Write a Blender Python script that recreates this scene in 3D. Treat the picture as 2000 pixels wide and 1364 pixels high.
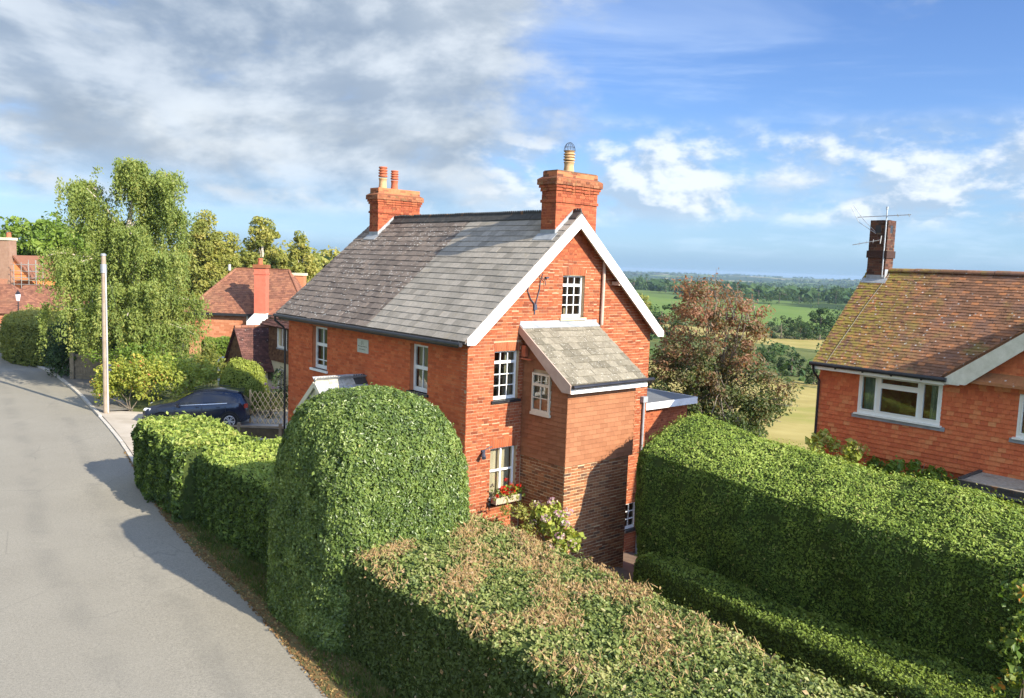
import bpy, math, random
import numpy as np
from mathutils import Vector, Matrix

for _o in list(bpy.data.objects):
    bpy.data.objects.remove(_o)
SC = bpy.context.scene
COL = SC.collection
rng = np.random.default_rng(11)
random.seed(11)
R_ = math.radians

# ------------------------------------------------------------------ camera
F_PX, PITCH, ROLL, CAM_H = 1600.0, R_(5.888), R_(2.088), 6.9
_fw = np.array([0, math.cos(PITCH), -math.sin(PITCH)])
_rt0 = np.array([1.0, 0, 0]); _up0 = np.cross(_rt0, _fw)
_rt = _rt0 * math.cos(ROLL) + _up0 * math.sin(ROLL)
_up = -_rt0 * math.sin(ROLL) + _up0 * math.cos(ROLL)
CAM = np.array([0, 0, CAM_H])
cd = bpy.data.cameras.new('camera'); cam = bpy.data.objects.new('camera', cd); COL.objects.link(cam)
cd.sensor_width = 36.0; cd.lens = F_PX / 2000 * 36; cd.clip_start = 0.1; cd.clip_end = 20000
M = Matrix.Identity(4)
for i in range(3):
    M[i][0], M[i][1], M[i][2], M[i][3] = _rt[i], _up[i], -_fw[i], CAM[i]
cam.matrix_world = M
SC.camera = cam

# ------------------------------------------------------------------ sun and sky
# U runs along the cottage front (away from the camera), V along its gable end
TH = R_(41.166)
V = np.array([math.cos(TH), math.sin(TH), 0.0]); U = np.array([-math.sin(TH), math.cos(TH), 0.0])
Z = np.array([0, 0, 1.0])
O = np.array([-1.047, 19.350, 0.0])
SUN_EL = R_(29)
_sh = -0.985 * U + 0.172 * V; _sh /= np.linalg.norm(_sh)
SUN = _sh * math.cos(SUN_EL) + Z * math.sin(SUN_EL)
sd = bpy.data.lights.new('sun', 'SUN'); so = bpy.data.objects.new('sun', sd); COL.objects.link(so)
sd.energy = 5.0; sd.angle = R_(0.53); sd.color = (1.0, 0.91, 0.74)
so.rotation_euler = Vector(SUN).to_track_quat('Z', 'Y').to_euler()
so.location = (0, 0, 60)

W = bpy.data.worlds.new('World'); SC.world = W; W.use_nodes = True
wt = W.node_tree; wt.nodes.clear()
def wn(t, **k):
    n = wt.nodes.new(t)
    for a, b in k.items(): setattr(n, a, b)
    return n
def wl(a, b): wt.links.new(a, b)
def wmath(op, a, b=None, c=None, clamp=False):
    n = wn('ShaderNodeMath', operation=op); n.use_clamp = clamp
    for i, x in enumerate((a, b, c)):
        if x is None: continue
        if isinstance(x, (int, float)): n.inputs[i].default_value = x
        else: wl(x, n.inputs[i])
    return n.outputs[0]
def wstep(x, lo, hi):
    n = wn('ShaderNodeMapRange', interpolation_type='SMOOTHSTEP')
    wl(x, n.inputs[0])
    for i, v_ in ((1, lo), (2, hi)):
        if isinstance(v_, (int, float)): n.inputs[i].default_value = v_
        else: wl(v_, n.inputs[i])
    return n.outputs[0]
def wmix(f, a, b):
    n = wn('ShaderNodeMix', data_type='RGBA')
    if isinstance(f, (int, float)): n.inputs[0].default_value = f
    else: wl(f, n.inputs[0])
    for i, x in ((6, a), (7, b)):
        if isinstance(x, tuple): n.inputs[i].default_value = (*x, 1)
        else: wl(x, n.inputs[i])
    return n.outputs[2]
def wnoise(vec, scale, detail, rough=0.55, dist=0.0):
    n = wn('ShaderNodeTexNoise'); n.inputs['Scale'].default_value = scale
    n.inputs['Detail'].default_value = detail; n.inputs['Roughness'].default_value = rough
    n.inputs['Distortion'].default_value = dist
    wl(vec, n.inputs['Vector']); return n.outputs['Fac']
def wvec(x, y, z):
    n = wn('ShaderNodeCombineXYZ')
    for i, a in enumerate((x, y, z)):
        if isinstance(a, (int, float)): n.inputs[i].default_value = a
        else: wl(a, n.inputs[i])
    return n.outputs[0]
sky = wn('ShaderNodeTexSky', sky_type='NISHITA'); sky.sun_disc = False
sky.sun_elevation = SUN_EL; sky.sun_rotation = math.atan2(SUN[0], SUN[1])
sky.air_density = 1.0; sky.dust_density = 0.25; sky.ozone_density = 2.4; sky.altitude = 60
SKY_K = 0.069
skm = wn('ShaderNodeMix', data_type='RGBA', blend_type='MULTIPLY'); skm.inputs[0].default_value = 1
wl(sky.outputs[0], skm.inputs[6]); skm.inputs[7].default_value = (0.80 * SKY_K, 0.98 * SKY_K, 1.34 * SKY_K, 1)
tc = wn('ShaderNodeTexCoord'); sp = wn('ShaderNodeSeparateXYZ'); wl(tc.outputs['Generated'], sp.inputs[0])
dx, dy, dz = sp.outputs
den = wmath('ADD', wmath('MAXIMUM', dz, 0.0), 0.07)
px_, py_ = wmath('DIVIDE', dx, den), wmath('DIVIDE', dy, den)
plane = wvec(px_, py_, 0.0)
az = wmath('ARCTAN2', dx, dy)                       # 0 = the way the camera looks, + to the right
# a broad broken cloud mass that thins out to the right
def cloud_uv(sx, sz, seed, ox=0.0, oz=0.0): return wvec(wmath('ADD', wmath('MULTIPLY', az, sx), ox), wmath('ADD', wmath('MULTIPLY', dz, sz), oz), seed)
n_big = wnoise(cloud_uv(1.0, 2.0, 3.7), 3.0, 9, 0.56, 0.2)
n_lit = wnoise(cloud_uv(1.0, 2.0, 3.7, 0.020, 0.050), 3.0, 9, 0.56, 0.2)
thr = wstep(wmath('ADD', az, wmath('MULTIPLY', dz, -0.45)), -0.30, 0.16)
thr = wmath('MULTIPLY_ADD', thr, 0.27, 0.30)
back = wstep(dy, 0.1, -0.5)                        # extra broken cover added behind the camera, out of view, for fill light
thr = wmath('MULTIPLY_ADD', back, -0.14, thr)
m_sheet = wstep(n_big, thr, wmath('ADD', thr, 0.19))
m_sheet = wmath('MULTIPLY', m_sheet, wstep(dz, 0.02, 0.12))
emb = wstep(wmath('SUBTRACT', n_big, n_lit), -0.075, 0.105)
n_tone = wnoise(cloud_uv(1.0, 2.3, 9.1), 2.2, 4, 0.5, 0.3)
tone = wmath('MULTIPLY_ADD', emb, 0.62, wmath('MULTIPLY', wstep(n_tone, 0.36, 0.68), 0.40))
c_sheet = wmix(tone, (0.150, 0.195, 0.255), (0.44, 0.475, 0.505))
# thin high streaks
n_st = wnoise(wvec(wmath('MULTIPLY', px_, 0.5), wmath('MULTIPLY', py_, 1.1), 1.3), 1.1, 6, 0.6, 0.5)
m_st = wmath('MULTIPLY', wstep(n_st, 0.50, 0.80), 0.28)
# low fair-weather cumulus in a band above the horizon
band = wmath('MULTIPLY', wstep(dz, 0.045, 0.075), wmath('SUBTRACT', 1.0, wstep(dz, 0.14, 0.185)))
n_cu = wnoise(cloud_uv(1.0, 1.8, 0.83), 8.5, 9, 0.55, 0.12)
n_cul = wnoise(cloud_uv(1.0, 1.8, 0.83, 0.010, 0.022), 8.5, 9, 0.55, 0.12)
m_cu = wmath('MULTIPLY', wstep(n_cu, 0.385, 0.565), band)
c_cu = wmix(wstep(wmath('SUBTRACT', n_cu, n_cul), -0.05, 0.085), (0.25, 0.32, 0.41), (0.52, 0.545, 0.565))
low = wmath('MULTIPLY', wstep(wnoise(wvec(az, wmath('MULTIPLY', dz, 5.0), 5.2), 7.0, 5), 0.48, 0.66),
            wmath('SUBTRACT', 1.0, wstep(dz, 0.05, 0.10)))
c1 = wmix(m_st, skm.outputs[2], (0.50, 0.58, 0.68))
c1 = wmix(wmath('MULTIPLY', wmath('SUBTRACT', 1.0, wstep(dz, 0.0, 0.18)), 0.65), c1, (0.185, 0.310, 0.455))
c1 = wmix(wmath('MULTIPLY', low, 0.22), c1, (0.44, 0.53, 0.64))
c1 = wmix(wmath('MULTIPLY', m_cu, 0.82), c1, c_cu)
c1 = wmix(wmath('MULTIPLY', m_sheet, 0.93), c1, c_sheet)
# unseen clouds and air towards the sun, behind the camera, brightened to fill the shade
sdot = wn('ShaderNodeVectorMath', operation='DOT_PRODUCT'); wl(tc.outputs['Generated'], sdot.inputs[0]); sdot.inputs[1].default_value = tuple(SUN)
glow = wmath('MULTIPLY_ADD', wmath('POWER', wmath('MAXIMUM', sdot.outputs['Value'], 0.0), 1.5), 2.4, 1.0)
gm = wn('ShaderNodeVectorMath', operation='SCALE'); wl(c1, gm.inputs[0]); wl(glow, gm.inputs['Scale']); c1 = gm.outputs[0]
c1 = wmix(wmath('SUBTRACT', 1.0, wstep(dz, 0.004, 0.035)), c1, (0.19, 0.29, 0.40))
bg = wn('ShaderNodeBackground'); wl(c1, bg.inputs[0]); bg.inputs[1].default_value = 1.0
wo = wn('ShaderNodeOutputWorld'); wl(bg.outputs[0], wo.inputs[0])

SC.view_settings.view_transform = 'Standard'; SC.view_settings.look = 'None'
SC.view_settings.exposure = 1.02; SC.view_settings.gamma = 1.0; SC.view_settings.use_curve_mapping = False
SC.cycles.use_denoising = True
SC.cycles.max_bounces = 6; SC.cycles.diffuse_bounces = 3; SC.cycles.glossy_bounces = 3
SC.cycles.transmission_bounces = 4; SC.cycles.transparent_max_bounces = 8; SC.cycles.volume_bounces = 0
SC.cycles.caustics_reflective = False; SC.cycles.caustics_refractive = False

# ------------------------------------------------------------------ helpers
def at(x, y, Y):
    """the world point at forward distance Y that the photograph shows at pixel x, y"""
    d = _fw + _rt * (x - 1000) / F_PX - _up * (y - 682) / F_PX
    return CAM + d * (Y / d[1])
def wu(w, u, z=0.0):
    """world point from distances along the cottage's gable (w) and front (u)"""
    return O + V * w + U * u + Z * z
KN_W = [-400, -1.0, 2, 3.5, 6.5, 10, 20, 38, 80, 174, 264, 445, 900, 1400, 2700, 4500, 6500]
KN_Z = [0, 0, -.40, -.80, -1.5, -2.0, -2.8, -4, -6.2, -10.2, -12.4, -12.8, -17, -26, -31, -12, -60]
def gz(w): return np.interp(w, KN_W, KN_Z)
def gxy(x, y):
    p = np.array([x, y, 0.0]) - O
    return float(gz(p @ V))

def raw_mesh(name, verts, quads=None, tris=None, attr=None, smooth=False):
    verts = np.asarray(verts, np.float32).reshape(-1, 3)
    me = bpy.data.meshes.new(name)
    me.vertices.add(len(verts)); me.vertices.foreach_set('co', verts.ravel())
    nq = 0 if quads is None else len(quads); nt = 0 if tris is None else len(tris)
    idx = []; starts = []; tot = []
    if nq: idx.append(np.asarray(quads, np.int32).ravel()); tot.append(np.full(nq, 4, np.int32))
    if nt: idx.append(np.asarray(tris, np.int32).ravel()); tot.append(np.full(nt, 3, np.int32))
    idx = np.concatenate(idx); tot = np.concatenate(tot)
    st = np.zeros(len(tot), np.int32); st[1:] = np.cumsum(tot)[:-1]
    me.loops.add(len(idx)); me.loops.foreach_set('vertex_index', idx)
    me.polygons.add(len(tot)); me.polygons.foreach_set('loop_start', st)
    me.polygons.foreach_set('use_smooth', np.full(len(tot), bool(smooth)))
    me.update(calc_edges=True)
    if attr is not None:
        for k, a in attr.items():
            at_ = me.attributes.new(k, 'FLOAT', 'FACE'); at_.data.foreach_set('value', np.asarray(a, np.float32))
    me.validate()
    return me
def link(name, me, mat=None, parent=None, loc=None, kind=None, label=None, cat=None, group=None):
    o = bpy.data.objects.new(name, me); COL.objects.link(o)
    if mat is not None and me is not None and len(me.materials) == 0: me.materials.append(mat)
    if parent is not None: o.parent = parent
    if loc is not None: o.location = loc
    tag(o, label, cat, group, kind)
    return o
def tag(o, label=None, cat=None, group=None, kind=None):
    if label: o['label'] = label
    if cat: o['category'] = cat
    if group: o['group'] = group
    if kind: o['kind'] = kind
    return o
def empty(name, loc=(0, 0, 0), rz=0.0, label=None, cat=None, group=None):
    o = bpy.data.objects.new(name, None); COL.objects.link(o)
    o.location = tuple(loc); o.rotation_euler = (0, 0, rz); o.empty_display_size = 0.2
    return tag(o, label, cat, group)

class MB:
    def __init__(s): s.v = []; s.f = []
    def add(s, vs, fs):
        b = len(s.v); s.v += [tuple(float(c) for c in p) for p in vs]; s.f += [tuple(i + b for i in f) for f in fs]; return s
    def box(s, x0, x1, y0, y1, z0, z1):
        if x0 > x1: x0, x1 = x1, x0
        if y0 > y1: y0, y1 = y1, y0
        if z0 > z1: z0, z1 = z1, z0
        return s.add([(x0, y0, z0), (x1, y0, z0), (x1, y1, z0), (x0, y1, z0), (x0, y0, z1), (x1, y0, z1), (x1, y1, z1), (x0, y1, z1)],
                     [(0, 3, 2, 1), (4, 5, 6, 7), (0, 1, 5, 4), (1, 2, 6, 5), (2, 3, 7, 6), (3, 0, 4, 7)])
    def obox(s, c, a, b, n):
        c, a, b, n = (np.asarray(q, float) for q in (c, a, b, n))
        vs = [c - a - b - n, c + a - b - n, c + a + b - n, c - a + b - n, c - a - b + n, c + a - b + n, c + a + b + n, c - a + b + n]
        return s.add(vs, [(0, 3, 2, 1), (4, 5, 6, 7), (0, 1, 5, 4), (1, 2, 6, 5), (2, 3, 7, 6), (3, 0, 4, 7)])
    def bar(s, p, q, w, t, up=(0, 0, 1)):
        p, q = np.asarray(p, float), np.asarray(q, float); d = q - p; L = np.linalg.norm(d); d = d / L
        b = np.cross(d, up); nb = np.linalg.norm(b)
        b = np.cross(d, (1, 0, 0)) if nb < 1e-4 else b / nb
        n = np.cross(b, d)
        return s.obox((p + q) / 2, d * L / 2, b * w / 2, n * t / 2)
    def prism(s, pts, ext):
        pts = [np.asarray(p, float) for p in pts]; e = np.asarray(ext, float); n = len(pts)
        fs = [tuple(range(n))[::-1], tuple(range(n, 2 * n))] + [(i, (i + 1) % n, n + (i + 1) % n, n + i) for i in range(n)]
        return s.add(pts + [p + e for p in pts], fs)
    def tube(s, pts, r, n=8, cap=True):
        pts = [np.asarray(p, float) for p in pts]
        if np.isscalar(r): r = [r] * len(pts)
        vs = []; fs = []; ref = None
        for i, p in enumerate(pts):
            d = pts[min(i + 1, len(pts) - 1)] - pts[max(i - 1, 0)]; d = d / (np.linalg.norm(d) + 1e-9)
            if ref is None:
                ref = np.cross(d, (0, 0, 1)) if abs(d[2]) < .9 else np.cross(d, (1, 0, 0))
            a = ref - d * (ref @ d); a /= np.linalg.norm(a) + 1e-9; b = np.cross(d, a); ref = a
            for k in range(n):
                t = 2 * math.pi * k / n; vs.append(p + (a * math.cos(t) + b * math.sin(t)) * r[i])
        for i in range(len(pts) - 1):
            for k in range(n):
                k2 = (k + 1) % n; fs.append((i * n + k, i * n + k2, (i + 1) * n + k2, (i + 1) * n + k))
        if cap: fs += [tuple(range(n))[::-1], tuple(range((len(pts) - 1) * n, len(pts) * n))]
        return s.add(vs, fs)
    def lathe(s, prof, c=(0, 0, 0), n=16):
        vs = []; fs = []
        for r, z in prof:
            for k in range(n):
                t = 2 * math.pi * k / n; vs.append((c[0] + r * math.cos(t), c[1] + r * math.sin(t), c[2] + z))
        for i in range(len(prof) - 1):
            for k in range(n):
                k2 = (k + 1) % n; fs.append((i * n + k, i * n + k2, (i + 1) * n + k2, (i + 1) * n + k))
        fs.append(tuple(range((len(prof) - 1) * n, len(prof) * n))); fs.append(tuple(range(n))[::-1])
        return s.add(vs, fs)
    def build(s, name, mat, parent=None, loc=None, smooth=False, **k):
        me = bpy.data.meshes.new(name); me.from_pydata(s.v, [], s.f)
        if smooth:
            me.polygons.foreach_set('use_smooth', np.ones(len(me.polygons), bool))
            if hasattr(me, 'set_sharp_from_angle'): me.set_sharp_from_angle(angle=R_(35))
        me.update()
        return link(name, me, mat, parent, loc, **k)

def bump3(P, scale, seed):
    """cheap smooth noise, about -1..1"""
    r = np.random.default_rng(seed); s = np.zeros(len(P))
    for k in range(7):
        d = r.normal(size=3); d /= np.linalg.norm(d)
        s += np.sin((P @ d) * (2 * math.pi / scale) * r.uniform(.6, 1.7) + r.uniform(0, 6.28))
    return s / 4.0

# ------------------------------------------------------------------ materials
def new_mat(name):
    m = bpy.data.materials.new(name); m.use_nodes = True; nt = m.node_tree; nt.nodes.clear()
    out = nt.nodes.new('ShaderNodeOutputMaterial'); b = nt.nodes.new('ShaderNodeBsdfPrincipled')
    nt.links.new(b.outputs[0], out.inputs[0])
    return m, nt, b, out
def N(nt, t, **k):
    n = nt.nodes.new(t)
    for a, v_ in k.items(): setattr(n, a, v_)
    return n
def noise(nt, scale, detail=4, rough=.6, space='pos', stretch=None, dist=0.0):
    if space == 'pos': src = N(nt, 'ShaderNodeNewGeometry').outputs['Position']
    else: src = N(nt, 'ShaderNodeTexCoord').outputs['Object']
    if stretch:
        mp = N(nt, 'ShaderNodeMapping'); mp.inputs['Scale'].default_value = stretch
        nt.links.new(src, mp.inputs[0]); src = mp.outputs[0]
    n = N(nt, 'ShaderNodeTexNoise'); n.inputs['Scale'].default_value = scale; n.inputs['Detail'].default_value = detail
    n.inputs['Roughness'].default_value = rough; n.inputs['Distortion'].default_value = dist
    nt.links.new(src, n.inputs['Vector']); return n.outputs['Fac']
def ramp(nt, fac, stops, interp='LINEAR'):
    n = N(nt, 'ShaderNodeValToRGB'); cr = n.color_ramp; cr.interpolation = interp
    while len(cr.elements) < len(stops): cr.elements.new(0.5)
    for e, (p, c) in zip(cr.elements, stops): e.position = p; e.color = (*c, 1) if len(c) == 3 else c
    nt.links.new(fac, n.inputs[0]); return n.outputs[0]
def mixc(nt, f, a, b, blend='MIX'):
    n = N(nt, 'ShaderNodeMix', data_type='RGBA', blend_type=blend)
    if isinstance(f, (int, float)): n.inputs[0].default_value = f
    else: nt.links.new(f, n.inputs[0])
    for i, x in ((6, a), (7, b)):
        if isinstance(x, tuple): n.inputs[i].default_value = (*x, 1)
        else: nt.links.new(x, n.inputs[i])
    return n.outputs[2]
def mathn(nt, op, a, b):
    n = N(nt, 'ShaderNodeMath', operation=op)
    for i, x in enumerate((a, b)):
        if isinstance(x, (int, float)): n.inputs[i].default_value = x
        else: nt.links.new(x, n.inputs[i])
    return n.outputs[0]
def sstep(nt, x, lo, hi):
    n = N(nt, 'ShaderNodeMapRange', interpolation_type='SMOOTHSTEP'); nt.links.new(x, n.inputs[0])
    n.inputs[1].default_value = lo; n.inputs[2].default_value = hi; return n.outputs[0]
def bump(nt, b, h, strength, dist=0.01):
    n = N(nt, 'ShaderNodeBump'); n.inputs['Strength'].default_value = strength; n.inputs['Distance'].default_value = dist
    nt.links.new(h, n.inputs['Height']); nt.links.new(n.outputs[0], b.inputs['Normal'])
def surf(name, c1, c2, scale=3.0, rough=.8, spec=.25, bump_s=0.0, bump_scale=40.0, lo=.3, hi=.7, metal=0.0, space='pos', extra=None, detail=5):
    m, nt, b, out = new_mat(name)
    col = ramp(nt, noise(nt, scale, detail, .6, space), [(lo, c1), (hi, c2)])
    if extra: col = extra(nt, col)
    nt.links.new(col, b.inputs['Base Color'])
    b.inputs['Roughness'].default_value = rough; b.inputs['Specular IOR Level'].default_value = spec; b.inputs['Metallic'].default_value = metal
    if bump_s: bump(nt, b, noise(nt, bump_scale, 4, .6, space), bump_s)
    return m
def pieces(name, stops, rough=.85, spec=.2, grain=.25, grain_scale=30.0, weather=None, bump_s=.25, bump_scale=60.0):
    """one colour per piece (per island and per object), plus grain and optional weathering"""
    m, nt, b, out = new_mat(name)
    r1 = N(nt, 'ShaderNodeNewGeometry').outputs['Random Per Island']; r2 = N(nt, 'ShaderNodeObjectInfo').outputs['Random']
    f = mathn(nt, 'FRACT', mathn(nt, 'ADD', r1, r2), 0.0)
    col = ramp(nt, f, stops)
    g = noise(nt, grain_scale, 4, .65)
    gcol = ramp(nt, g, [(.25, (1 - grain,) * 3), (.75, (1 + grain * .6,) * 3)])
    col = mixc(nt, 1.0, col, gcol, 'MULTIPLY')
    if weather: col = weather(nt, col)
    nt.links.new(col, b.inputs['Base Color']); b.inputs['Roughness'].default_value = rough
    b.inputs['Specular IOR Level'].default_value = spec
    if bump_s: bump(nt, b, noise(nt, bump_scale, 3, .6), bump_s, .006)
    return m
def leafmat(name, stops, rough=.5, spec=.35, trans=.3, tcol=(1.3, 1.2, .6)):
    trans = min(.45, trans + .12)
    m, nt, b, out = new_mat(name)
    a = N(nt, 'ShaderNodeAttribute', attribute_name='tone')
    col = ramp(nt, a.outputs['Fac'], stops)
    nt.links.new(col, b.inputs['Base Color']); b.inputs['Roughness'].default_value = rough; b.inputs['Specular IOR Level'].default_value = spec
    tr = N(nt, 'ShaderNodeBsdfTranslucent'); nt.links.new(mixc(nt, 1.0, col, tcol, 'MULTIPLY'), tr.inputs[0])
    mx = N(nt, 'ShaderNodeMixShader'); mx.inputs[0].default_value = trans
    nt.links.new(b.outputs[0], mx.inputs[1]); nt.links.new(tr.outputs[0], mx.inputs[2]); nt.links.new(mx.outputs[0], out.inputs[0])
    return m
def lichen(scale, lo, hi, color, amt=1.0):
    def f(nt, col):
        v_ = N(nt, 'ShaderNodeTexVoronoi'); v_.inputs['Scale'].default_value = scale
        g = N(nt, 'ShaderNodeNewGeometry').outputs['Position']; nt.links.new(g, v_.inputs['Vector'])
        n2 = noise(nt, .9, 3, .6)
        spot = mathn(nt, 'MULTIPLY', sstep(nt, v_.outputs['Distance'], hi, lo), sstep(nt, n2, .38, .56))
        n3 = N(nt, 'ShaderNodeTexWhiteNoise'); nt.links.new(v_.outputs['Position'], n3.inputs['Vector'])
        spot = mathn(nt, 'MULTIPLY', spot, sstep(nt, n3.outputs[0], .35, .5))
        return mixc(nt, mathn(nt, 'MULTIPLY', spot, amt), col, color)
    return f
def chain(*fs):
    def f(nt, col):
        for g in fs: col = g(nt, col)
        return col
    return f
def blotch(scale, lo, hi, color, amt=1.0, stretch=None, detail=5):
    def f(nt, col):
        return mixc(nt, mathn(nt, 'MULTIPLY', sstep(nt, noise(nt, scale, detail, .65, 'pos', stretch), lo, hi), amt), col, color)
    return f
def xband(axis, a, b_, color, amt, scale=2.0):
    """weathering that starts along one side of a roof: object-space ramp broken up by noise"""
    def f(nt, col):
        p = N(nt, 'ShaderNodeSeparateXYZ'); nt.links.new(N(nt, 'ShaderNodeNewGeometry').outputs['Position'], p.inputs[0])
        d = N(nt, 'ShaderNodeVectorMath', operation='DOT_PRODUCT'); nt.links.new(N(nt, 'ShaderNodeNewGeometry').outputs['Position'], d.inputs[0])
        d.inputs[1].default_value = tuple(axis)
        s_ = sstep(nt, mathn(nt, 'ADD', d.outputs['Value'], mathn(nt, 'MULTIPLY', noise(nt, scale, 5, .7), 2.6)), a, b_)
        k_ = mathn(nt, 'MULTIPLY', s_, sstep(nt, noise(nt, 7.0, 5, .7), .42, .56))
        return mixc(nt, mathn(nt, 'MULTIPLY', k_, amt), col, color)
    return f

MT = {}
MT['brick'] = pieces('red_brick', [(0, (.18, .046, .021)), (.12, (.275, .071, .030)), (.5, (.335, .092, .038)), (.85, (.39, .122, .052)), (1, (.22, .058, .028))], grain=.22, weather=chain(blotch(.8, .52, .75, (.27, .10, .055), .45), blotch(2.6, .60, .78, (.20, .085, .05), .45, (1, 1, .22))))
MT['brick_front'] = pieces('red_brick_front', [(0, (.44, .092, .034)), (.3, (.55, .120, .042)), (.7, (.60, .140, .048)), (1, (.63, .18, .066))],
                           grain=.2, weather=blotch(1.1, .5, .75, (.36, .085, .04), .5))
MT['brick_stock'] = pieces('stock_brick', [(0, (.15, .062, .032)), (.2, (.23, .088, .040)), (.6, (.30, .120, .052)), (.85, (.38, .17, .075)), (1, (.11, .06, .04))], grain=.3)
MT['brick_chim'] = pieces('chimney_brick', [(0, (.21, .052, .025)), (.5, (.32, .080, .036)), (1, (.38, .115, .05))], grain=.25,
                          weather=blotch(5.0, .58, .72, (.16, .13, .05), .8))
MT['brick_cap'] = pieces('weathered_cap_brick', [(0, (.16, .06, .034)), (.5, (.27, .095, .045)), (1, (.34, .15, .075))], grain=.35,
                         weather=blotch(6.0, .52, .68, (.17, .13, .055), .65))
MT['brick_dark'] = pieces('dark_chimney_brick', [(0, (.05, .028, .022)), (.5, (.10, .045, .03)), (1, (.16, .07, .042))], grain=.3)
MT['mortar'] = surf('lime_mortar', (.39, .26, .155), (.48, .35, .22), 9, .95, .1)
MT['mortar_front'] = surf('red_stained_mortar', (.44, .14, .06), (.52, .19, .09), 5, .95, .1)
MT['mortar_stock'] = surf('sand_mortar', (.50, .37, .22), (.60, .46, .29), 9, .95, .1)
MT['mortar_dark'] = surf('sooty_mortar', (.10, .07, .05), (.17, .13, .09), 9, .95, .1)
MT['white'] = surf('white_paint', (.60, .585, .54), (.80, .785, .75), 2.5, .5, .35, lo=.25, hi=.5, extra=blotch(9, .60, .78, (.42, .40, .34), .35, (1, 1, .25)))
MT['upvc'] = surf('white_plastic', (.72, .72, .66), (.79, .79, .73), 2, .3, .45)
MT['cream'] = surf('cream_paint', (.62, .55, .42), (.70, .63, .50), 4, .6, .3)
MT['pinkpaint'] = surf('faded_pink_cream_paint', (.42, .30, .235), (.52, .39, .31), 4, .6, .3)
MT['mossy_white'] = surf('weathered_white_board', (.55, .53, .42), (.72, .69, .58), 6, .6, .3)
MT['black'] = surf('black_paint', (.012, .012, .014), (.03, .03, .034), 6, .35, .5)
MT['lead'] = surf('lead_flashing', (.22, .235, .25), (.36, .375, .39), 5, .5, .4)
MT['slate_new'] = pieces('blue_grey_slate', [(0, (.25, .222, .185)), (.5, (.315, .280, .235)), (1, (.38, .335, .28))], .8, .12, .22, 14,
                         blotch(3.0, .58, .75, (.28, .23, .15), .55), .3, 25)
MT['slate_old'] = pieces('weathered_brown_slate', [(0, (.135, .105, .086)), (.5, (.185, .146, .119)), (1, (.235, .185, .15))], .7, .3, .25, 14,
                         chain(blotch(2.2, .60, .8, (.22, .16, .08), .5), lichen(10, .16, .32, (.60, .58, .53), .9)), .3, 25)
MT['slate_stone'] = pieces('lichened_stone_slate', [(0, (.15, .132, .095)), (.5, (.205, .18, .13)), (1, (.255, .225, .165))], .85, .2, .3, 12,
                           chain(blotch(9, .58, .70, (.42, .40, .33), .7), lichen(14, .10, .24, (.60, .56, .50), .8)), .4, 25)
MT['slate_porch'] = pieces('pale_slate', [(0, (.28, .29, .30)), (1, (.36, .37, .38))], .55, .4, .15, 12, None, .2, 25)
MT['ridge'] = surf('dark_ridge_tile', (.035, .033, .032), (.075, .07, .062), 8, .7, .3, extra=blotch(3.0, .58, .68, (.30, .13, .04), .7))
MT['ridge_pale'] = surf('pale_ridge_tile', (.30, .28, .22), (.50, .48, .42), 9, .85, .2)
MT['tile_ext'] = pieces('plain_orange_brown_tile', [(0, (.25, .100, .045)), (.5, (.285, .117, .054)), (1, (.32, .135, .064))], .7, .25, .12, 10, None, .15, 30)
MT['tile_wall'] = pieces('hung_clay_tile', [(0, (.50, .115, .044)), (.3, (.56, .138, .052)), (.62, (.60, .158, .059)), (.9, (.62, .19, .072)), (1, (.63, .25, .098))], .75, .25, .2, 16, None, .2, 30)
MT['tile_roof'] = pieces('clay_roof_tile', [(0, (.15, .078, .045)), (.35, (.215, .108, .062)), (.75, (.275, .135, .075)), (1, (.40, .165, .07))], .85, .2, .25, 14,
                         chain(blotch(1.6, .50, .70, (.17, .105, .085), .6), lichen(9, .13, .26, (.60, .57, .52), .85),
                               xband(U, 16.65 - 7.2, 16.65 - 4.2, (.27, .215, .04), .9), blotch(1.1, .50, .66, (.24, .20, .05), .6)), .35, 25)
MT['tile_far'] = pieces('old_clay_tile', [(0, (.17, .075, .05)), (.5, (.24, .105, .065)), (1, (.31, .14, .08))], .85, .2, .25, 10, blotch(.8, .5, .7, (.22, .12, .07), .5), .2, 25)
MT['tile_brown'] = pieces('brown_roof_tile', [(0, (.07, .035, .03)), (.5, (.11, .05, .042)), (1, (.15, .07, .055))], .85, .2, .25, 10, lichen(6, .1, .2, (.45, .42, .38), .6), .2, 25)
MT['tile_hung_brown'] = pieces('brown_hung_tile', [(0, (.10, .052, .033)), (.5, (.15, .078, .045)), (1, (.20, .11, .06))], .85, .2, .2, 10, None, .2, 25)
MT['buff'] = surf('buff_clay_pot', (.42, .25, .12), (.54, .36, .19), 8, .8, .2)
MT['terracotta'] = surf('terracotta_pot', (.36, .10, .05), (.46, .15, .075), 8, .8, .2)
MT['redpaint'] = surf('red_rendered_chimney', (.50, .12, .075), (.56, .15, .095), 4, .8, .2)
MT['orange_brick_far'] = pieces('orange_brick', [(0, (.40, .15, .075)), (.5, (.47, .19, .10)), (1, (.53, .25, .14))], .9, .1, .15, 8, None, .1, 25)
MT['orange_wall'] = surf('orange_hung_gable', (.62, .20, .07), (.70, .25, .09), 2, .8, .2)
MT['stone_sill'] = surf('buff_stone', (.52, .42, .24), (.60, .50, .32), 6, .85, .2)
MT['plaque'] = surf('pale_stone', (.44, .44, .35), (.54, .53, .44), 14, .85, .2)
MT['ink'] = surf('worn_dark_lettering', (.12, .12, .095), (.20, .20, .16), 30, .9, .1)
MT['felt'] = surf('grey_roof_felt', (.135, .14, .142), (.17, .175, .178), 1.5, .75, .3)
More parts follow.
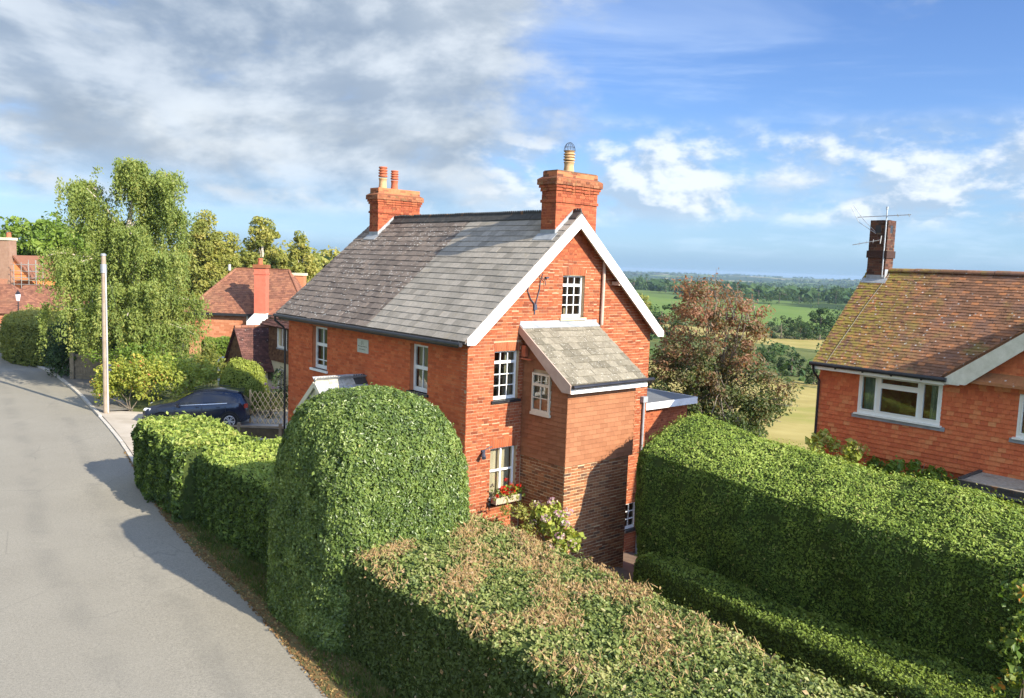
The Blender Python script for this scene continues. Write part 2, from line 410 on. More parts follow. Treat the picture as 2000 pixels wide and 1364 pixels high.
MT['gravel'] = surf('chipped_felt', (.26, .22, .17), (.44, .39, .32), 14, .9, .2, .5, 90, extra=blotch(2.0, .52, .66, (.16, .12, .09), .7))
MT['wood'] = surf('weathered_wood', (.20, .155, .105), (.31, .25, .17), 5, .85, .2, .3, 30)
MT['wood_dark'] = surf('dark_stained_wood', (.07, .055, .035), (.12, .095, .06), 5, .85, .2, .3, 30)
MT['pole'] = surf('pale_pole_wood', (.27, .205, .145), (.38, .30, .225), 3, .8, .2, .2, 20)
MT['larch'] = surf('new_larch_lath', (.66, .46, .22), (.76, .57, .31), 6, .8, .2)
MT['steel'] = surf('galvanised_steel', (.36, .37, .38), (.50, .51, .52), 8, .45, .5, metal=.6)
MT['scaffold'] = surf('scaffold_tube', (.26, .24, .21), (.36, .34, .30), 8, .45, .5, metal=.3)
MT['wire'] = surf('dark_wire', (.035, .04, .06), (.06, .07, .10), 8, .5, .4)
MT['alu'] = surf('aerial_aluminium', (.55, .54, .52), (.68, .67, .65), 8, .4, .5, metal=.4)
MT['carpaint'] = surf('dark_blue_car_paint', (.009, .013, .027), (.012, .016, .032), 2, .16, .6)
MT['rubber'] = surf('tyre_rubber', (.014, .014, .014), (.022, .022, .022), 9, .8, .2)
MT['alloy'] = surf('alloy_wheel', (.58, .58, .60), (.66, .66, .68), 9, .3, .5, metal=.7)
MT['chrome'] = surf('silver_trim', (.60, .60, .62), (.66, .66, .68), 9, .25, .5, metal=.8)
MT['lamp_red'] = surf('red_lens', (.30, .010, .010), (.34, .014, .012), 5, .2, .5)
MT['lamp_clear'] = surf('clear_lens', (.60, .62, .66), (.72, .74, .78), 5, .12, .6)
MT['terra_trough'] = surf('grey_timber_trough', (.34, .28, .20), (.44, .37, .28), 8, .85, .2)
MT['concrete'] = surf('kerb_concrete', (.42, .385, .33), (.54, .50, .44), 5, .9, .15, .3, 60)
MT['soil'] = surf('bare_soil', (.10, .07, .045), (.16, .115, .075), 3, .95, .1, .4, 30)
MT['bark'] = surf('grey_brown_bark', (.12, .095, .07), (.20, .165, .125), 7, .9, .1, .4, 20)
MT['bark_birch'] = surf('pale_birch_bark', (.40, .33, .26), (.58, .50, .42), 4, .85, .15)
MT['bark_pale'] = surf('pale_grey_bark', (.16, .13, .105), (.25, .21, .17), 4, .85, .15)
MT['core'] = surf('hedge_interior', (.030, .045, .013), (.06, .08, .022), 9, .95, .05)
MT['twig'] = surf('clipped_twigs', (.33, .20, .09), (.47, .32, .16), 20, .9, .1)
MT['plaster'] = surf('cream_render', (.60, .52, .33), (.68, .60, .41), 2, .85, .2)
MT['curtain'] = surf('olive_curtain', (.30, .27, .17), (.42, .38, .26), 3, .9, .1)
MT['blind'] = surf('cream_blind', (.62, .50, .32), (.70, .58, .40), 3, .9, .1)
MT['net'] = surf('pale_green_curtain', (.36, .40, .30), (.52, .55, .44), 6, .9, .1)
MT['dark_in'] = surf('dark_room', (.02, .015, .012), (.035, .028, .02), 2, .95, .05)
def glass_mat(name, tint=(.75, .80, .80), refl=.10):
    m, nt, b, out = new_mat(name)
    nt.nodes.remove(b)
    t = N(nt, 'ShaderNodeBsdfTransparent'); t.inputs[0].default_value = (*tint, 1)
    g = N(nt, 'ShaderNodeBsdfGlossy'); g.inputs['Roughness'].default_value = .02
    lw = N(nt, 'ShaderNodeFresnel'); lw.inputs[0].default_value = 1.5
    mx = N(nt, 'ShaderNodeMixShader')
    f = mathn(nt, 'ADD', lw.outputs[0], refl)
    nt.links.new(f, mx.inputs[0]); nt.links.new(t.outputs[0], mx.inputs[1]); nt.links.new(g.outputs[0], mx.inputs[2]); nt.links.new(mx.outputs[0], out.inputs[0])
    return m
MT['glass'] = glass_mat('window_glass')
MT['car_glass'] = surf('tinted_car_glass', (.008, .009, .011), (.012, .013, .015), 2, .04, .6)
# foliage
G = lambda *s: [(p, c) for p, c in s]
MT['lf_topiary'] = leafmat('privet_leaf', G((0, (0.044, 0.072, 0.015)), (.35, (0.114, 0.174, 0.035)), (.75, (0.255, 0.325, 0.077)), (.93, (0.357, 0.416, 0.145)), (1, (0.456, 0.422, 0.131))), .38, .5, .22)
MT['lf_front'] = leafmat('mixed_hedge_leaf', G((0, (.038, .062, .013)), (.30, (.110, .155, .032)), (.55, (.265, .305, .080)), (.68, (.39, .36, .145)), (.80, (.46, .27, .12)), (1, (.56, .46, .29))), .5, .4, .25)
MT['lf_thuja'] = leafmat('clipped_conifer_spray', G((0, (0.053, 0.095, 0.015)), (.45, (0.142, 0.217, 0.035)), (.8, (0.300, 0.392, 0.068)), (.95, (0.389, 0.466, 0.117)), (1, (0.421, 0.338, 0.150))), .55, .3, .25)
MT['lf_low'] = leafmat('box_hedge_leaf', G((0, (0.052, 0.088, 0.013)), (.5, (0.138, 0.204, 0.029)), (1, (0.284, 0.363, 0.072))), .55, .3, .25)
MT['lf_yellow'] = leafmat('golden_green_leaf', G((0, (0.177, 0.227, 0.038)), (.5, (0.316, 0.368, 0.064)), (.85, (0.445, 0.472, 0.100)), (1, (0.519, 0.393, 0.144))), .5, .35, .3)
MT['lf_roadhedge'] = leafmat('road_hedge_leaf', G((0, (0.032, 0.061, 0.013)), (.40, (0.106, 0.168, 0.029)), (.75, (0.322, 0.408, 0.079)), (.95, (0.414, 0.469, 0.121)), (1, (0.423, 0.367, 0.132))), .5, .35, .25)
MT['lf_birch'] = leafmat('birch_leaf', G((0, (0.122, 0.178, 0.039)), (.5, (0.237, 0.297, 0.069)), (.85, (0.358, 0.376, 0.103)), (1, (0.443, 0.383, 0.110))), .5, .35, .32)
MT['lf_green'] = leafmat('broad_green_leaf', G((0, (0.078, 0.138, 0.017)), (.5, (0.163, 0.246, 0.030)), (1, (0.280, 0.354, 0.054))), .5, .35, .3)
MT['lf_olive'] = leafmat('autumn_olive_leaf', G((0, (0.138, 0.169, 0.034)), (.5, (0.290, 0.297, 0.061)), (1, (0.450, 0.385, 0.101))), .5, .35, .3)
MT['lf_dark'] = leafmat('dark_evergreen_leaf', G((0, (.016, .036, .012)), (.5, (.036, .070, .020)), (1, (.075, .115, .030))), .55, .3, .15)
MT['lf_copper'] = leafmat('copper_and_green_leaf', G((0, (0.041, 0.078, 0.023)), (.35, (0.108, 0.147, 0.047)), (.5, (0.189, 0.147, 0.074)), (.68, (0.252, 0.122, 0.068)), (.86, (0.333, 0.167, 0.095)), (1, (0.432, 0.274, 0.189))), .5, .35, .3)
MT['lf_spirea'] = leafmat('yellow_shrub_leaf_with_red_tips', G((0, (0.152, 0.212, 0.031)), (.5, (0.321, 0.358, 0.055)), (.85, (0.456, 0.439, 0.078)), (1, (0.608, 0.212, 0.094))), .5, .35, .3)
MT['lf_far'] = leafmat('far_tree_foliage', G((0, (0.025, 0.054, 0.020)), (.5, (0.052, 0.096, 0.031)), (1, (0.098, 0.150, 0.044))), .7, .15, .1)
MT['lf_ivy'] = leafmat('turning_climber_leaf', G((0, (.07, .14, .02)), (.6, (.16, .22, .04)), (.85, (.32, .30, .06)), (1, (.50, .20, .04))), .5, .35, .35)
MT['pink'] = leafmat('hydrangea_bloom', G((0, (.42, .20, .28)), (.5, (.56, .36, .40)), (1, (.64, .58, .46))), .7, .2, .3, (1, .9, .9))
MT['redfl'] = leafmat('geranium_bloom', G((0, (.50, .018, .010)), (1, (.72, .045, .020))), .6, .2, .3, (1, .6, .5))
MT['whitefl'] = leafmat('white_bloom', G((0, (.55, .50, .45)), (1, (.70, .68, .64))), .6, .2, .3, (1, 1, 1))
MT['grass'] = leafmat('verge_grass', G((0, (.05, .085, .02)), (.5, (.10, .145, .032)), (.85, (.19, .17, .06)), (1, (.28, .19, .09))), .7, .2, .3)
MT['litter'] = leafmat('fallen_leaves', G((0, (.12, .065, .03)), (.6, (.21, .125, .055)), (1, (.36, .26, .11))), .8, .15, .1)

# ================================================================== GROUND
def ground_mats():
    gs = []
    gs.append(surf('garden_ground', (.055, .075, .022), (.11, .12, .045), 1.3, .95, .1, .3, 18))
    gs.append(surf('dry_meadow', (.27, .215, .065), (.40, .325, .12), .22, .95, .1, .3, 6, extra=blotch(.10, .50, .66, (.24, .235, .055), .75, (1, 2.2, 1))))
    gs.append(surf('rough_pasture', (.07, .095, .028), (.15, .16, .05), .08, .95, .1))
    gs.append(surf('green_pasture', (.105, .170, .035), (.155, .215, .05), .02, .95, .1, extra=blotch(.03, .55, .75, (.20, .21, .07), .5)))
    m, nt, b, out = new_mat('far_fields')
    vor = N(nt, 'ShaderNodeTexVoronoi'); vor.inputs['Scale'].default_value = .0042; vor.inputs['Randomness'].default_value = .9
    mp = N(nt, 'ShaderNodeMapping'); mp.inputs['Scale'].default_value = (1, .55, 0)
    nt.links.new(N(nt, 'ShaderNodeNewGeometry').outputs['Position'], mp.inputs[0]); nt.links.new(mp.outputs[0], vor.inputs['Vector'])
    wnz = N(nt, 'ShaderNodeTexWhiteNoise'); nt.links.new(vor.outputs['Position'], wnz.inputs['Vector'])
    col = ramp(nt, wnz.outputs[0], [(0, (.035, .06, .022)), (.42, (.045, .075, .026)), (.45, (.11, .16, .045)), (.72, (.15, .19, .06)), (.75, (.24, .22, .10)), (1, (.28, .24, .12))], 'LINEAR')
    col = mixc(nt, sstep(nt, noise(nt, .006, 5, .6), .50, .56), col, (.035, .058, .024))
    nt.links.new(col, b.inputs['Base Color']); b.inputs['Roughness'].default_value = .95; b.inputs['Specular IOR Level'].default_value = .05
    gs.append(m); return gs
ws = sorted(set([-400, -150, -60, -30, -20, -12, -8, -6, -4, -2, 0, .6, 1.3, 2, 2.7, 3.5, 4.5, 5.5, 6.5, 8, 10, 12, 15, 20, 26, 32, 38, 46, 55, 66, 82, 95, 110, 130, 160, 174, 190, 208, 230, 264, 300, 350, 400, 460, 540, 640, 760, 900, 1050, 1200]
    + list(np.geomspace(1400, 5200, 36))))
us = np.concatenate([-np.geomspace(1500, 30, 20), np.linspace(-24, 60, 30), np.geomspace(70, 4900, 55)])
WW, UU = np.meshgrid(ws, us, indexing='ij')
P = O + WW[..., None] * V + UU[..., None] * U
zz = gz(WW)
und = bump3(P.reshape(-1, 3), 900, 5).reshape(WW.shape) * np.clip((WW - 900) / 2500, 0, 1) * 6
und += bump3(P.reshape(-1, 3), 60, 6).reshape(WW.shape) * np.clip((WW - 30) / 200, 0, 1) * .5
P[..., 2] = zz + und
nu = len(us)
I = np.arange(len(ws) * nu).reshape(len(ws), nu)
q = np.stack([I[:-1, :-1], I[1:, :-1], I[1:, 1:], I[:-1, 1:]], -1).reshape(-1, 4)
me = raw_mesh('ground', P.reshape(-1, 3), q, smooth=True)
for g in ground_mats(): me.materials.append(g)
wm = np.repeat((np.array(ws)[:-1] + np.array(ws)[1:]) / 2, nu - 1)
mi = np.select([wm < 12, wm < 82, wm < 160, wm < 208, wm < 264, wm < 460], [0, 1, 2, 1, 2, 3], 4).astype(np.int32)
me.polygons.foreach_set('material_index', mi)
ground = link('ground', me, kind='structure')

# ---- road
RE = np.array([(13.5, -12), (5.6, -.2), (2.0, 5.2), (-.45, 8.9), (-2.7, 12.27), (-4.83, 15.44), (-7.17, 18.35), (-9.4, 21.5), (-11.0, 24.1), (-13.0, 27.4), (-14.9, 30.3), (-16.75, 33.0), (-20.6, 38.5), (-25.3, 44.7), (-32.5, 52.2), (-41, 58.5), (-52, 63)], float)
def resample(pts, n):
    d = np.r_[0, np.cumsum(np.linalg.norm(np.diff(pts, axis=0), axis=1))]
    t = np.linspace(0, d[-1], n)
    s = np.stack([np.interp(t, d, pts[:, k]) for k in range(pts.shape[1])], 1)
    for _ in range(3): s[1:-1] = (s[:-2] + 2 * s[1:-1] + s[2:]) / 4
    return s
RS = resample(RE, 120)
tn = np.gradient(RS, axis=0); tn /= np.linalg.norm(tn, axis=1)[:, None]
nl = np.stack([-tn[:, 1], tn[:, 0]], 1)            # to the left of the way the points run
def strip(name, mat, offs, zs, lo=0, hi=120, **k):
    vs = []
    for o_, z_ in zip(offs, zs):
        pp = RS[lo:hi] + nl[lo:hi] * (o_ if np.isscalar(o_) else np.asarray(o_)[lo:hi, None])
        vs.append(np.c_[pp, np.full(len(pp), z_) if np.isscalar(z_) else np.asarray(z_)[lo:hi]])
    n = hi - lo; vs = np.concatenate(vs); qs = []
    for r in range(len(offs) - 1):
        a = np.arange(n - 1) + r * n
        qs.append(np.stack([a, a + 1, a + 1 + n, a + n], 1))
    return link(name, raw_mesh(name, vs, np.concatenate(qs), smooth=True), mat, **k)
def road_tracks(nt, base):
    la = N(nt, 'ShaderNodeAttribute', attribute_name='lat').outputs['Fac']
    w_ = mathn(nt, 'ADD', la, mathn(nt, 'MULTIPLY', mathn(nt, 'SUBTRACT', noise(nt, .25, 3, .5), .5), .8))
    for c_, wd in ((1.25, .38), (2.85, .42), (4.6, .42)):
        d_ = mathn(nt, 'ABSOLUTE', mathn(nt, 'SUBTRACT', w_, c_), 0.0)
        k_ = mathn(nt, 'MULTIPLY', sstep(nt, d_, wd, 0.05), sstep(nt, noise(nt, .55, 5, .65), .36, .62))
        base = mixc(nt, mathn(nt, 'MULTIPLY', k_, .36), base, (.165, .155, .132))
    return base
def road_mat():
    m, nt, b, out = new_mat('worn_asphalt')
    base = ramp(nt, noise(nt, .35, 6, .65), [(.3, (.238, .218, .178)), (.7, (.272, .25, .205))])
    base = mixc(nt, mathn(nt, 'MULTIPLY', sstep(nt, noise(nt, 5, 6, .8), .58, .75), .25), base, (.31, .275, .21))
    base = road_tracks(nt, base)
    base = mixc(nt, 1.0, base, ramp(nt, noise(nt, 22, 4, .8), [(.3, (.80, .80, .80)), (.7, (1.18, 1.18, 1.18))]), 'MULTIPLY')
    vc = N(nt, 'ShaderNodeTexVoronoi', feature='DISTANCE_TO_EDGE'); vc.inputs['Scale'].default_value = .45
    gp = N(nt, 'ShaderNodeVectorMath', operation='ADD'); nt.links.new(N(nt, 'ShaderNodeNewGeometry').outputs['Position'], gp.inputs[0])
    nz_ = N(nt, 'ShaderNodeTexNoise'); nz_.inputs['Scale'].default_value = 1.6; nz_.inputs['Detail'].default_value = 4; nt.links.new(nz_.outputs['Color'], gp.inputs[1]); nt.links.new(gp.outputs[0], vc.inputs['Vector'])
    crack = mathn(nt, 'MULTIPLY', sstep(nt, vc.outputs['Distance'], .012, .002), sstep(nt, noise(nt, .35, 3, .5), .5, .6))
    base = mixc(nt, mathn(nt, 'MULTIPLY', crack, .22), base, (.08, .075, .065))
    sp_ = noise(nt, 75, 2, .5)
    base = mixc(nt, .5, base, mixc(nt, 1.0, base, ramp(nt, sp_, [(.35, (.6, .6, .6)), (.65, (1.35, 1.35, 1.35))]), 'MULTIPLY'))
    nt.links.new(base, b.inputs['Base Color']); b.inputs['Roughness'].default_value = .9; b.inputs['Specular IOR Level'].default_value = .2
    bump(nt, b, sp_, .25, .01); return m
road = strip('road', road_mat(), (6.6, 4.4, 2.2, 0.0), (.012, .045, .04, .012), kind='structure')
_la = road.data.attributes.new('lat', 'FLOAT', 'POINT'); _la.data.foreach_set('value', np.repeat([6.6, 4.4, 2.2, 0.0], 120).astype(np.float32))
# soil margin and verge on the near side (under the hedges), footway and drive apron further on
i0 = int(np.argmin(np.linalg.norm(RS - (-10.6, 23.4), axis=1))); i1 = int(np.argmin(np.linalg.norm(RS - (-16.75, 33.2), axis=1)))
i2 = int(np.argmin(np.linalg.norm(RS - (-32, 52), axis=1)))
strip('verge', surf('leaf_littered_verge', (.10, .085, .035), (.17, .13, .06), 3, .95, .1, .5, 25, extra=blotch(1.2, .48, .62, (.075, .095, .03), .8)),
      (-.0, -.35, -1.3), (.022, .05, .10), 0, i0 + 1, kind='structure')
strip('driveway', surf('tan_concrete_drive', (.38, .33, .265), (.48, .42, .345), .8, .9, .2, .2, 50, extra=blotch(.5, .5, .7, (.30, .255, .20), .5)),
      (-.14, -1.0, -2.2, -4.2, -9.5), (.075, .05, -.10, -.20, -.28), i0 - 2, i1 + 2, kind='structure')
strip('footway', surf('dark_footway', (.17, .155, .135), (.23, .21, .18), 1.2, .92, .15), (-.14, -1.5), (.09, .09), i1 + 1, i2, kind='structure')
kerb = empty('kerb', (RS[i0][0], RS[i0][1], 0)); tag(kerb, kind='structure')
sl = np.r_[0, np.cumsum(np.linalg.norm(np.diff(RS, axis=0), axis=1))]
kl = .86; bm_ = MB().box(-kl / 2 + .006, kl / 2 - .006, -.065, .065, -.05, .105)
kme = None; s_ = sl[i0] + .3
while s_ < sl[i2]:
    p = np.array([np.interp(s_, sl, RS[:, k]) for k in (0, 1)]); t = np.array([np.interp(s_, sl, tn[:, k]) for k in (0, 1)]); n_ = np.array([-t[1], t[0]])
    if kme is None:
        ko = bm_.build('kerb_stone', MT['concrete'], kerb); kme = ko.data
    else: ko = link('kerb_stone', kme, None, kerb)
    p = p - n_ * .07 - RS[i0]
    ko.location = (p[0], p[1], random.uniform(-.008, .006) - (.05 if s_ < sl[i1] else 0)); ko.rotation_euler = (0, 0, math.atan2(t[1], t[0]) + random.uniform(-.01, .01))
    s_ += kl

# ================================================================== MASONRY AND TILING KIT
class Frame:
    """a flat face: o + a*A + s*S + n*Nn (A along, S up the face, Nn outward)"""
    def __init__(s, o, A, S, Nn): s.o, s.A, s.S, s.N = (np.asarray(x, float) for x in (o, A, S, Nn))
    def p(s, a, t, n=0.0): return s.o + s.A * a + s.S * t + s.N * n
    def mat4(s, a, t, n=0.0):
        q_ = s.p(a, t, n); m_ = Matrix.Identity(4)
        for i in range(3): m_[i][0], m_[i][1], m_[i][2], m_[i][3] = s.A[i], s.S[i], s.N[i], q_[i]
        return m_
def segs_minus(seg, holes):
    out = [seg]
    for h0, h1 in holes:
        nx = []
        for a, b in out:
            if h1 <= a or h0 >= b: nx.append((a, b)); continue
            if h0 > a: nx.append((a, h0))
            if h1 < b: nx.append((h1, b))
        out = nx
    return out
def courses(s0, s1, gauge, span, holes, seq, joint, shift, jit=0.0):
    """pieces laid in rows: returns arrays (a0, a1, s_row, full)"""
    A0 = []; r = 0; s = s0
    while s < s1 - 1e-6:
        sp_ = span(s, min(s + gauge, s1))
        if sp_ is not None and sp_[1] - sp_[0] > .03:
            hs = [(h[0], h[1]) for h in holes if h[2] < s + gauge * .72 and h[3] > s + gauge * .28]
            free = segs_minus(sp_, hs)
            a = math.floor((sp_[0] - shift[r % len(shift)]) / (sum(seq) + joint * len(seq)) - 1) * (sum(seq) + joint * len(seq)) + shift[r % len(shift)]
            k = 0
            while a < sp_[1]:
                w = seq[k % len(seq)]; b = a + w
                for f0, f1 in free:
                    c0, c1 = max(a, f0), min(b, f1)
                    if c1 - c0 > .02: A0.append((c0, c1, s, r, (c1 - c0) > w - 1e-4))
                a = b + joint; k += 1
        s += gauge; r += 1
    return A0
QB = np.array([(4, 5, 6, 7), (0, 1, 5, 4), (1, 2, 6, 5), (2, 3, 7, 6), (3, 0, 4, 7)])
def pieces_mesh(name, fr, ps, h, n0, n1, lift=0.0, jit=.0015, lap=0.0):
    """boxes on a face; the lower edge is lifted (tiles and slates lap the course below)"""
    if not ps: return None
    a0 = np.array([p[0] for p in ps]); a1 = np.array([p[1] for p in ps]); s0 = np.array([p[2] for p in ps])
    k = len(ps); j = rng.normal(0, jit, k); js = rng.normal(0, jit, k) * 2; js[rng.random(k) < .03] -= jit * 14
    c = np.zeros((k, 8, 3))
    lo = s0 + js; hi = s0 + h + lap + js
    for i, (aa, ss, nn) in enumerate(((a0, lo, n0 + lift), (a1, lo, n0 + lift), (a1, hi, n0), (a0, hi, n0), (a0, lo, n1 + lift), (a1, lo, n1 + lift), (a1, hi, n1), (a0, hi, n1))):
        c[:, i] = fr.o + aa[:, None] * fr.A + ss[:, None] * fr.S + (nn + j)[:, None] * fr.N
    qd = (np.arange(k)[:, None, None] * 8 + QB[None]).reshape(-1, 4)
    return raw_mesh(name, c.reshape(-1, 3), qd)
def lay(parent, fr, ps, h, n0, n1, mat, name, stuffname, focus=None, count=0, lift=0.0, lap=0.0, jit=.0015, ok=None, label=None):
    """the `count` pieces nearest `focus` become objects, the rest one stuff part"""
    single = []
    if count:
        fl = [i for i, p in enumerate(ps) if p[4] and (ok is None or ok(p))]
        d = [np.linalg.norm(fr.p((ps[i][0] + ps[i][1]) / 2, ps[i][2]) - focus) for i in fl]
        single = [fl[i] for i in np.argsort(d)[:count]]
        cache = {}
        for i in single:
            p = ps[i]; w = round(p[1] - p[0], 3)
            if w not in cache:
                f0 = Frame((0, 0, 0), (1, 0, 0), (0, 1, 0), (0, 0, 1))
                m_ = pieces_mesh(name, f0, [(-w / 2, w / 2, 0, 0, True)], h, n0, n1, lift, 0.0, lap); m_.materials.append(mat); cache[w] = m_
            o_ = link(name, cache[w], None, parent)
            o_.matrix_basis = fr.mat4((p[0] + p[1]) / 2, p[2] + random.gauss(0, jit), random.gauss(0, jit))
    st = set(single); rest = [p for i, p in enumerate(ps) if i not in st]
    me_ = pieces_mesh(stuffname, fr, rest, h, n0, n1, lift, jit, lap)
    if me_ is not None: link(stuffname, me_, mat, parent, kind='stuff')
BR = dict(gauge=.075, seq=(.215, .1025), joint=.010, shift=(0, .165))
def wall_core(mb, fr, cols, holes, top, bottom, thick):
    """solid wall with real openings: cut into columns at the opening edges; `top` is a function of a"""
    xs = sorted(set(list(cols) + [h[0] for h in holes] + [h[1] for h in holes]))
    for a, b in zip(xs[:-1], xs[1:]):
        mid = (a + b) / 2; hs = sorted([(h[2], h[3]) for h in holes if h[0] < mid < h[1]])
        z0 = bottom
        for lo, hi in hs + [(None, None)]:
            if lo is None: pts = [(a, z0), (b, z0), (b, top(b)), (a, top(a))]
            else: pts = [(a, z0), (b, z0), (b, lo), (a, lo)]; z0 = hi
            if max(p[1] for p in pts) - pts[0][1] < 1e-3: continue
            mb.prism([fr.p(x, y, 0) for x, y in pts], -fr.N * thick)
def window(parent, fr, a0, a1, z0, z1, rows, cols, recess=.10, fw=.055, bar=.022, rails=(), sill=None, name='window', mats=('white', 'glass'), arch=0.0, open_=0, sill_ext=.07, depth=.06, curtain=None, sash=0.0):
    """rows: pane heights as shares from the bottom; rails: index of bars that are thick"""
    mb = MB(); d0, d1 = -recess - depth, -recess
    def bx(x0, x1, y0, y1, e0=d0, e1=d1): mb.obox(fr.p((x0 + x1) / 2, (y0 + y1) / 2, (e0 + e1) / 2), fr.A * (x1 - x0) / 2, fr.S * (y1 - y0) / 2, fr.N * (e1 - e0) / 2)
    bx(a0, a0 + fw, z0, z1); bx(a1 - fw, a1, z0, z1); bx(a0 + fw, a1 - fw, z1 - fw, z1); bx(a0 + fw, a1 - fw, z0, z0 + fw * 1.5)
    ia0, ia1, iz0, iz1 = a0 + fw, a1 - fw, z0 + fw * 1.5, z1 - fw
    if sash:
        pass
    tot = sum(rows); nb = len(rows) - 1
    bw = [(bar if i not in rails else bar * 3.2) for i in range(nb)]
    H = iz1 - iz0 - sum(bw); y = iz0; ys = []
    for i, r in enumerate(rows):
        h = H * r / tot; ys.append((y, y + h)); y += h
        if i < nb: bx(ia0, ia1, y, y + bw[i], d0 + .012, d1 - .004); y += bw[i]
    wo_ = mb  # frame and rails
    cw = (ia1 - ia0 - bar * (cols - 1)) / cols
    for (y0, y1) in ys:
        for c in range(1, cols):
            x = ia0 + c * cw + (c - 1) * bar; bx(x, x + bar, y0, y1, d0 + .012, d1 - .008)
    win = mb.build(name, MT[mats[0]], parent)
    gd = (d0 + d1) / 2
    for (y0, y1) in ys:
        for c in range(cols):
            x = ia0 + c * (cw + bar)
            pm = MB(); tw = random.uniform(-.004, .004)
            pm.add([fr.p(x, y0, gd + tw), fr.p(x + cw, y0, gd - tw), fr.p(x + cw, y1, gd - tw), fr.p(x, y1, gd + tw)], [(0, 1, 2, 3)])
            pm.build('pane', MT[mats[1]], win)
    if sill:
        sm = MB(); sm.obox(fr.p((a0 + a1) / 2, z0 - .035, -.03), fr.A * ((a1 - a0) / 2 + sill_ext), fr.S * .035, fr.N * .085)
        sm.build('sill', MT[sill], win)
    if curtain:
        for (m_, c0, c1, top_, bot_) in curtain:
            cm = MB(); n = 14; xs_ = np.linspace(a0 + (a1 - a0) * c0, a0 + (a1 - a0) * c1, n)
            vs = []
            for i, x in enumerate(xs_):
                off = d0 - .07 + .018 * math.sin(i * 1.9)
                vs += [fr.p(x, z0 + (z1 - z0) * bot_, off), fr.p(x, z0 + (z1 - z0) * top_, off)]
            cm.add(vs, [(2 * i, 2 * i + 2, 2 * i + 3, 2 * i + 1) for i in range(n - 1)])
            cm.build('curtain' if m_ != 'blind' else 'blind', MT[m_], win)
    return win
def arch_bricks(parent, fr, a0, a1, z, rise, mat, h=.215, proud=.007):
    n = int(round((a1 - a0) / .075)); w = (a1 - a0) / n
    for i in range(n):
        c = a0 + w * (i + .5); t = (c - (a0 + a1) / 2) / ((a1 - a0) / 2)
        mb = MB(); zc = z + rise * (1 - t * t); lean = t * .12
        ax = fr.A * math.cos(lean) - fr.S * math.sin(lean); ay = fr.A * math.sin(lean) + fr.S * math.cos(lean)
        mb.obox(fr.p(c, zc + h / 2, proud / 2 - .02), ax * (w / 2 - .005), ay * h / 2, fr.N * (.02 + proud / 2))
        mb.build('arch_brick', mat, parent)

# ================================================================== THE COTTAGE
HL, HW_ = 9.42, 6.70
house = empty('brick_cottage', O, TH, 'tall red brick cottage with grey slate roof and white gable boards', 'house')
KR = .868                                       # roof slope
def roof_z(x): return 5.355 + KR * min(x, HW_ - x)   # top of the roof boards at distance x from the front wall
GA = Frame((0, 0, 0), (1, 0, 0), (0, 0, 1), (0, -1, 0))     # gable end, facing the camera
FR = Frame((0, HL, 0), (0, -1, 0), (0, 0, 1), (-1, 0, 0))   # road front (a runs from the far corner to the near one)
fa = lambda u_: HL - u_
G_HOLES = [(.83, 1.63, 3.55, 4.78), (.80, 1.66, .98, 2.36), (3.06, 3.88, 5.56, 6.68), (5.95, 6.5, -.72, .08)]
F_HOLES = [(fa(7.80), fa(6.86), 3.50, 4.80), (fa(2.42), fa(1.62), 3.54, 4.78)]
gtop = lambda a: roof_z(a) - .10
mb = MB(); wall_core(mb, GA, [0, HW_ / 2, HW_], G_HOLES, gtop, -1.8, .22)
gwall = mb.build('gable_wall', MT['mortar'], house)
mb = MB(); wall_core(mb, FR, [0, HL - .22], F_HOLES, lambda a: 5.22, -.4, .22)
fwall = mb.build('front_wall', MT['mortar_front'], house)
mb = MB(); mb.box(HW_ - .22, HW_, .22, HL - .22, -1.9, 5.2)
mb.prism([(0, HL - .22, -.4), (HW_, HL - .22, -1.9), (HW_, HL - .22, 5.2), (HW_ / 2, HL - .22, 8.1), (0, HL - .22, 5.2)], (0, .219, 0))
mb.build('rear_wall', MT['mortar_front'], house)
MB().box(.22, HW_ - .22, .22, HL - .22, 2.75, 2.95).build('floor', MT['dark_in'], house)
def gspan(s0, s1):
    lim = (s1 - 5.255) / KR
    return (max(0, lim), min(HW_, HW_ - lim)) if lim > 0 else (0, HW_)
arch_h = [(a0 - .035, a1 + .035, z1, z1 + .205) for (a0, a1, z0, z1) in G_HOLES[:3]]
ps = courses(-1.8, 8.1, .075, gspan, G_HOLES + arch_h + [(1.79, 4.24, -2, 4.1)], BR['seq'], BR['joint'], BR['shift'])
lay(gwall, GA, ps, .065, -.02, .006, MT['brick'], 'brick', 'brickwork', np.array([1.4, 0, 4.2]), 170)
ps = courses(-.4, 5.2, .075, lambda a, b: (0, HL), F_HOLES, BR['seq'], BR['joint'], BR['shift'])
lay(fwall, FR, ps, .065, -.02, .004, MT['brick_front'], 'brick', 'brickwork')
for (a0, a1, z0, z1), rise in zip(G_HOLES[:3], (.03, .02, .05)):
    MB().obox(GA.p((a0 + a1) / 2, z1 + .100, -.05), GA.A * ((a1 - a0) / 2 + .035), GA.S * .112, GA.N * .049).build('arch_bed', MT['mortar'], gwall)
    arch_bricks(gwall, GA, a0 - .03, a1 + .03, z1 - .02, rise * .5, MT['brick'])
window(house, GA, *[G_HOLES[0][i] for i in (0, 1)], 3.55, 4.78, (1, 1, 1, .8), 3, rails=(2,), sill='black', curtain=[('curtain', .62, 1.0, 1, 0)])
window(house, GA, G_HOLES[1][0], G_HOLES[1][1], .98, 2.36, (1.25, 1), 2, rails=(), bar=.05, sill='black', curtain=[('blind', .03, .97, 1, 0)])
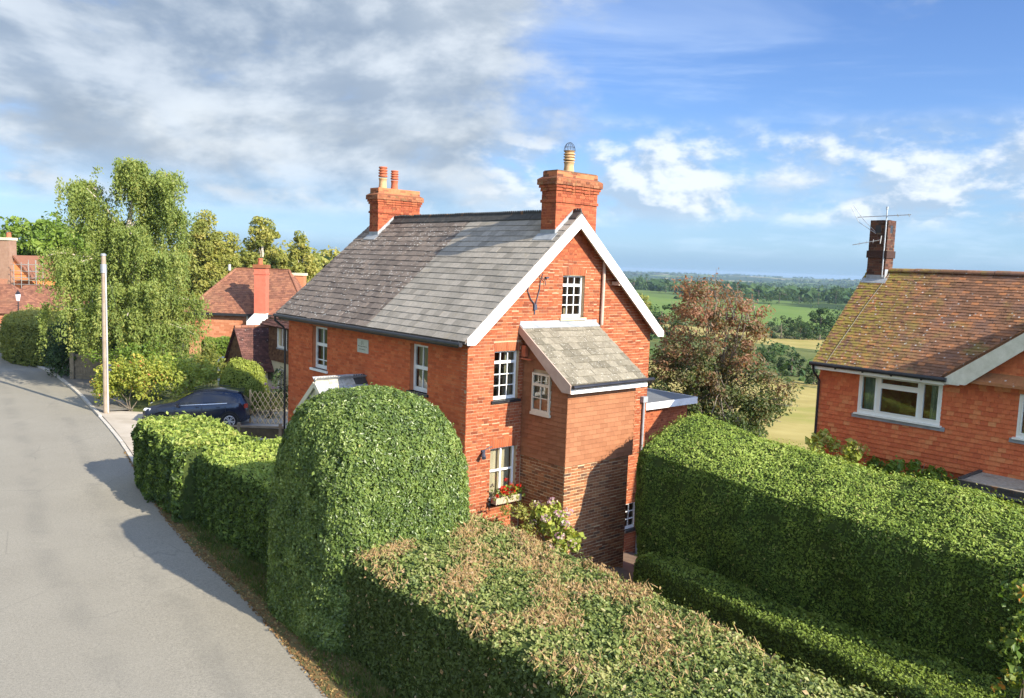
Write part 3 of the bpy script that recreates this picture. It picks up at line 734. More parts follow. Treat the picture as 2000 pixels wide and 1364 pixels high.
window(house, GA, G_HOLES[2][0], G_HOLES[2][1], 5.56, 6.68, (1, 1, .9, .75), 3, rails=(2,), sill='stone_sill', curtain=[('blind', .35, .55, .22, 0), ('curtain', .0, .3, .2, 0)])
window(house, GA, G_HOLES[3][0], G_HOLES[3][1], -.72, .08, (1, 1, 1), 2, sill='black', recess=.06)
window(house, FR, F_HOLES[0][0], F_HOLES[0][1], 3.50, 4.80, (.35, 1.0, 1.05), 2, bar=.03, rails=(1,), sill='white', recess=.12, fw=.075, curtain=[('net', .05, .35, 1, .55)])
window(house, FR, F_HOLES[1][0], F_HOLES[1][1], 3.54, 4.78, (1, 1.05), 2, bar=.03, rails=(0,), sill='black', recess=.12, fw=.075, curtain=[('blind', .04, .96, 1, 0)])
# ---- roof
roof = MB()
roof.prism([(-.30, -.28, 5.02), (-.30, -.28, 5.08), (HW_ / 2, -.28, roof_z(HW_ / 2)), (HW_ + .30, -.28, 5.08), (HW_ + .30, -.28, 5.02), (HW_ / 2, -.28, roof_z(HW_ / 2) - .09)], (0, HL + .56, 0))
roof = roof.build('roof', MT['slate_old'], house)
th = math.atan(KR); SL = (HW_ / 2 + .33) / math.cos(th)
RF = Frame((-.33, HL + .28, 5.355 - KR * .33), (0, -1, 0), (math.cos(th), 0, math.sin(th)), (-math.sin(th), 0, math.cos(th)))
RB = Frame((HW_ + .33, -.28, 5.355 - KR * .33), (0, 1, 0), (-math.cos(th), 0, math.sin(th)), (math.sin(th), 0, math.cos(th)))
a_split = HL + .28 - 4.12
SLW = .295
ps = courses(0, SL - .05, .232, lambda a, b: (a_split, HL + .56), [], (SLW,), .005, (0, SLW / 2))
lay(roof, RF, ps, .232, -.001, .006, MT['slate_new'], 'slate', 'slates', RF.p(HL - 1.0, .9), 210, lift=.015, lap=.03, jit=.0012)
ps = courses(0, SL - .05, .232, lambda a, b: (0, a_split - .006), [], (.255,), .005, (.1, .1 + .1275))
lay(roof, RF, ps, .232, -.001, .006, MT['slate_old'], 'slate', 'slates', lift=.017, lap=.03, jit=.0025)
ps = courses(0, SL - .05, .232, lambda a, b: (0, HL + .56), [], (SLW,), .005, (0, SLW / 2))
lay(roof, RB, ps, .232, -.001, .006, MT['slate_old'], 'slate', 'slates', lift=.013, lap=.03)
# crested ridge tiles
rz = roof_z(HW_ / 2)
def ridge_tile(n_teeth, L, wing, wing_drop, tooth_h):
    m_ = MB(); t = .018
    m_.prism([(0, 0, .035), (-wing, 0, -wing_drop), (-wing, 0, -wing_drop - t * 1.6), (0, 0, .035 - t * 2), (wing, 0, -wing_drop - t * 1.6), (wing, 0, -wing_drop)], (0, L - .008, 0))
    m_.box(-.018, .018, 0, L - .008, .02, .05)
    for i in range(n_teeth):
        y = (i + .5) * L / n_teeth; hw = L / n_teeth * .40
        m_.prism([(-.014, y - hw, .048), (-.014, y - hw * .55, .048 + tooth_h), (-.014, y + hw * .55, .048 + tooth_h), (-.014, y + hw, .048)], (.028, 0, 0))
    return m_
rme = None; y = -.28; k = 0
while y < HL + .2:
    if rme is None: ro = ridge_tile(5, .45, .19, .19 * KR - .02, .06).build('ridge_tile', MT['ridge'], roof); rme = ro.data
    else: ro = link('ridge_tile', rme, None, roof)
    ro.location = (HW_ / 2, y, rz + .028 + random.uniform(-.006, .006)); ro.rotation_euler = (0, random.uniform(-.02, .02), 0); y += .45; k += 1
# barge boards
def barge(parent, x_foot, z_foot, x_ap, z_ap, y, depth, t, mat, sgn, foot_drop=.0):
    m_ = MB(); d = depth
    m_.prism([(x_foot, y, z_foot), (x_ap, y, z_ap), (x_ap, y, z_ap - d * 1.34), (x_foot + sgn * d * .92, y, z_foot - d * .56), (x_foot, y, z_foot - d * .56)], (0, t, 0))
    return m_.build('barge_board', mat, parent)
zf = 5.355 - KR * .25 - .005
barge(roof, -.25, zf, HW_ / 2, rz - .012, -.302, .265, .03, MT['white'], 1)
barge(roof, HW_ + .25, zf, HW_ / 2, rz - .012, -.302, .265, .03, MT['white'], -1)
for sx in (0, 1):                                             # painted soffit behind the boards, purlin ends
    x0 = -.22 if sx == 0 else HW_ + .22
    m_ = MB(); m_.prism([(x0, -.27, zf - .10), (HW_ / 2, -.27, rz - .115), (HW_ / 2, -.27, rz - .145), (x0, -.27, zf - .13)], (0, .268, 0)); m_.build('soffit', MT['cream'], roof)
MB().obox((5.02, -.13, roof_z(5.02) - .33), (.07, 0, 0), (0, .13, 0), (0, 0, .05)).build('purlin_end', MT['pinkpaint'], roof)
# gutter and downpipe along the front
m_ = MB(); m_.tube([(-.385, -.22, 4.995), (-.385, HL + .25, 5.005)], .055, 10); m_.build('gutter', MT['black'], roof, smooth=True)
m_ = MB(); m_.box(-.30, -.02, -.02, HL + .02, 4.97, 5.02); m_.box(-.315, -.30, -.02, HL + .1, 4.90, 5.04); m_.build('fascia', MT['black'], roof)
m_ = MB(); m_.tube([(-.385, HL + .2, 4.97), (-.385, HL + .2, 4.84), (-.12, HL + .16, 4.62), (-.06, HL + .14, 4.5), (-.06, HL + .14, 0)], .036, 8); m_.build('downpipe', MT['black'], house, smooth=True)
# ---- chimneys
def chimney(parent, x0, x1, y0, y1, zb, ztop, pots, matb, matc, bands=True, mort='mortar_front'):
    c = MB(); c.box(x0, x1, y0, y1, zb, ztop - .02)
    root = c.build('chimney', MT[mort], parent)
    def ring(z, n, pr, mat, cap=False):
        if pr > 0: MB().box(x0 - pr + .004, x1 + pr - .004, y0 - pr + .004, y1 + pr - .004, z + .001, z + n * .075 - .004).build('corbel', MT[mort], root)
        X0, X1, Y0, Y1 = x0 - pr, x1 + pr, y0 - pr, y1 + pr
        for nm, f_, L in (('n', Frame((X0, Y0, 0), (1, 0, 0), (0, 0, 1), (0, -1, 0)), X1 - X0), ('w', Frame((X0, Y1, 0), (0, -1, 0), (0, 0, 1), (-1, 0, 0)), Y1 - Y0),
                         ('e', Frame((X1, Y0, 0), (0, 1, 0), (0, 0, 1), (1, 0, 0)), Y1 - Y0), ('s', Frame((X1, Y1, 0), (-1, 0, 0), (0, 0, 1), (0, 1, 0)), X1 - X0)):
            lay(root, f_, courses(z, z + n * .075 - .001, .075, lambda a, b: (0, L), [], BR['seq'], .01, (0, .165)), .065, -.02, .005, mat, 'brick', 'brickwork')
    if not bands:
        ring(zb, int((ztop - zb) / .075), 0.0, matb)
        return root
    n_sh = int(round((ztop - .83 - zb) / .075)); ring(zb, n_sh, 0, matb); z = zb + n_sh * .075
    ring(z, 1, .03, matb); z += .075
    ring(z, 3, .004, matb); z += .225
    for pr in (.035, .065): ring(z, 1, pr, matb); z += .075
    ring(z, 2, .10, matc); z += .15
    MB().prism([(x0 - .10, y0 - .10, z), (x1 + .10, y0 - .10, z), (x1 + .02, y0 - .02, z + .05), (x0 - .02, y0 - .02, z + .05)], (0, 0, .001)).build('cap', MT['brick_cap'], root)
    vs = [(x0 - .095, y0 - .095, z), (x1 + .095, y0 - .095, z), (x1 + .095, y1 + .095, z), (x0 - .095, y1 + .095, z), (x0 - .01, y0 - .01, z + .06), (x1 + .01, y0 - .01, z + .06), (x1 + .01, y1 + .01, z + .06), (x0 - .01, y1 + .01, z + .06)]
    m2 = MB(); m2.add(vs, [(0, 3, 2, 1), (4, 5, 6, 7), (0, 1, 5, 4), (1, 2, 6, 5), (2, 3, 7, 6), (3, 0, 4, 7)]); m2.build('weathering', MT['brick_cap'], root)
    ring(z + .055, 2, -.005, matc); z += .205
    MB().box(x0 + .02, x1 - .02, y0 + .02, y1 - .02, z - .03, z + .012).build('flaunching', MT['mortar_dark'], root)
    for (px0, py0, ph, pr, pm, ribm) in pots:
        pr_ = [(pr * 1.06, 0), (pr * .92, ph * .30), (pr * .95, ph * .42), (pr * 1.08, ph * .46), (pr * 1.02, ph * .50), (pr * 1.08, ph * .55)]
        for k in range(3): zz0 = ph * (.58 + .12 * k); pr_ += [(pr * 1.14, zz0), (pr * 1.14, zz0 + ph * .035), (pr * .88, zz0 + ph * .06), (pr * .88, zz0 + ph * .10)]
        pr_ += [(pr * 1.10, ph * .95), (pr * 1.02, ph), (pr * .80, ph), (pr * .78, ph * .9)]
        po = MB().lathe([(a, b) for a, b in pr_[:5]], (px0, py0, z), 18).build('chimney_pot', MT[pm], root, smooth=True)
        MB().lathe([(a, b) for a, b in pr_[5:]], (px0, py0, z), 18).build('pot_louvres', MT[ribm], root, smooth=True)
    return root, z
c1, zc = chimney(house, 2.70, 4.20, .0, .53, 7.10, 9.32, [(3.36, .26, .57, .135, 'buff', 'buff')], MT['brick_chim'], MT['brick_cap'])
m_ = MB()                                                      # wire bird guard
for k in range(5):
    t = math.pi * k / 5; pts = []
    for j in range(11):
        a = math.pi * j / 10; pts.append((3.36 + .15 * math.cos(a) * math.cos(t), .26 + .15 * math.cos(a) * math.sin(t), zc + .56 + .22 * math.sin(a)))
    m_.tube(pts, .0055, 5)
for r_, z_ in ((.15, .56), (.135, .66)):
    m_.tube([(3.36 + r_ * math.cos(a), .26 + r_ * math.sin(a), zc + z_) for a in np.linspace(0, 2 * math.pi, 19)], .0055, 5)
m_.build('bird_guard', MT['wire'], c1)
c2, zc2 = chimney(house, 2.70, 4.35, 8.50, 9.03, 7.10, 9.30, [(3.02, 8.76, .74, .135, 'buff', 'terracotta'), (3.48, 8.76, .66, .12, 'terracotta', 'terracotta')], MT['brick_chim'], MT['brick_cap'])
for (cc, ysd, x0) in ((c1, -.012, 2.70), (c2, 8.488, 2.70)):      # stepped lead flashing up the side
    m_ = MB(); x = x0; n = 9; wd = (HW_ / 2 - .05 - x0) / n
    for i in range(n):
        xa = x0 + i * wd; z_ = roof_z(xa) + .01
        m_.prism([(xa, ysd, z_ - .04), (xa + wd, ysd, z_ + wd * KR - .04), (xa + wd, ysd, z_ + wd * KR + .14), (xa, ysd, z_ + wd * KR + .06)], (0, .008, 0))
    m_.build('flashing', MT['lead'], cc)
    m_ = MB(); m_.obox((x0 - .10, ysd + .27, roof_z(x0 - .10) + .03), (.10, 0, .10 * KR), (0, .36, 0), (-.005, 0, .006)); m_.box(x0 - .012, x0 - .004, ysd + .0, ysd + .55, roof_z(x0), roof_z(x0) + .13); m_.build('apron', MT['lead'], cc)
# ---- plaque
m_ = MB(); m_.obox(FR.p(fa(4.765), 4.465, .008), FR.A * .29, FR.S * .19, FR.N * .02); plq = m_.build('date_plaque', MT['plaque'], house)
def text(body, size, fr, a, z, n, mat, parent, name='lettering'):
    cu = bpy.data.curves.new(name, 'FONT'); cu.body = body; cu.size = size; cu.align_x = 'CENTER'; cu.extrude = .002
    t_ = bpy.data.objects.new('tmp', cu); COL.objects.link(t_); bpy.context.view_layer.update()
    me_ = bpy.data.meshes.new_from_object(t_); bpy.data.objects.remove(t_)
    o_ = link(name, me_, mat, parent); o_.matrix_basis = fr.mat4(a, z, n); return o_
text('J L', .13, FR, fa(4.765), 4.52, .030, MT['ink'], plq)
m_ = MB()
for r, (zz_, w0) in enumerate(((4.455, .23), (4.37, .15))):      # two worn lines nobody can read any more
    x = -w0
    while x < w0:
        w = random.uniform(.012, .03); m_.obox(FR.p(fa(4.765) + x, zz_ + random.uniform(-.006, .006), .029), FR.A * w * .5, FR.S * .013, FR.N * .001); x += w + random.uniform(.012, .02)
m_.build('worn_inscription', MT['ink'], plq)
# ---- gabled porch hood on the front
PU, PZ, PP, PH = 4.65, 3.56, 1.55, 1.15
porch = MB(); porch.prism([(-PP, PU - PH, PZ - 1.06), (-PP, PU - PH, PZ - 1.0), (-PP, PU, PZ), (-PP, PU + PH, PZ - 1.0), (-PP, PU + PH, PZ - 1.06), (-PP, PU, PZ - .09)], (PP - .002, 0, 0))
porch = porch.build('porch', MT['slate_porch'], house)
sl_ = math.hypot(PH, 1.0)
for sg in (-1, 1):
    pf = Frame((-PP if sg < 0 else -.01, PU + sg * PH, PZ - 1.0), (1 if sg < 0 else -1, 0, 0), (0, -sg * PH / sl_, 1 / sl_), (0, sg / sl_, PH / sl_))
    lay(porch, pf, courses(0, sl_ - .05, .24, lambda a, b: (0, PP - .01), [], (.42,), .005, (0, .21)), .24, 0, .006, MT['slate_porch'], 'slate', 'slates', lift=.012, lap=.03,
        focus=pf.p(.5, .5), count=18)
for k in range(4):
    L = PP / 4; m_ = ridge_tile(5, L, .17, .14, .05); o_ = m_.build('ridge_tile', MT['ridge_pale'] if k < 3 else MT['ridge'], porch)  # outer three ridge tiles pale, the one at the wall dark
    o_.matrix_basis = Matrix.Translation((-PP + k * L, PU, PZ + .03)) @ Matrix.Rotation(-math.pi / 2, 4, 'Z')
m_ = MB(); m_.prism([(-PP + .06, PU - PH + .12, PZ - 1.02), (-PP + .06, PU, PZ - .10), (-PP + .06, PU + PH - .12, PZ - 1.02)], (.04, 0, 0)); m_.build('porch_gable', MT['cream'], porch)
for sg in (-1, 1):
    m_ = MB(); m_.bar((-PP - .015, PU + sg * PH, PZ - 1.05), (-PP - .015, PU, PZ - .05), .03, .13); m_.build('verge_board', MT['cream'], porch)
    MB().box(-PP + .02, -PP + .12, PU + sg * (PH - .2) - .05, PU + sg * (PH - .2) + .05, 0.0, PZ - 1.0).build('post', MT['cream'], porch)
# ---- tile-hung lean-to on the gable end
EX0, EX1, EY = 1.78, 4.25, -1.64
ext = MB(); ext.box(EX0 + .04, EX1 - .12, EY + .04, -.002, -1.6, 2.2); ext.prism([(EX0 + .05, EY + .05, 2.2), (EX0 + .05, -.002, 2.2), (EX0 + .05, -.002, 5.20), (EX0 + .05, EY + .05, 4.06)], (.16, 0, 0))
ext.box(EX0 + .21, EX1 - .05, EY + .05, EY + .2, 2.2, 4.06); ext.prism([(EX1 - .21, EY + .2, 2.2), (EX1 - .21, -.002, 2.2), (EX1 - .21, -.002, 5.20), (EX1 - .21, EY + .2, 4.16)], (.16, 0, 0))
ext = ext.build('lean_to', MT['mortar_stock'], house)
EF = Frame((EX0, EY, 0), (1, 0, 0), (0, 0, 1), (0, -1, 0)); ES = Frame((EX0, 0, 0), (0, -1, 0), (0, 0, 1), (-1, 0, 0)); ER = Frame((EX1, EY, 0), (0, 1, 0), (0, 0, 1), (1, 0, 0))
ewin = (.40, 1.04, 3.28, 4.26)
b2 = dict(seq=(.215,), joint=.010, shift=(0, .1125))
bF = Frame((EX0 + .04, EY + .04, 0), (1, 0, 0), (0, 0, 1), (0, -1, 0)); bS = Frame((EX0 + .04, 0, 0), (0, -1, 0), (0, 0, 1), (-1, 0, 0))
ps = courses(-1.6, 2.12, .075, lambda a, b: (0, EX1 - EX0 - .16), [], (.213,), .013, (0, .113))
lay(ext, bF, ps, .062, -.02, .006, MT['brick_stock'], 'brick', 'brickwork', bF.p(.6, 1.0), 130, ok=lambda p: p[2] > -.4)
ps = courses(-1.6, 2.12, .075, lambda a, b: (0.003, -EY - .045), [], (.213,), .013, (0, .113))
lay(ext, bS, ps, .062, -.02, .006, MT['brick_stock'], 'brick', 'brickwork')
TG = .118
ps = courses(2.10, 4.02, TG, lambda a, b: (0, EX1 - EX0), [], (.262,), .0022, (0, .131))
lay(ext, EF, ps, TG, -.03, -.018, MT['tile_ext'], 'hung_tile', 'hung_tiles', EF.p(1.2, 3), 180, lift=.022, lap=.02, jit=.0006)
ps = courses(2.10, 5.1, TG, lambda a, b: (0, min(-EY, -EY - (b - 4.05) / .70)) if b > 4.05 else (0, -EY), [ewin], (.262,), .0022, (0, .131))
lay(ext, ES, ps, TG, -.03, -.018, MT['tile_ext'], 'hung_tile', 'hung_tiles', ES.p(.9, 3), 110, lift=.022, lap=.02, jit=.0006)
ps = courses(2.10, 5.1, TG, lambda a, b: (max(0, (b - 4.05) / .70), -EY) if b > 4.05 else (0, -EY), [], (.262,), .0022, (0, .131))
lay(ext, ER, ps, TG, -.03, -.018, MT['tile_ext'], 'hung_tile', 'hung_tiles', lift=.016, lap=.02, jit=.0006)
window(house, ES, ewin[0], ewin[1], ewin[2], ewin[3], (1, 1, .72), 2, rails=(1,), sill='cream', mats=('cream', 'glass'), recess=-.045, depth=.07, sill_ext=.03, fw=.05, curtain=[('curtain', .05, .95, 1, 0)])
eth = math.atan((5.40 - 4.13) / 1.86); ESL = 1.86 / math.cos(eth)
EX = Frame((EX0 - .16, -1.86, 4.13), (1, 0, 0), (0, math.cos(eth), math.sin(eth)), (0, -math.sin(eth), math.cos(eth)))
m_ = MB(); m_.prism([EX.p(0, 0, 0), EX.p(0, ESL, 0), EX.p(0, ESL, -.07), EX.p(0, 0, -.07)], (EX1 - EX0 + .30, 0, 0)); er = m_.build('lean_to_roof', MT['slate_stone'], house)
ps = courses(0, ESL - .02, .245, lambda a, b: (0, EX1 - EX0 + .30), [], (.30,), .006, (0, .15))
lay(er, EX, ps, .245, -.001, .008, MT['slate_stone'], 'slate', 'slates', EX.p(1.3, .8), 70, lift=.015, lap=.03, jit=.002)
m_ = MB(); m_.obox(EX.p((EX1 - EX0 + .3) / 2, ESL - .07, .022), (1.40, 0, 0), EX.S * .09, EX.N * .006); m_.box(EX0 - .16, EX1 + .14, -.016, -.008, 5.36, 5.50); m_.build('flashing', MT['lead'], er)
m_ = MB(); m_.prism([(EX0 - .162, -1.90, 4.13), (EX0 - .162, 0, 5.415), (EX0 - .162, 0, 5.21), (EX0 - .162, -1.62, 3.93), (EX0 - .162, -1.90, 3.93)], (-.028, 0, 0)); m_.build('barge_board', MT['pinkpaint'], er)
MB().box(EX0 - .155, EX1 + .13, -1.90, -1.87, 3.92, 4.08).build('fascia', MT['white'], er)
m_ = MB(); m_.tube([(EX0 - .16, -1.955, 4.085), (EX1 + .30, -1.955, 4.10)], .05, 10); m_.build('gutter', MT['black'], er, smooth=True)
m_ = MB(); m_.tube([(EX1 + .22, -1.95, 4.07), (EX1 + .22, -1.9, 3.96), (EX1 + .10, -1.70, 3.88)], .034, 8); m_.build('downpipe', MT['black'], er, smooth=True)
m_ = MB(); m_.box(EX0 - .12, EX0 - .02, -.20, -.06, 4.62, 4.90); m_.box(EX0 - .13, EX0 - .02, -.42, -.05, 4.55, 4.585); m_.build('vent_box', MT['terracotta'], ext)
# ---- small fittings
m_ = MB(); m_.tube([(4.54, -.07, 5.35), (4.54, -.07, 7.2)], .045, 10); m_.build('vent_pipe', MT['pinkpaint'], house, smooth=True)
m_ = MB(); m_.box(2.04, 2.13, -.06, -.005, 5.78, 5.92); m_.box(2.07, 2.10, -.03, -.005, 5.66, 5.78)
m_.tube([(2.07, -.03, 5.92), (1.93, -.03, 6.05), (1.82, -.03, 6.25), (1.84, -.03, 6.4)], .012, 6); m_.tube([(2.10, -.03, 5.92), (2.16, -.03, 6.12), (2.22, -.03, 6.3), (2.24, -.03, 6.5), (2.24, -.1, 6.7)], .012, 6)
m_.tube([(2.24, -.05, 6.62), (2.38, -.05, 6.52), (2.40, -.06, 6.4)], .01, 6); m_.box(2.40, 2.50, -.07, -.006, 6.58, 6.62); m_.build('cable_bracket', MT['wire'], house)
m_ = MB(); m_.box(.50, .60, -.05, -.006, 2.28, 2.36); m_.tube([(.54, -.05, 2.31), (.48, -.13, 2.26), (.44, -.20, 2.20)], [.03, .05, .055], 8); m_.tube([(.60, -.04, 2.36), (.82, -.04, 2.42)], .012, 6); m_.build('security_light', MT['wire'], house)
# rear flat-roofed extension
m_ = MB(); m_.box(HW_ + .002, 9.42, .55, 3.2, -2.2, 2.72); rear = m_.build('rear_extension', MT['mortar_front'], house)
ps = courses(-2.2, 2.68, .075, lambda a, b: (0, 2.7), [], BR['seq'], .01, BR['shift'])
lay(rear, Frame((HW_ + .01, .55, 0), (1, 0, 0), (0, 0, 1), (0, -1, 0)), ps, .065, -.02, .006, MT['brick'], 'brick', 'brickwork')
MB().box(HW_ - .02, 9.60, .35, 3.4, 2.84, 2.90).build('flat_roof', MT['felt'], rear)
m_ = MB(); m_.box(HW_ + .002, 9.62, .31, .35, 2.70, 2.905); m_.box(9.60, 9.64, .35, 3.4, 2.70, 2.905); m_.build('fascia', MT['white'], rear)
m_ = MB(); m_.tube([(6.52, -.06, 3.05), (6.52, -.06, -1.6)], .036, 8); m_.box(6.42, 6.62, -.12, -.006, 3.05, 3.22); m_.build('downpipe', MT['lead'], house, smooth=True)

# ================================================================== THE NEIGHBOUR'S HOUSE (right)
RV = 8.70
nb = empty('tile_hung_house', O, TH, 'red tile-hung house on the right with mossy clay tile roof', 'house')
NF = Frame((RV, 0, 0), (0, -1, 0), (0, 0, 1), (-1, 0, 0))     # its front: a = -u, so a grows towards the camera
NA0, NA1, NE = 4.30, 15.2, 4.47
NRK = .92; NRW = 2.70                                        # roof slope, half depth
nz = lambda w: NE + .16 + NRK * (w - (RV - .35))
N_HOLES = [(5.37, 7.42, 3.42, 4.46), (9.06, 10.6, 3.44, 4.42)]
m_ = MB(); wall_core(m_, NF, [NA0, NA1], N_HOLES, lambda a: 4.62, -1.9, .22); nwall = m_.build('front_wall', MT['mortar_front'], nb)
m_ = MB(); m_.prism([(RV, -NA0 - .2, -1.9), (RV, -NA0 - .2, NE), (RV + NRW - .35, -NA0 - .2, nz(RV + NRW - .35) - .08), (RV + 2 * NRW - .7, -NA0 - .2, NE), (RV + 2 * NRW - .7, -NA0 - .2, -1.9)], (0, .199, 0))
m_.box(RV + 2 * NRW - .9, RV + 2 * NRW - .7, -NA1, -NA0 - .2, -1.9, NE); m_.box(RV, RV + 2 * NRW - .7, -NA1 - .2, -NA1, -1.9, NE)
m_.build('side_wall', MT['tile_wall'], nb)
NTG = .112
ps = courses(2.36, 4.56, NTG, lambda a, b: (NA0 - .04, NA1), N_HOLES, (.165,), .0028, (0, .0825))
lay(nwall, NF, ps, NTG, .022, .034, MT['tile_wall'], 'hung_tile', 'hung_tiles', NF.p(8.3, 3.4), 250, lift=.024, lap=.02, jit=.0015)
ps = courses(-1.9, 2.33, .075, lambda a, b: (NA0, NA1), [], BR['seq'], .01, BR['shift'])
lay(nwall, NF, ps, .065, -.02, .006, MT['brick_front'], 'brick', 'brickwork')
GF, GB, GK = 7.57, 14.43, .755                               # the cross gable: feet and slope
gz_ = lambda a: 4.62 + GK * min(a - GF, GB - a)
NG = Frame((RV - .10, 0, 0), (0, -1, 0), (0, 0, 1), (-1, 0, 0))
m_ = MB(); m_.prism([NG.p(GF + .2, 4.47), NG.p(GB - .2, 4.47), NG.p(GB - .2, gz_(GB - .2) - .1), NG.p(11, gz_(11) - .1), NG.p(GF + .2, gz_(GF + .2) - .1)], (.3, 0, 0)); ngab = m_.build('gable', MT['mortar_front'], nb)
ps = courses(4.44, 7.0, NTG, lambda a, b: (GF + .1 + max(0, (b - 4.62) / GK), GB - .1 - max(0, (b - 4.62) / GK)), [], (.165,), .0028, (0, .0825))
lay(ngab, NG, ps, NTG, .012, .024, MT['tile_wall'], 'hung_tile', 'hung_tiles', NG.p(8.8, 4.8), 50, lift=.014, lap=.02)
# roofs
nrz = nz(RV + NRW - .35)
m_ = MB(); m_.prism([(RV - .35, -NA0 + .06, nz(RV - .35)), (RV + NRW - .35, -NA0 + .06, nrz), (RV + 2 * NRW - .35, -NA0 + .06, nz(RV - .35)), (RV + 2 * NRW - .35, -NA0 + .06, nz(RV - .35) - .07), (RV + NRW - .35, -NA0 + .06, nrz - .10), (RV - .35, -NA0 + .06, nz(RV - .35) - .07)], (0, -(NA1 - NA0) - .3, 0))
nroof = m_.build('roof', MT['tile_roof'], nb)
nth = math.atan(NRK); NSL = NRW / math.cos(nth)
NR = Frame((RV - .37, 0, nz(RV - .37)), (0, -1, 0), (math.cos(nth), 0, math.sin(nth)), (-math.sin(nth), 0, math.cos(nth)))
def nspan(s0, s1):
    h = NR.p(0, (s0 + s1) / 2)[2]
    return (NA0 - .10, min(NA1, GF + .05 + max(0, (h - 4.55) / GK)))
ps = courses(0, NSL, .100, nspan, [], (.165,), .0035, (0, .0825))
lay(nroof, NR, ps, .100, -.001, .010, MT['tile_roof'], 'roof_tile', 'roof_tiles', NR.p(7.0, .9), 300, lift=.014, lap=.03, jit=.0022)
rme = None; a = NA0 - .08
while a < 11.2:                                               # half-round ridge tiles
    if rme is None:
        m_ = MB(); n = 8
        vs = [(.125 * math.cos(math.pi * i / n), 0, .125 * math.sin(math.pi * i / n) * .8) for i in range(n + 1)]
        m_.prism(vs, (0, -.325, 0)); ro = m_.build('ridge_tile', MT['tile_roof'], nroof); rme = ro.data
    else: ro = link('ridge_tile', rme, None, nroof)
    ro.location = (RV + NRW - .35, -a, nrz - .03 + random.uniform(-.006, .006)); a += .332
# gable roof planes
for sg in (0, 1):
    a0, a1 = (GF, 11.0) if sg == 0 else (GB, 11.0)
    m_ = MB(); x0 = RV - .38
    m_.prism([(x0, -a0, 4.62), (x0, -a1, gz_(11)), (x0, -a1, gz_(11) + .09), (x0, -a0 + (.05 if sg == 0 else -.05), 4.69)], (NRW + .3, 0, 0)); m_.build('gable_roof', MT['tile_roof'], nroof)
    m_ = MB(); d = .235; sgn = 1 if sg == 0 else -1
    m_.prism([(x0 - .03, -(a0 - sgn * .02), 4.615), (x0 - .03, -a1, gz_(11) + .03), (x0 - .03, -a1, gz_(11) + .03 - d * 1.25), (x0 - .03, -(a0 + sgn * .46), 4.615 - .11), (x0 - .03, -(a0 + sgn * .33), 4.615 - .11), (x0 - .03, -(a0 + sgn * .33), 4.48), (x0 - .03, -(a0 - sgn * .02), 4.48)], (.03, 0, 0)); m_.build('barge_board', MT['mossy_white'], nroof)
    m_ = MB()
    for i in range(26):                                       # verge tiles along the gable edge
        t = i / 26; aa = a0 + (a1 - a0) * t; m_.obox((x0 + .06, -aa, gz_(aa) + .085), (.10, 0, 0), (0, -sgn * .075, GK * .075), (0, GK * .006 * sgn, .008))
    m_.build('verge_tiles', MT['tile_roof'], nroof, kind='stuff')
MB().box(RV - .40, RV - .38, -GF, -NA0 + .1, 4.45, 4.58).build('fascia', MT['upvc'], nroof)
MB().box(RV - .38, RV - .02, -GF, -NA0 + .06, 4.44, 4.46).build('soffit', MT['upvc'], nroof)
m_ = MB(); m_.tube([(RV - .45, -NA0 + .12, 4.585), (RV - .45, -GF - .05, 4.575)], .055, 10)
m_.tube([(RV - .45, -NA0 + .02, 4.55), (RV - .40, -NA0 + .02, 4.38), (RV - .08, -NA0 + .02, 4.12), (RV - .06, -NA0 + .02, -1)], .034, 8); m_.build('gutter', MT['black'], nroof, smooth=True)
m_ = MB(); a = 4.9
while a < GF: m_.box(RV - .47, RV - .43, -a - .02, -a + .02, 4.50, 4.58); a += .72
m_.build('gutter_brackets', MT['black'], nroof)
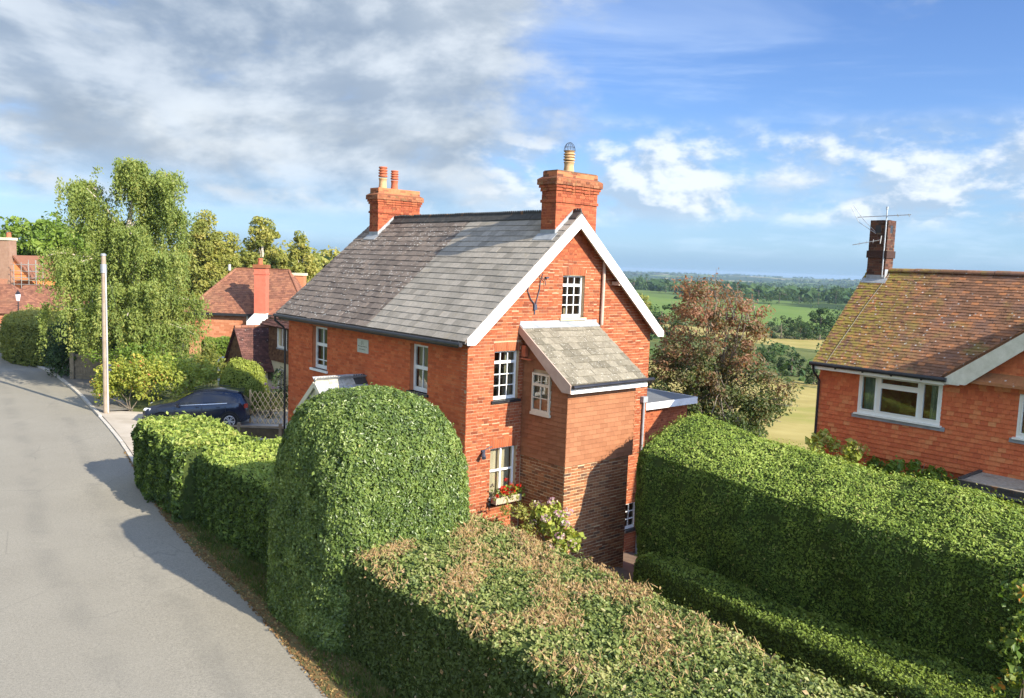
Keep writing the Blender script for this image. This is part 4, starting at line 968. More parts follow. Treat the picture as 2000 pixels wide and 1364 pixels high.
# windows: three-light casement with lattice curtains
def casement3(parent, fr, a0, a1, z0, z1, side=.245):
    fw = .065; w = MB(); rc, dp = .0, .07
    def bx(x0, x1, y0, y1, e0=-.07, e1=.05): w.obox(fr.p((x0 + x1) / 2, (y0 + y1) / 2, (e0 + e1) / 2), fr.A * (x1 - x0) / 2, fr.S * (y1 - y0) / 2, fr.N * (e1 - e0) / 2)
    bx(a0, a0 + fw, z0, z1); bx(a1 - fw, a1, z0, z1); bx(a0 + fw, a1 - fw, z1 - fw, z1); bx(a0 + fw, a1 - fw, z0, z0 + fw * 1.3)
    L = a1 - a0; m0, m1 = a0 + L * side, a1 - L * side
    for m in (m0, m1): bx(m - .045, m + .045, z0 + fw * 1.3, z1 - fw)
    zt = z1 - (z1 - z0) * .26; bx(m0 + .045, m1 - .045, zt - .035, zt + .035)
    o_ = w.build('window', MT['upvc'], parent)
    for (x0, x1, y0, y1) in ((a0 + fw, m0 - .045, z0 + fw * 1.3, z1 - fw), (m1 + .045, a1 - fw, z0 + fw * 1.3, z1 - fw), (m0 + .045, m1 - .045, z0 + fw * 1.3, zt - .035), (m0 + .045, m1 - .045, zt + .035, z1 - fw)):
        f_ = MB()
        for (p0, p1, q0, q1) in ((x0, x0 + .028, y0, y1), (x1 - .028, x1, y0, y1), (x0 + .028, x1 - .028, y0, y0 + .028), (x0 + .028, x1 - .028, y1 - .028, y1)): f_.obox(fr.p((p0 + p1) / 2, (q0 + q1) / 2, .035), fr.A * (p1 - p0) / 2, fr.S * (q1 - q0) / 2, fr.N * .028)
        f_.build('sash', MT['upvc'], o_)
        MB().add([fr.p(x0, y0, .01), fr.p(x1, y0, .01), fr.p(x1, y1, .01), fr.p(x0, y1, .01)], [(0, 1, 2, 3)]).build('pane', MT['glass'], o_)
    m2 = MB(); m2.obox(fr.p((a0 + a1) / 2, z0 - .02, .06), fr.A * ((a1 - a0) / 2 + .05), fr.S * .02, fr.N * .09); m2.build('sill', MT['upvc'], o_)
    m2 = MB(); m2.obox(fr.p((a0 + a1) / 2, z0 - .075, .05), fr.A * ((a1 - a0) / 2 + .12), fr.S * .045, fr.N * .035 + fr.S * -.01); m2.build('lead_apron', MT['lead'], o_)
    for (c0, c1) in ((a0 + .08, m0 - .1), (m1 + .18, a1 - .08)):
        cm = MB(); n = 16; vs = []
        for i, x in enumerate(np.linspace(c0, c1, n)): off = -.14 + .02 * math.sin(i * 1.8); vs += [fr.p(x, z0 + .05, off), fr.p(x, z1 - .05, off)]
        cm.add(vs, [(2 * i, 2 * i + 2, 2 * i + 3, 2 * i + 1) for i in range(n - 1)]); cm.build('curtain', MT['net'], o_)
    return o_
casement3(nb, NF, *N_HOLES[0]); casement3(nb, NF, *N_HOLES[1], side=.3)
# chimney with dark openings, and the aerials strapped to it
cx0, cy0, cz1 = RV + NRW - .35 - .30, -4.82, 8.46
nch = MB(); nch.box(cx0, cx0 + .46, cy0, cy0 + .50, 6.4, cz1); nch = nch.build('chimney', MT['mortar_dark'], nb)
for f_, L in ((Frame((cx0, cy0 + .50, 0), (0, -1, 0), (0, 0, 1), (-1, 0, 0)), .50), (Frame((cx0, cy0, 0), (1, 0, 0), (0, 0, 1), (0, -1, 0)), .46)):
    hole = [(L * .30, L * .62, cz1 - .32, cz1 - .09)]
    lay(nch, f_, courses(6.4, cz1 - .001, .075, lambda a, b: (0, L), hole, BR['seq'], .01, BR['shift']), .065, -.02, .006, MT['brick_dark'], 'brick', 'brickwork')
    m_ = MB(); h_ = hole[0]; m_.obox(f_.p((h_[0] + h_[1]) / 2, (h_[2] + h_[3]) / 2, .001), f_.A * (h_[1] - h_[0]) / 2, f_.S * .115, f_.N * .002); m_.build('flue_opening', MT['black'], nch)
m_ = MB()
for f_, L in ((Frame((cx0, cy0 + .50, 0), (0, -1, 0), (0, 0, 1), (-1, 0, 0)), .50), (Frame((cx0, cy0, 0), (1, 0, 0), (0, 0, 1), (0, -1, 0)), .46)):
    m_.obox(f_.p(L / 2, 7.55, .02), f_.A * (L / 2 + .03), f_.S * .10, f_.N * .02)
m_.build('band_course', MT['brick_dark'], nch)
m_ = MB(); m_.obox((cx0 - .06, cy0 + .25, nz(cx0 - .06) + .04), (.07, 0, .07 * NRK), (0, .34, 0), (0, 0, .006)); m_.box(cx0 - .012, cx0 - .004, cy0, cy0 + .50, nz(cx0) + .01, nz(cx0) + .14); m_.box(cx0, cx0 + .25, cy0 - .012, cy0 - .004, nz(cx0), nz(cx0) + .30); m_.build('flashing', MT['lead'], nch)
L2W = lambda x, y, z: O + V * x + U * y + Z * z
ar = empty('tv_aerial', L2W(cx0 - .03, cy0 + .05, 6.92), TH, 'thin metal TV aerials on a pole strapped to the dark chimney', 'aerial')
m_ = MB(); m_.tube([(0, 0, 0), (0, 0, 1.92)], .018, 8); m_.tube([(-.01, 0, 1.85), (-.01, 0, 1.93)], .03, 8); m_.build('mast', MT['steel'], ar)
m_ = MB(); m_.tube([(0, -.66, 1.70), (0, .82, 1.66)], .011, 6)
for yy in (-.60, -.30, .72): m_.tube([(-.26, yy - .10, 1.70), (.26, yy + .10, 1.67)], .007, 5)
m_.build('boom', MT['steel'], ar)
m_ = MB(); m_.tube([(-.03, .25, 1.20), (-.06, .75, 1.52), (-.08, 1.0, 1.95)], .008, 5); m_.tube([(-.03, .27, 1.25), (-.02, .65, 1.60), (-.05, .95, 2.0)], .008, 5); m_.build('whip', MT['steel'], ar)
m_ = MB(); m_.tube([(-.08, .08, 1.02), (-.10, .86, .88)], .011, 6); m_.tube([(-.09, .08, .92), (-.09, .06, 1.14)], .012, 6)
for t in (.25, .5, .75): m_.tube([(-.08 - .03, .08 + .78 * t, 1.02 - .14 * t - .05), (-.08, .08 + .78 * t, 1.02 - .14 * t + .05)], .006, 5)
m_.build('yagi', MT['alu'], ar)
m_ = MB(); m_.tube([NR.p(4.9, NSL - .12, .03) - np.array([0, 0, 0]), NR.p(4.75, NSL * .6, .03), NR.p(4.62, .3, .03), NR.p(4.6, 0, .02)], .005, 5); m_.build('cable', MT['scaffold'], nroof)
# ground-floor flat roof at the frame edge
fb = empty('porch_bay', O, TH, 'flat felt-roofed bay with black gutter against the tile-hung wall', 'porch')
MB().box(RV - 1.30, RV - .045, -12.0, -8.45, 2.44, 2.50).build('flat_roof', MT['gravel'], fb)
m_ = MB(); m_.box(RV - 1.36, RV - 1.30, -12.0, -8.40, 2.36, 2.51); m_.box(RV - 1.30, RV - .045, -8.45, -8.38, 2.36, 2.55); m_.build('roof_edge', MT['ridge'], fb)
m_ = MB(); m_.tube([(RV - 1.40, -8.35, 2.33), (RV - 1.40, -12.0, 2.32)], .055, 10); m_.build('gutter', MT['black'], fb, smooth=True)
MB().box(RV - 1.28, RV - .05, -11.9, -8.5, -1.8, 2.38).build('wall', MT['plaster'], fb)

# ================================================================== FOLIAGE KIT
def leaves(name, P, Nn, size, tone, mat, parent=None, aspect=.55, jit=.6, fold=.12, up=None, **k):
    n = len(P)
    if n == 0: return None
    nn = Nn * .85 + np.clip((Nn @ SUN)[:, None] * 3 + .35, 0, 1) * SUN * .55 + rng.normal(0, jit, (n, 3)); nn /= np.linalg.norm(nn, axis=1)[:, None] + 1e-9
    rv = rng.normal(size=(n, 3)) if up is None else up + rng.normal(0, .45, (n, 3))
    t = rv - nn * (rv * nn).sum(1)[:, None]; t /= np.linalg.norm(t, axis=1)[:, None] + 1e-9
    b = np.cross(nn, t); L = (size * np.clip(rng.lognormal(0, .40, n), .40, 2.0))[:, None]; Wd = L * aspect
    c = np.empty((n, 4, 3)); c[:, 0] = P - t * L * .5; c[:, 1] = P + b * Wd * .5 - t * L * .05 + nn * L * fold; c[:, 2] = P + t * L * .5; c[:, 3] = P - b * Wd * .5 - t * L * .05 + nn * L * fold
    q_ = np.arange(n * 4).reshape(n, 4)
    return link(name, raw_mesh(name, c.reshape(-1, 3), q_, attr={'tone': np.clip(tone, 0, 1)}), mat, parent, **k)
def grid_mesh(G_, closed=False):
    a, b = G_.shape[:2]; I_ = np.arange(a * b).reshape(a, b)
    if closed: I_ = np.concatenate([I_, I_[:, :1]], 1)
    return np.stack([I_[:-1, :-1], I_[1:, :-1], I_[1:, 1:], I_[:-1, 1:]], -1).reshape(-1, 4)
def sample(G_, quads, n_per, rs, cam_bias=.3, flip=False):
    Vt = G_.reshape(-1, 3); A_ = Vt[quads[:, 0]]; B_ = Vt[quads[:, 1]]; C_ = Vt[quads[:, 2]]; D_ = Vt[quads[:, 3]]
    nr = np.cross(C_ - A_, D_ - B_); ar_ = np.linalg.norm(nr, axis=1) / 2; nr = nr / (2 * ar_[:, None] + 1e-9)
    if flip: nr = -nr
    ctr = (A_ + B_ + C_ + D_) / 4; vis = ((CAM - ctr) * nr).sum(1) / np.linalg.norm(CAM - ctr, axis=1)
    wgt = ar_ * np.where(vis > -.15, 1.0, cam_bias); n = int(wgt.sum() * n_per)
    i = rs.choice(len(quads), n, p=wgt / wgt.sum()); s, t = rs.random((2, n, 1))
    return (A_[i] * (1 - s) * (1 - t) + B_[i] * s * (1 - t) + C_[i] * s * t + D_[i] * (1 - s) * t), nr[i]
def hedge(name, label, cat, mat, u0, u1, wf, wb, zt, zb=None, n_exp=5.0, dens=2400, leaf=.045, round_=(.5, .5), bumps=.07, group=None, tonefn=None, jit=.65, aspect=.55, depth=.07, seed=1, prof=None):
    """clipped hedge running along u; wf, wb, zt may be functions of u"""
    rs = np.random.default_rng(seed); f = lambda q_, x: q_(x) if callable(q_) else np.full_like(x, q_)
    n_u = int((u1 - u0) / .16) + 8; uu = np.linspace(u0, u1, n_u)
    ca = np.linspace(0, math.pi, 34)
    e = np.ones(n_u)
    if round_[0] > 0: e = np.minimum(e, np.sqrt(np.clip(1 - (1 - np.clip((uu - u0) / round_[0], 0, 1)) ** 2, 0.0004, 1)))
    if round_[1] > 0: e = np.minimum(e, np.sqrt(np.clip(1 - (1 - np.clip((u1 - uu) / round_[1], 0, 1)) ** 2, 0.0004, 1)))
    a_, b_, z_ = f(wf, uu), f(wb, uu), f(zt, uu)
    cc = (a_ + b_) / 2; hw = (b_ - a_) / 2 * e
    zb_ = np.minimum(gz(a_), gz(b_)) if zb is None else np.full_like(uu, zb)
    c = -np.sign(np.cos(ca)) * np.abs(np.cos(ca)) ** (2 / n_exp); s = np.sin(ca) ** (2 / n_exp)
    if prof is not None:
        pr = np.array(prof, float); dd_ = np.r_[0, np.cumsum(np.linalg.norm(np.diff(pr * (1.2, 3), axis=0), axis=1))]; tt_ = np.linspace(0, dd_[-1], 40)
        c, s = np.interp(tt_, dd_, pr[:, 0]), np.interp(tt_, dd_, pr[:, 1])
    w_ = cc[:, None] + hw[:, None] * c[None]; zz_ = zb_[:, None] + ((z_ - zb_) * (e ** .30))[:, None] * s[None]
    G_ = O + w_[..., None] * V + uu[:, None, None] * U + zz_[..., None] * Z
    fl = G_.reshape(-1, 3); ctr = (O + cc[:, None] * V + uu[:, None] * U + ((zb_ + z_) / 2)[:, None] * Z)
    dirs = G_ - ctr[:, None]; dirs /= np.linalg.norm(dirs, axis=2)[..., None] + 1e-9
    off = bump3(fl, 1.3, seed) * bumps + bump3(fl, .45, seed + 1) * bumps * .6 + bump3(fl, 3.4, seed + 2) * .06
    G2 = G_ + dirs * off.reshape(G_.shape[:2])[..., None]
    qd = grid_mesh(G2)
    root = link(name, raw_mesh(name, (G2 - dirs * depth * 1.5).reshape(-1, 3), qd), MT['core'], label=label, cat=cat, group=group)
    P_, N_ = sample(G2, qd, dens, rs)
    ref = ((P_ - ctr.mean(0)) * N_).sum(1); 
    if np.mean(((P_ - np.stack([np.interp((P_ - O) @ U, uu, ctr[:, k]) for k in range(3)], 1)) * N_).sum(1)) < 0: N_ = -N_
    hol = np.clip(1.05 + .5 * bump3(P_, .42, seed + 7) + .35 * bump3(P_, .17, seed + 8), .35, 1); P_ = P_ - N_ * ((1 - hol) * .10)[:, None]; kp = rs.random(len(P_)) < hol; P_, N_ = P_[kp], N_[kp]
    P_ = P_ + N_ * (rs.uniform(-depth, depth * .5, len(P_)) * np.where(N_ @ SUN < .08, .35, 1.0) - np.where(N_ @ SUN < .08, depth * .3, 0))[:, None]
    ext = (rs.random(len(P_)) < .05) & (N_[:, 2] > .4); P_[ext] += (N_[ext] * .6 + np.array([0, 0, .5])) * rs.uniform(.03, .13, (ext.sum(), 1))     # stray shoots
    tone = .42 + .17 * bump3(P_, .5, seed + 3) + .12 * bump3(P_, 2.2, seed + 4) + rs.normal(0, .16, len(P_))
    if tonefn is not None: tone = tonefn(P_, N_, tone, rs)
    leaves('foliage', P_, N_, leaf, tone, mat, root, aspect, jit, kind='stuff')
    return root, P_, N_
def dome(name, label, cat, mat, c, prof, dens, leaf, bumps=.06, group=None, seed=3, squash=(1, 1), rot=0.0, power=2.0, tonefn=None, jit=.65, depth=.07, aspect=.55):
    rs = np.random.default_rng(seed); pr = np.array(prof, float)
    d = np.r_[0, np.cumsum(np.linalg.norm(np.diff(pr, axis=0), axis=1))]; t = np.linspace(0, d[-1], 40)
    r = np.interp(t, d, pr[:, 0]); z = np.interp(t, d, pr[:, 1]); th_ = np.linspace(0, 2 * math.pi, 64, endpoint=False)
    rho = 1 / (np.abs(np.cos(th_)) ** power + np.abs(np.sin(th_)) ** power) ** (1 / power)
    x = r[:, None] * rho * np.cos(th_) * squash[0]; y = r[:, None] * rho * np.sin(th_) * squash[1]
    X = x * math.cos(rot) - y * math.sin(rot); Y = x * math.sin(rot) + y * math.cos(rot)
    G_ = np.stack([c[0] + X, c[1] + Y, c[2] + z[:, None] + 0 * X], -1)
    ctr = np.array([c[0], c[1], c[2] + pr[:, 1].max() * .5]); dirs = G_ - ctr; dirs /= np.linalg.norm(dirs, axis=2)[..., None]
    fl = G_.reshape(-1, 3)
    G2 = G_ + dirs * (bump3(fl, 1.4, seed) * bumps + bump3(fl, .5, seed + 1) * bumps * .6).reshape(G_.shape[:2])[..., None]
    qd = grid_mesh(G2, True)
    root = link(name, raw_mesh(name, (G2 - dirs * depth * 1.5).reshape(-1, 3), qd), MT['core'], label=label, cat=cat, group=group)
    P_, N_ = sample(G2, qd, dens, rs)
    if np.mean(((P_ - ctr) * N_).sum(1)) < 0: N_ = -N_; P_, N2 = sample(G2, qd, dens, rs, flip=True); N_ = N2
    hol = np.clip(1.1 + .45 * bump3(P_, .42, seed + 7) + .35 * bump3(P_, .17, seed + 8), .40, 1); P_ = P_ - N_ * ((1 - hol) * .10)[:, None]; kp = rs.random(len(P_)) < hol; P_, N_ = P_[kp], N_[kp]
    P_ = P_ + N_ * (rs.uniform(-depth, depth * .5, len(P_)) * np.where(N_ @ SUN < .08, .35, 1.0) - np.where(N_ @ SUN < .08, depth * .3, 0))[:, None]
    ext = rs.random(len(P_)) < .02; P_[ext] += N_[ext] * rs.uniform(.02, .08, (ext.sum(), 1))
    tone = .42 + .17 * bump3(P_, .5, seed + 3) + .10 * bump3(P_, 2.0, seed + 4) + rs.normal(0, .16, len(P_))
    if tonefn is not None: tone = tonefn(P_, N_, tone, rs)
    leaves('foliage', P_, N_, leaf, tone, mat, root, aspect, jit, kind='stuff')
    return root
def clump_pts(c, r, n, rs, shell=.55):
    d = rs.normal(size=(n, 3)); d /= np.linalg.norm(d, axis=1)[:, None]
    return np.asarray(c) + d * (np.asarray(r) * (shell + (1 - shell) * rs.random(n) ** .5)[:, None] if np.ndim(r) else r * (shell + (1 - shell) * rs.random((n, 1)))), d
def limb(p0, p1, sag, n, rs, wob=.06):
    p0, p1 = np.asarray(p0, float), np.asarray(p1, float); L = np.linalg.norm(p1 - p0); t = np.linspace(0, 1, n)[:, None]
    q_ = p0 + (p1 - p0) * t + np.array([0, 0, 1]) * sag * L * (4 * t * (1 - t)) * .5
    q_[1:-1] += rs.normal(0, wob * L / n * 1.5, (n - 2, 3)); return q_
def tree(name, label, base, trunk_top, ells, mat, bark, n_clump, leaf_n, leaf, cat='tree', group=None, seed=5, trunk_r=.18, clump_r=.7, spread=.35, limbs=14, tonefn=None, droop=0.0, aspect=.6, detail=True):
    """ells: crown envelope as ellipsoids (centre, radii); clumps of leaves spread through it, limbs run to them"""
    rs = np.random.default_rng(seed); base = np.asarray(base, float); tt = np.asarray(trunk_top, float)
    root = empty(name, base, 0, label, cat, group)
    vol = np.array([np.prod(e[1]) for e in ells]); vol = vol / vol.sum(); cs = []
    for k in range(n_clump):
        c, r = ells[rs.choice(len(ells), p=vol)]
        d = rs.normal(size=3); d /= np.linalg.norm(d); cs.append(np.asarray(c) + d * np.asarray(r) * rs.uniform(.35, .98) ** .6)
    cs = np.array(cs)
    if detail:
        m = MB(); tr_ = limb(base, tt, 0, 8, rs, .10) - base
        m.tube(tr_, list(np.linspace(trunk_r, trunk_r * .35, 8)), 8)
        for c in cs[rs.choice(len(cs), min(limbs, len(cs)), replace=False)]:
            t = rs.uniform(.30, .95); p0 = tr_[int(t * 7)]
            q_ = limb(p0, c - base, .10, 6, rs); m.tube(q_, list(np.linspace(trunk_r * .42 * (1.1 - t * .5), .015, 6)), 5)
            for _ in range(2):
                e_ = c - base + rs.normal(0, clump_r, 3); m.tube(limb(q_[3], e_, .05, 4, rs), list(np.linspace(trunk_r * .14, .010, 4)), 4)
        m.build('trunk', bark, root, smooth=True)
    P_ = []; N_ = []; T_ = []
    for c in cs:
        n = max(4, int(leaf_n * rs.uniform(.6, 1.4))); rr = clump_r * rs.uniform(.6, 1.35)
        p, d = clump_pts(c, np.array([rr, rr, rr * .75]), n, rs, spread)
        P_.append(p); N_.append(d); T_.append(np.full(n, rs.normal(.45, .16)) + rs.normal(0, .13, n))
    P_ = np.concatenate(P_); N_ = np.concatenate(N_); T_ = np.concatenate(T_)
    N_[:, 2] += .35
    if tonefn is not None: T_ = tonefn(P_, T_, rs)
    leaves('crown', P_ - base, N_, leaf, T_, mat, root, aspect, .8, kind='stuff')
    return root

# ================================================================== HEDGES ALONG THE ROAD
def brown_top(P_, N_, tone, rs):
    u_ = (P_ - O) @ U; w_ = (P_ - O) @ V
    up = np.clip((N_[:, 2] - .35) * 3, 0, 1)
    d = .50 + .55 * bump3(P_, 1.5, 71) + .3 * bump3(P_, .35, 72)
    zone = np.clip((u_ + 9.6) / 1.8, 0, 1) * np.clip((-.9 - u_) / 1.2, 0, 1)
    dead = np.clip((d - .40) * 2.0, 0, 1) * zone * up
    pick = rs.random(len(P_)) < dead * .70
    t = np.clip(tone * .72 + .02, 0, .52)
    side = N_[:, 2] < .35; t[side] *= .55  # side leaves darkened: the shade on the road face put into their tone
    t[up > .6] += .13  # upward leaves lightened to imitate sun on the top
    sp = rs.random(len(P_)); t = np.where(pick, np.where(sp < .25, rs.uniform(.60, .72, len(P_)), np.where(sp < .88, rs.uniform(.68, .84, len(P_)), rs.uniform(.84, 1, len(P_)))), t)
    fl = rs.random(len(P_)) < .02; t[fl] = rs.uniform(.8, 1, fl.sum())
    return t
fh, FP, FN = hedge('clipped_hedge', 'clipped roadside hedge in the foreground with brown twiggy top', 'hedge', MT['lf_front'], -17.5, -.6, lambda x: np.interp(x, [-17, 0], [-5.25, -5.0]), lambda x: np.interp(x, [-12, -5], [-2.35, -1.75]), 1.93,
                   zb=.02, n_exp=11, dens=4600, leaf=.048, round_=(.3, .3), bumps=.032, tonefn=brown_top, seed=21, jit=.5, aspect=.6, depth=.05)
tops = FP[(FN[:, 2] > .6)]; uu_ = (tops - O) @ U
zone = np.clip((uu_ + 10.3) / 2.2, 0, 1) * np.clip((-.8 - uu_) / 1.5, 0, 1) * np.clip((.10 + .55 * bump3(tops, 1.5, 71)) * 2.0 + .15, 0, 1)
tops = tops[rng.random(len(tops)) < zone * .60]
def sticks(name, P_, L, w, mat, parent, spread=.55, **k):
    n = len(P_); d = np.c_[rng.normal(0, spread, (n, 2)), np.ones(n)]; d /= np.linalg.norm(d, axis=1)[:, None]
    s = np.cross(d, rng.normal(size=(n, 3))); s /= np.linalg.norm(s, axis=1)[:, None]; l_ = (L * rng.uniform(.5, 1.4, n))[:, None]
    c = np.empty((n, 4, 3)); b = P_ - d * l_ * .6; c[:, 0] = b - s * w; c[:, 1] = b + s * w; c[:, 2] = P_ + d * l_ * .4 + s * w * .6; c[:, 3] = P_ + d * l_ * .4 - s * w * .6
    return link(name, raw_mesh(name, c.reshape(-1, 3), np.arange(4 * n).reshape(n, 4)), mat, parent, kind='stuff', **k)
sticks('clipped_twigs', tops + (0, 0, .02), .15, .005, MT['twig'], fh, .75)
topiary_c = wu(-3.70, -1.75, 0)
dome('topiary_dome', 'tall dome-shaped clipped topiary rising from the roadside hedge', 'topiary', MT['lf_topiary'], topiary_c,
     [(0.01, 4.44), (.25, 4.40), (.48, 4.26), (.70, 4.0), (.84, 3.60), (.92, 3.1), (.965, 2.4), (.995, 1.4), (1, 0)], 4300, .052, .03, seed=33, squash=(1.66, 1.82), rot=TH, power=3.4, jit=.6, depth=.06, aspect=.55)
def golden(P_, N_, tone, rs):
    return np.clip(tone - .18 + .46 * np.clip((N_[:, 2] - .3) * 2, 0, 1), 0, .97)  # top leaves lightened, side leaves darkened: sun and shade put into the tone
hedge('clipped_hedge', 'square clipped hedge with pale green top beside the topiary', 'hedge', MT['lf_roadhedge'], .2, 5.35, -4.55, -1.95, 1.96, zb=.0, n_exp=11, dens=2200, leaf=.072, round_=(.2, .2), bumps=.035, seed=41, tonefn=lambda P_, N_, t, rs: np.clip(t * .7 - .04 + .48 * np.clip((N_[:, 2] - .3) * 2, 0, 1), 0, .97))  # sunlit top and shaded sides painted into the leaf tone
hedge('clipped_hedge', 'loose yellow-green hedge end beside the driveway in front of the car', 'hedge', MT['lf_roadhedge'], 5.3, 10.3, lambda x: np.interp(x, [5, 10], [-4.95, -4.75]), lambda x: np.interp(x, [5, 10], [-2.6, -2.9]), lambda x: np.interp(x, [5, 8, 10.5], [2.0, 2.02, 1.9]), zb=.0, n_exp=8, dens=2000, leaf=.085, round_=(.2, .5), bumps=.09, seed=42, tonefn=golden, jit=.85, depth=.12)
# ---- the garden side
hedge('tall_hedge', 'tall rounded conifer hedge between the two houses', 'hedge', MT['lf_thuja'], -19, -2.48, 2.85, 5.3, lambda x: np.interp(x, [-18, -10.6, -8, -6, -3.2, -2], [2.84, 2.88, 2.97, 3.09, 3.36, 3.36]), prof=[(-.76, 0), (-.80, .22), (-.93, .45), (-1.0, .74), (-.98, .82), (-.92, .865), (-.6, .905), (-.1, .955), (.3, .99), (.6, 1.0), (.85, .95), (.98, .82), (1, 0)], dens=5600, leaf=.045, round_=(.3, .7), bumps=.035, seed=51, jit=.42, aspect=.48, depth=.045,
      tonefn=lambda P_, N_, t, rs: np.where(rs.random(len(t)) < .05 * np.clip(bump3(P_, .8, 9) + .3, 0, 1), .98, np.clip(t - .06 + .34 * np.clip((N_[:, 2] - .45) * 2.5, 0, 1), 0, .94)))     # upward-facing leaves lightened: the sunlit top is painted into the leaf tone
hedge('low_hedge', 'low clipped hedge along the foot of the tall conifer hedge', 'hedge', MT['lf_low'], -16, -3.15, lambda x: np.interp(x, [-14, -9.4, -7.9, -5.9, -3.4], [.9, 1.46, 1.73, 2.1, 2.44]), 3.10, .30, zb=-.85, n_exp=10, dens=3800, leaf=.046, round_=(.3, .6), bumps=.035, seed=61, aspect=.6, depth=.05, tonefn=lambda P_, N_, t, rs: np.clip(t - .1 + .3 * np.clip((N_[:, 2] - .4) * 2.5, 0, 1), 0, 1))  # leaf tone lifted on upward faces to imitate the sunlit top
# ---- brick path between the lean-to and the low hedge
pm = surf('mossy_paving', (.12, .085, .06), (.20, .145, .10), 2.5, .9, .2, .3, 30)
m_ = MB(); rows_ = [(-16, -1.2, 1.2), (-8, .0, 1.7), (-5.9, .7, 2.05), (-3.4, 1.4, 2.9), (-1.7, 1.9, 6.4), (-.02, 1.9, 6.4)]
for (u_, a_, b_), (u2, a2, b2_) in zip(rows_[:-1], rows_[1:]):
    for i in range(4):
        t0, t1 = i / 4, (i + 1) / 4
        pts = [wu(a_ + (b_ - a_) * t0, u_), wu(a_ + (b_ - a_) * t1, u_), wu(a2 + (b2_ - a2) * t1, u2), wu(a2 + (b2_ - a2) * t0, u2)]
        for p in pts: p[2] = gz((p - O) @ V) + .025
        m_.add(pts, [(0, 1, 2, 3)])
m_.build('path', pm, kind='structure')

# ---- verge grass and fallen leaves
vp = []; 
for i in range(0, i0 + 3):
    n = 1150; o_ = -rng.uniform(.22, 1.5, n) ; t = rng.random(n)[:, None]
    p = RS[i] * (1 - t) + RS[i + 1] * t + nl[i] * o_[:, None]; vp.append(np.c_[p, np.interp(-o_, [0, .35, 1.3], [.022, .05, .10])])
vp = np.concatenate(vp); dens_ = np.clip(.70 + .5 * bump3(vp, .9, 81), 0, 1)
vp = vp[(rng.random(len(vp)) < dens_) & (vp[:, 1] > 6)]
n = len(vp)
gt = np.clip(.40 + .22 * bump3(vp, .7, 82) + rng.normal(0, .15, n), 0, 1)
d = np.c_[rng.normal(0, .5, (n, 2)), np.ones(n)]; d /= np.linalg.norm(d, axis=1)[:, None]; s = np.cross(d, rng.normal(size=(n, 3))); s /= np.linalg.norm(s, axis=1)[:, None]
l_ = rng.uniform(.06, .20, n)[:, None]; c = np.empty((n, 3, 3)); c[:, 0] = vp - s * .009; c[:, 1] = vp + s * .009; c[:, 2] = vp + d * l_
link('verge_grass', raw_mesh('verge_grass', c.reshape(-1, 3), None, np.arange(3 * n).reshape(n, 3), attr={'tone': gt}), MT['grass'], kind='stuff', label='rough grass on the verge below the roadside hedge', cat='grass')
lp = []
for i in range(0, i0 + 6):
    n = 190; o_ = -np.abs(rng.normal(.10, .30, n)) + .06; t = rng.random(n)[:, None]
    p = RS[i] * (1 - t) + RS[i + 1] * t + nl[i] * o_[:, None]; lp.append(np.c_[p, np.interp(-o_, [-.2, 0, .35, 1.3], [.022, .03, .06, .11])])
lp = np.concatenate(lp); lp = lp[lp[:, 1] > 6]
leaves('leaf_litter', lp, np.tile([0, 0, 1.0], (len(lp), 1)), .045, rng.random(len(lp)), MT['litter'], None, .6, .35, kind='stuff', label='brown fallen leaves along the road edge', cat='leaves')

# ================================================================== PLANTS BY THE HOUSES
def plant(name, label, c, ells, mat, n, leaf, cat='shrub', group=None, seed=1, tone=(.45, .2), aspect=.6, stems=6, stem_mat='bark', jit=.8, clumps=None, crown='foliage'):
    rs = np.random.default_rng(seed); c = np.asarray(c, float); root = empty(name, c, 0, label, cat, group)
    m = MB()
    for k in range(stems):
        e = ells[rs.integers(len(ells))]; tip = np.asarray(e[0]) + rs.normal(0, .45, 3) * np.asarray(e[1])
        m.tube(limb((rs.normal(0, .05), rs.normal(0, .05), 0), tip, .05, 5, rs), [.022, .018, .014, .010, .006], 5)
    m.build('stems', MT[stem_mat], root)
    P_ = []; N_ = []; T_ = []; vol = np.array([np.prod(e[1]) ** .67 for e in ells]); vol /= vol.sum()
    for e, v_ in zip(ells, vol):
        k = int(n * v_); nc = clumps or 14
        for j in range(nc):
            d = rs.normal(size=3); d /= np.linalg.norm(d); d[2] = abs(d[2]) * .9 if rs.random() < .7 else d[2]
            cc = np.asarray(e[0]) + d * np.asarray(e[1]) * rs.uniform(.45, .9)
            p, dd = clump_pts(cc, np.asarray(e[1]) * rs.uniform(.25, .45), max(3, k // nc), rs, .3)
            P_.append(p); N_.append(dd); T_.append(np.full(len(p), rs.normal(tone[0], tone[1] * .6)) + rs.normal(0, tone[1] * .7, len(p)))
    P_ = np.concatenate(P_); N_ = np.concatenate(N_); T_ = np.concatenate(T_); N_[:, 2] += .3
    ok = P_[:, 2] > .02
    leaves(crown, P_[ok], N_[ok], leaf, T_[ok], mat, root, aspect, jit, kind='stuff')
    return root
def blooms(root, pts, r, mat, n=26, leaf=.03, seed=1):
    rs = np.random.default_rng(seed)
    for p in pts:
        q_, d = clump_pts(p, np.array([r, r, r * .75]), n, rs, .7)
        leaves('flower_head', q_, d, leaf, rs.random(n), mat, root, .9, .35, kind='stuff')
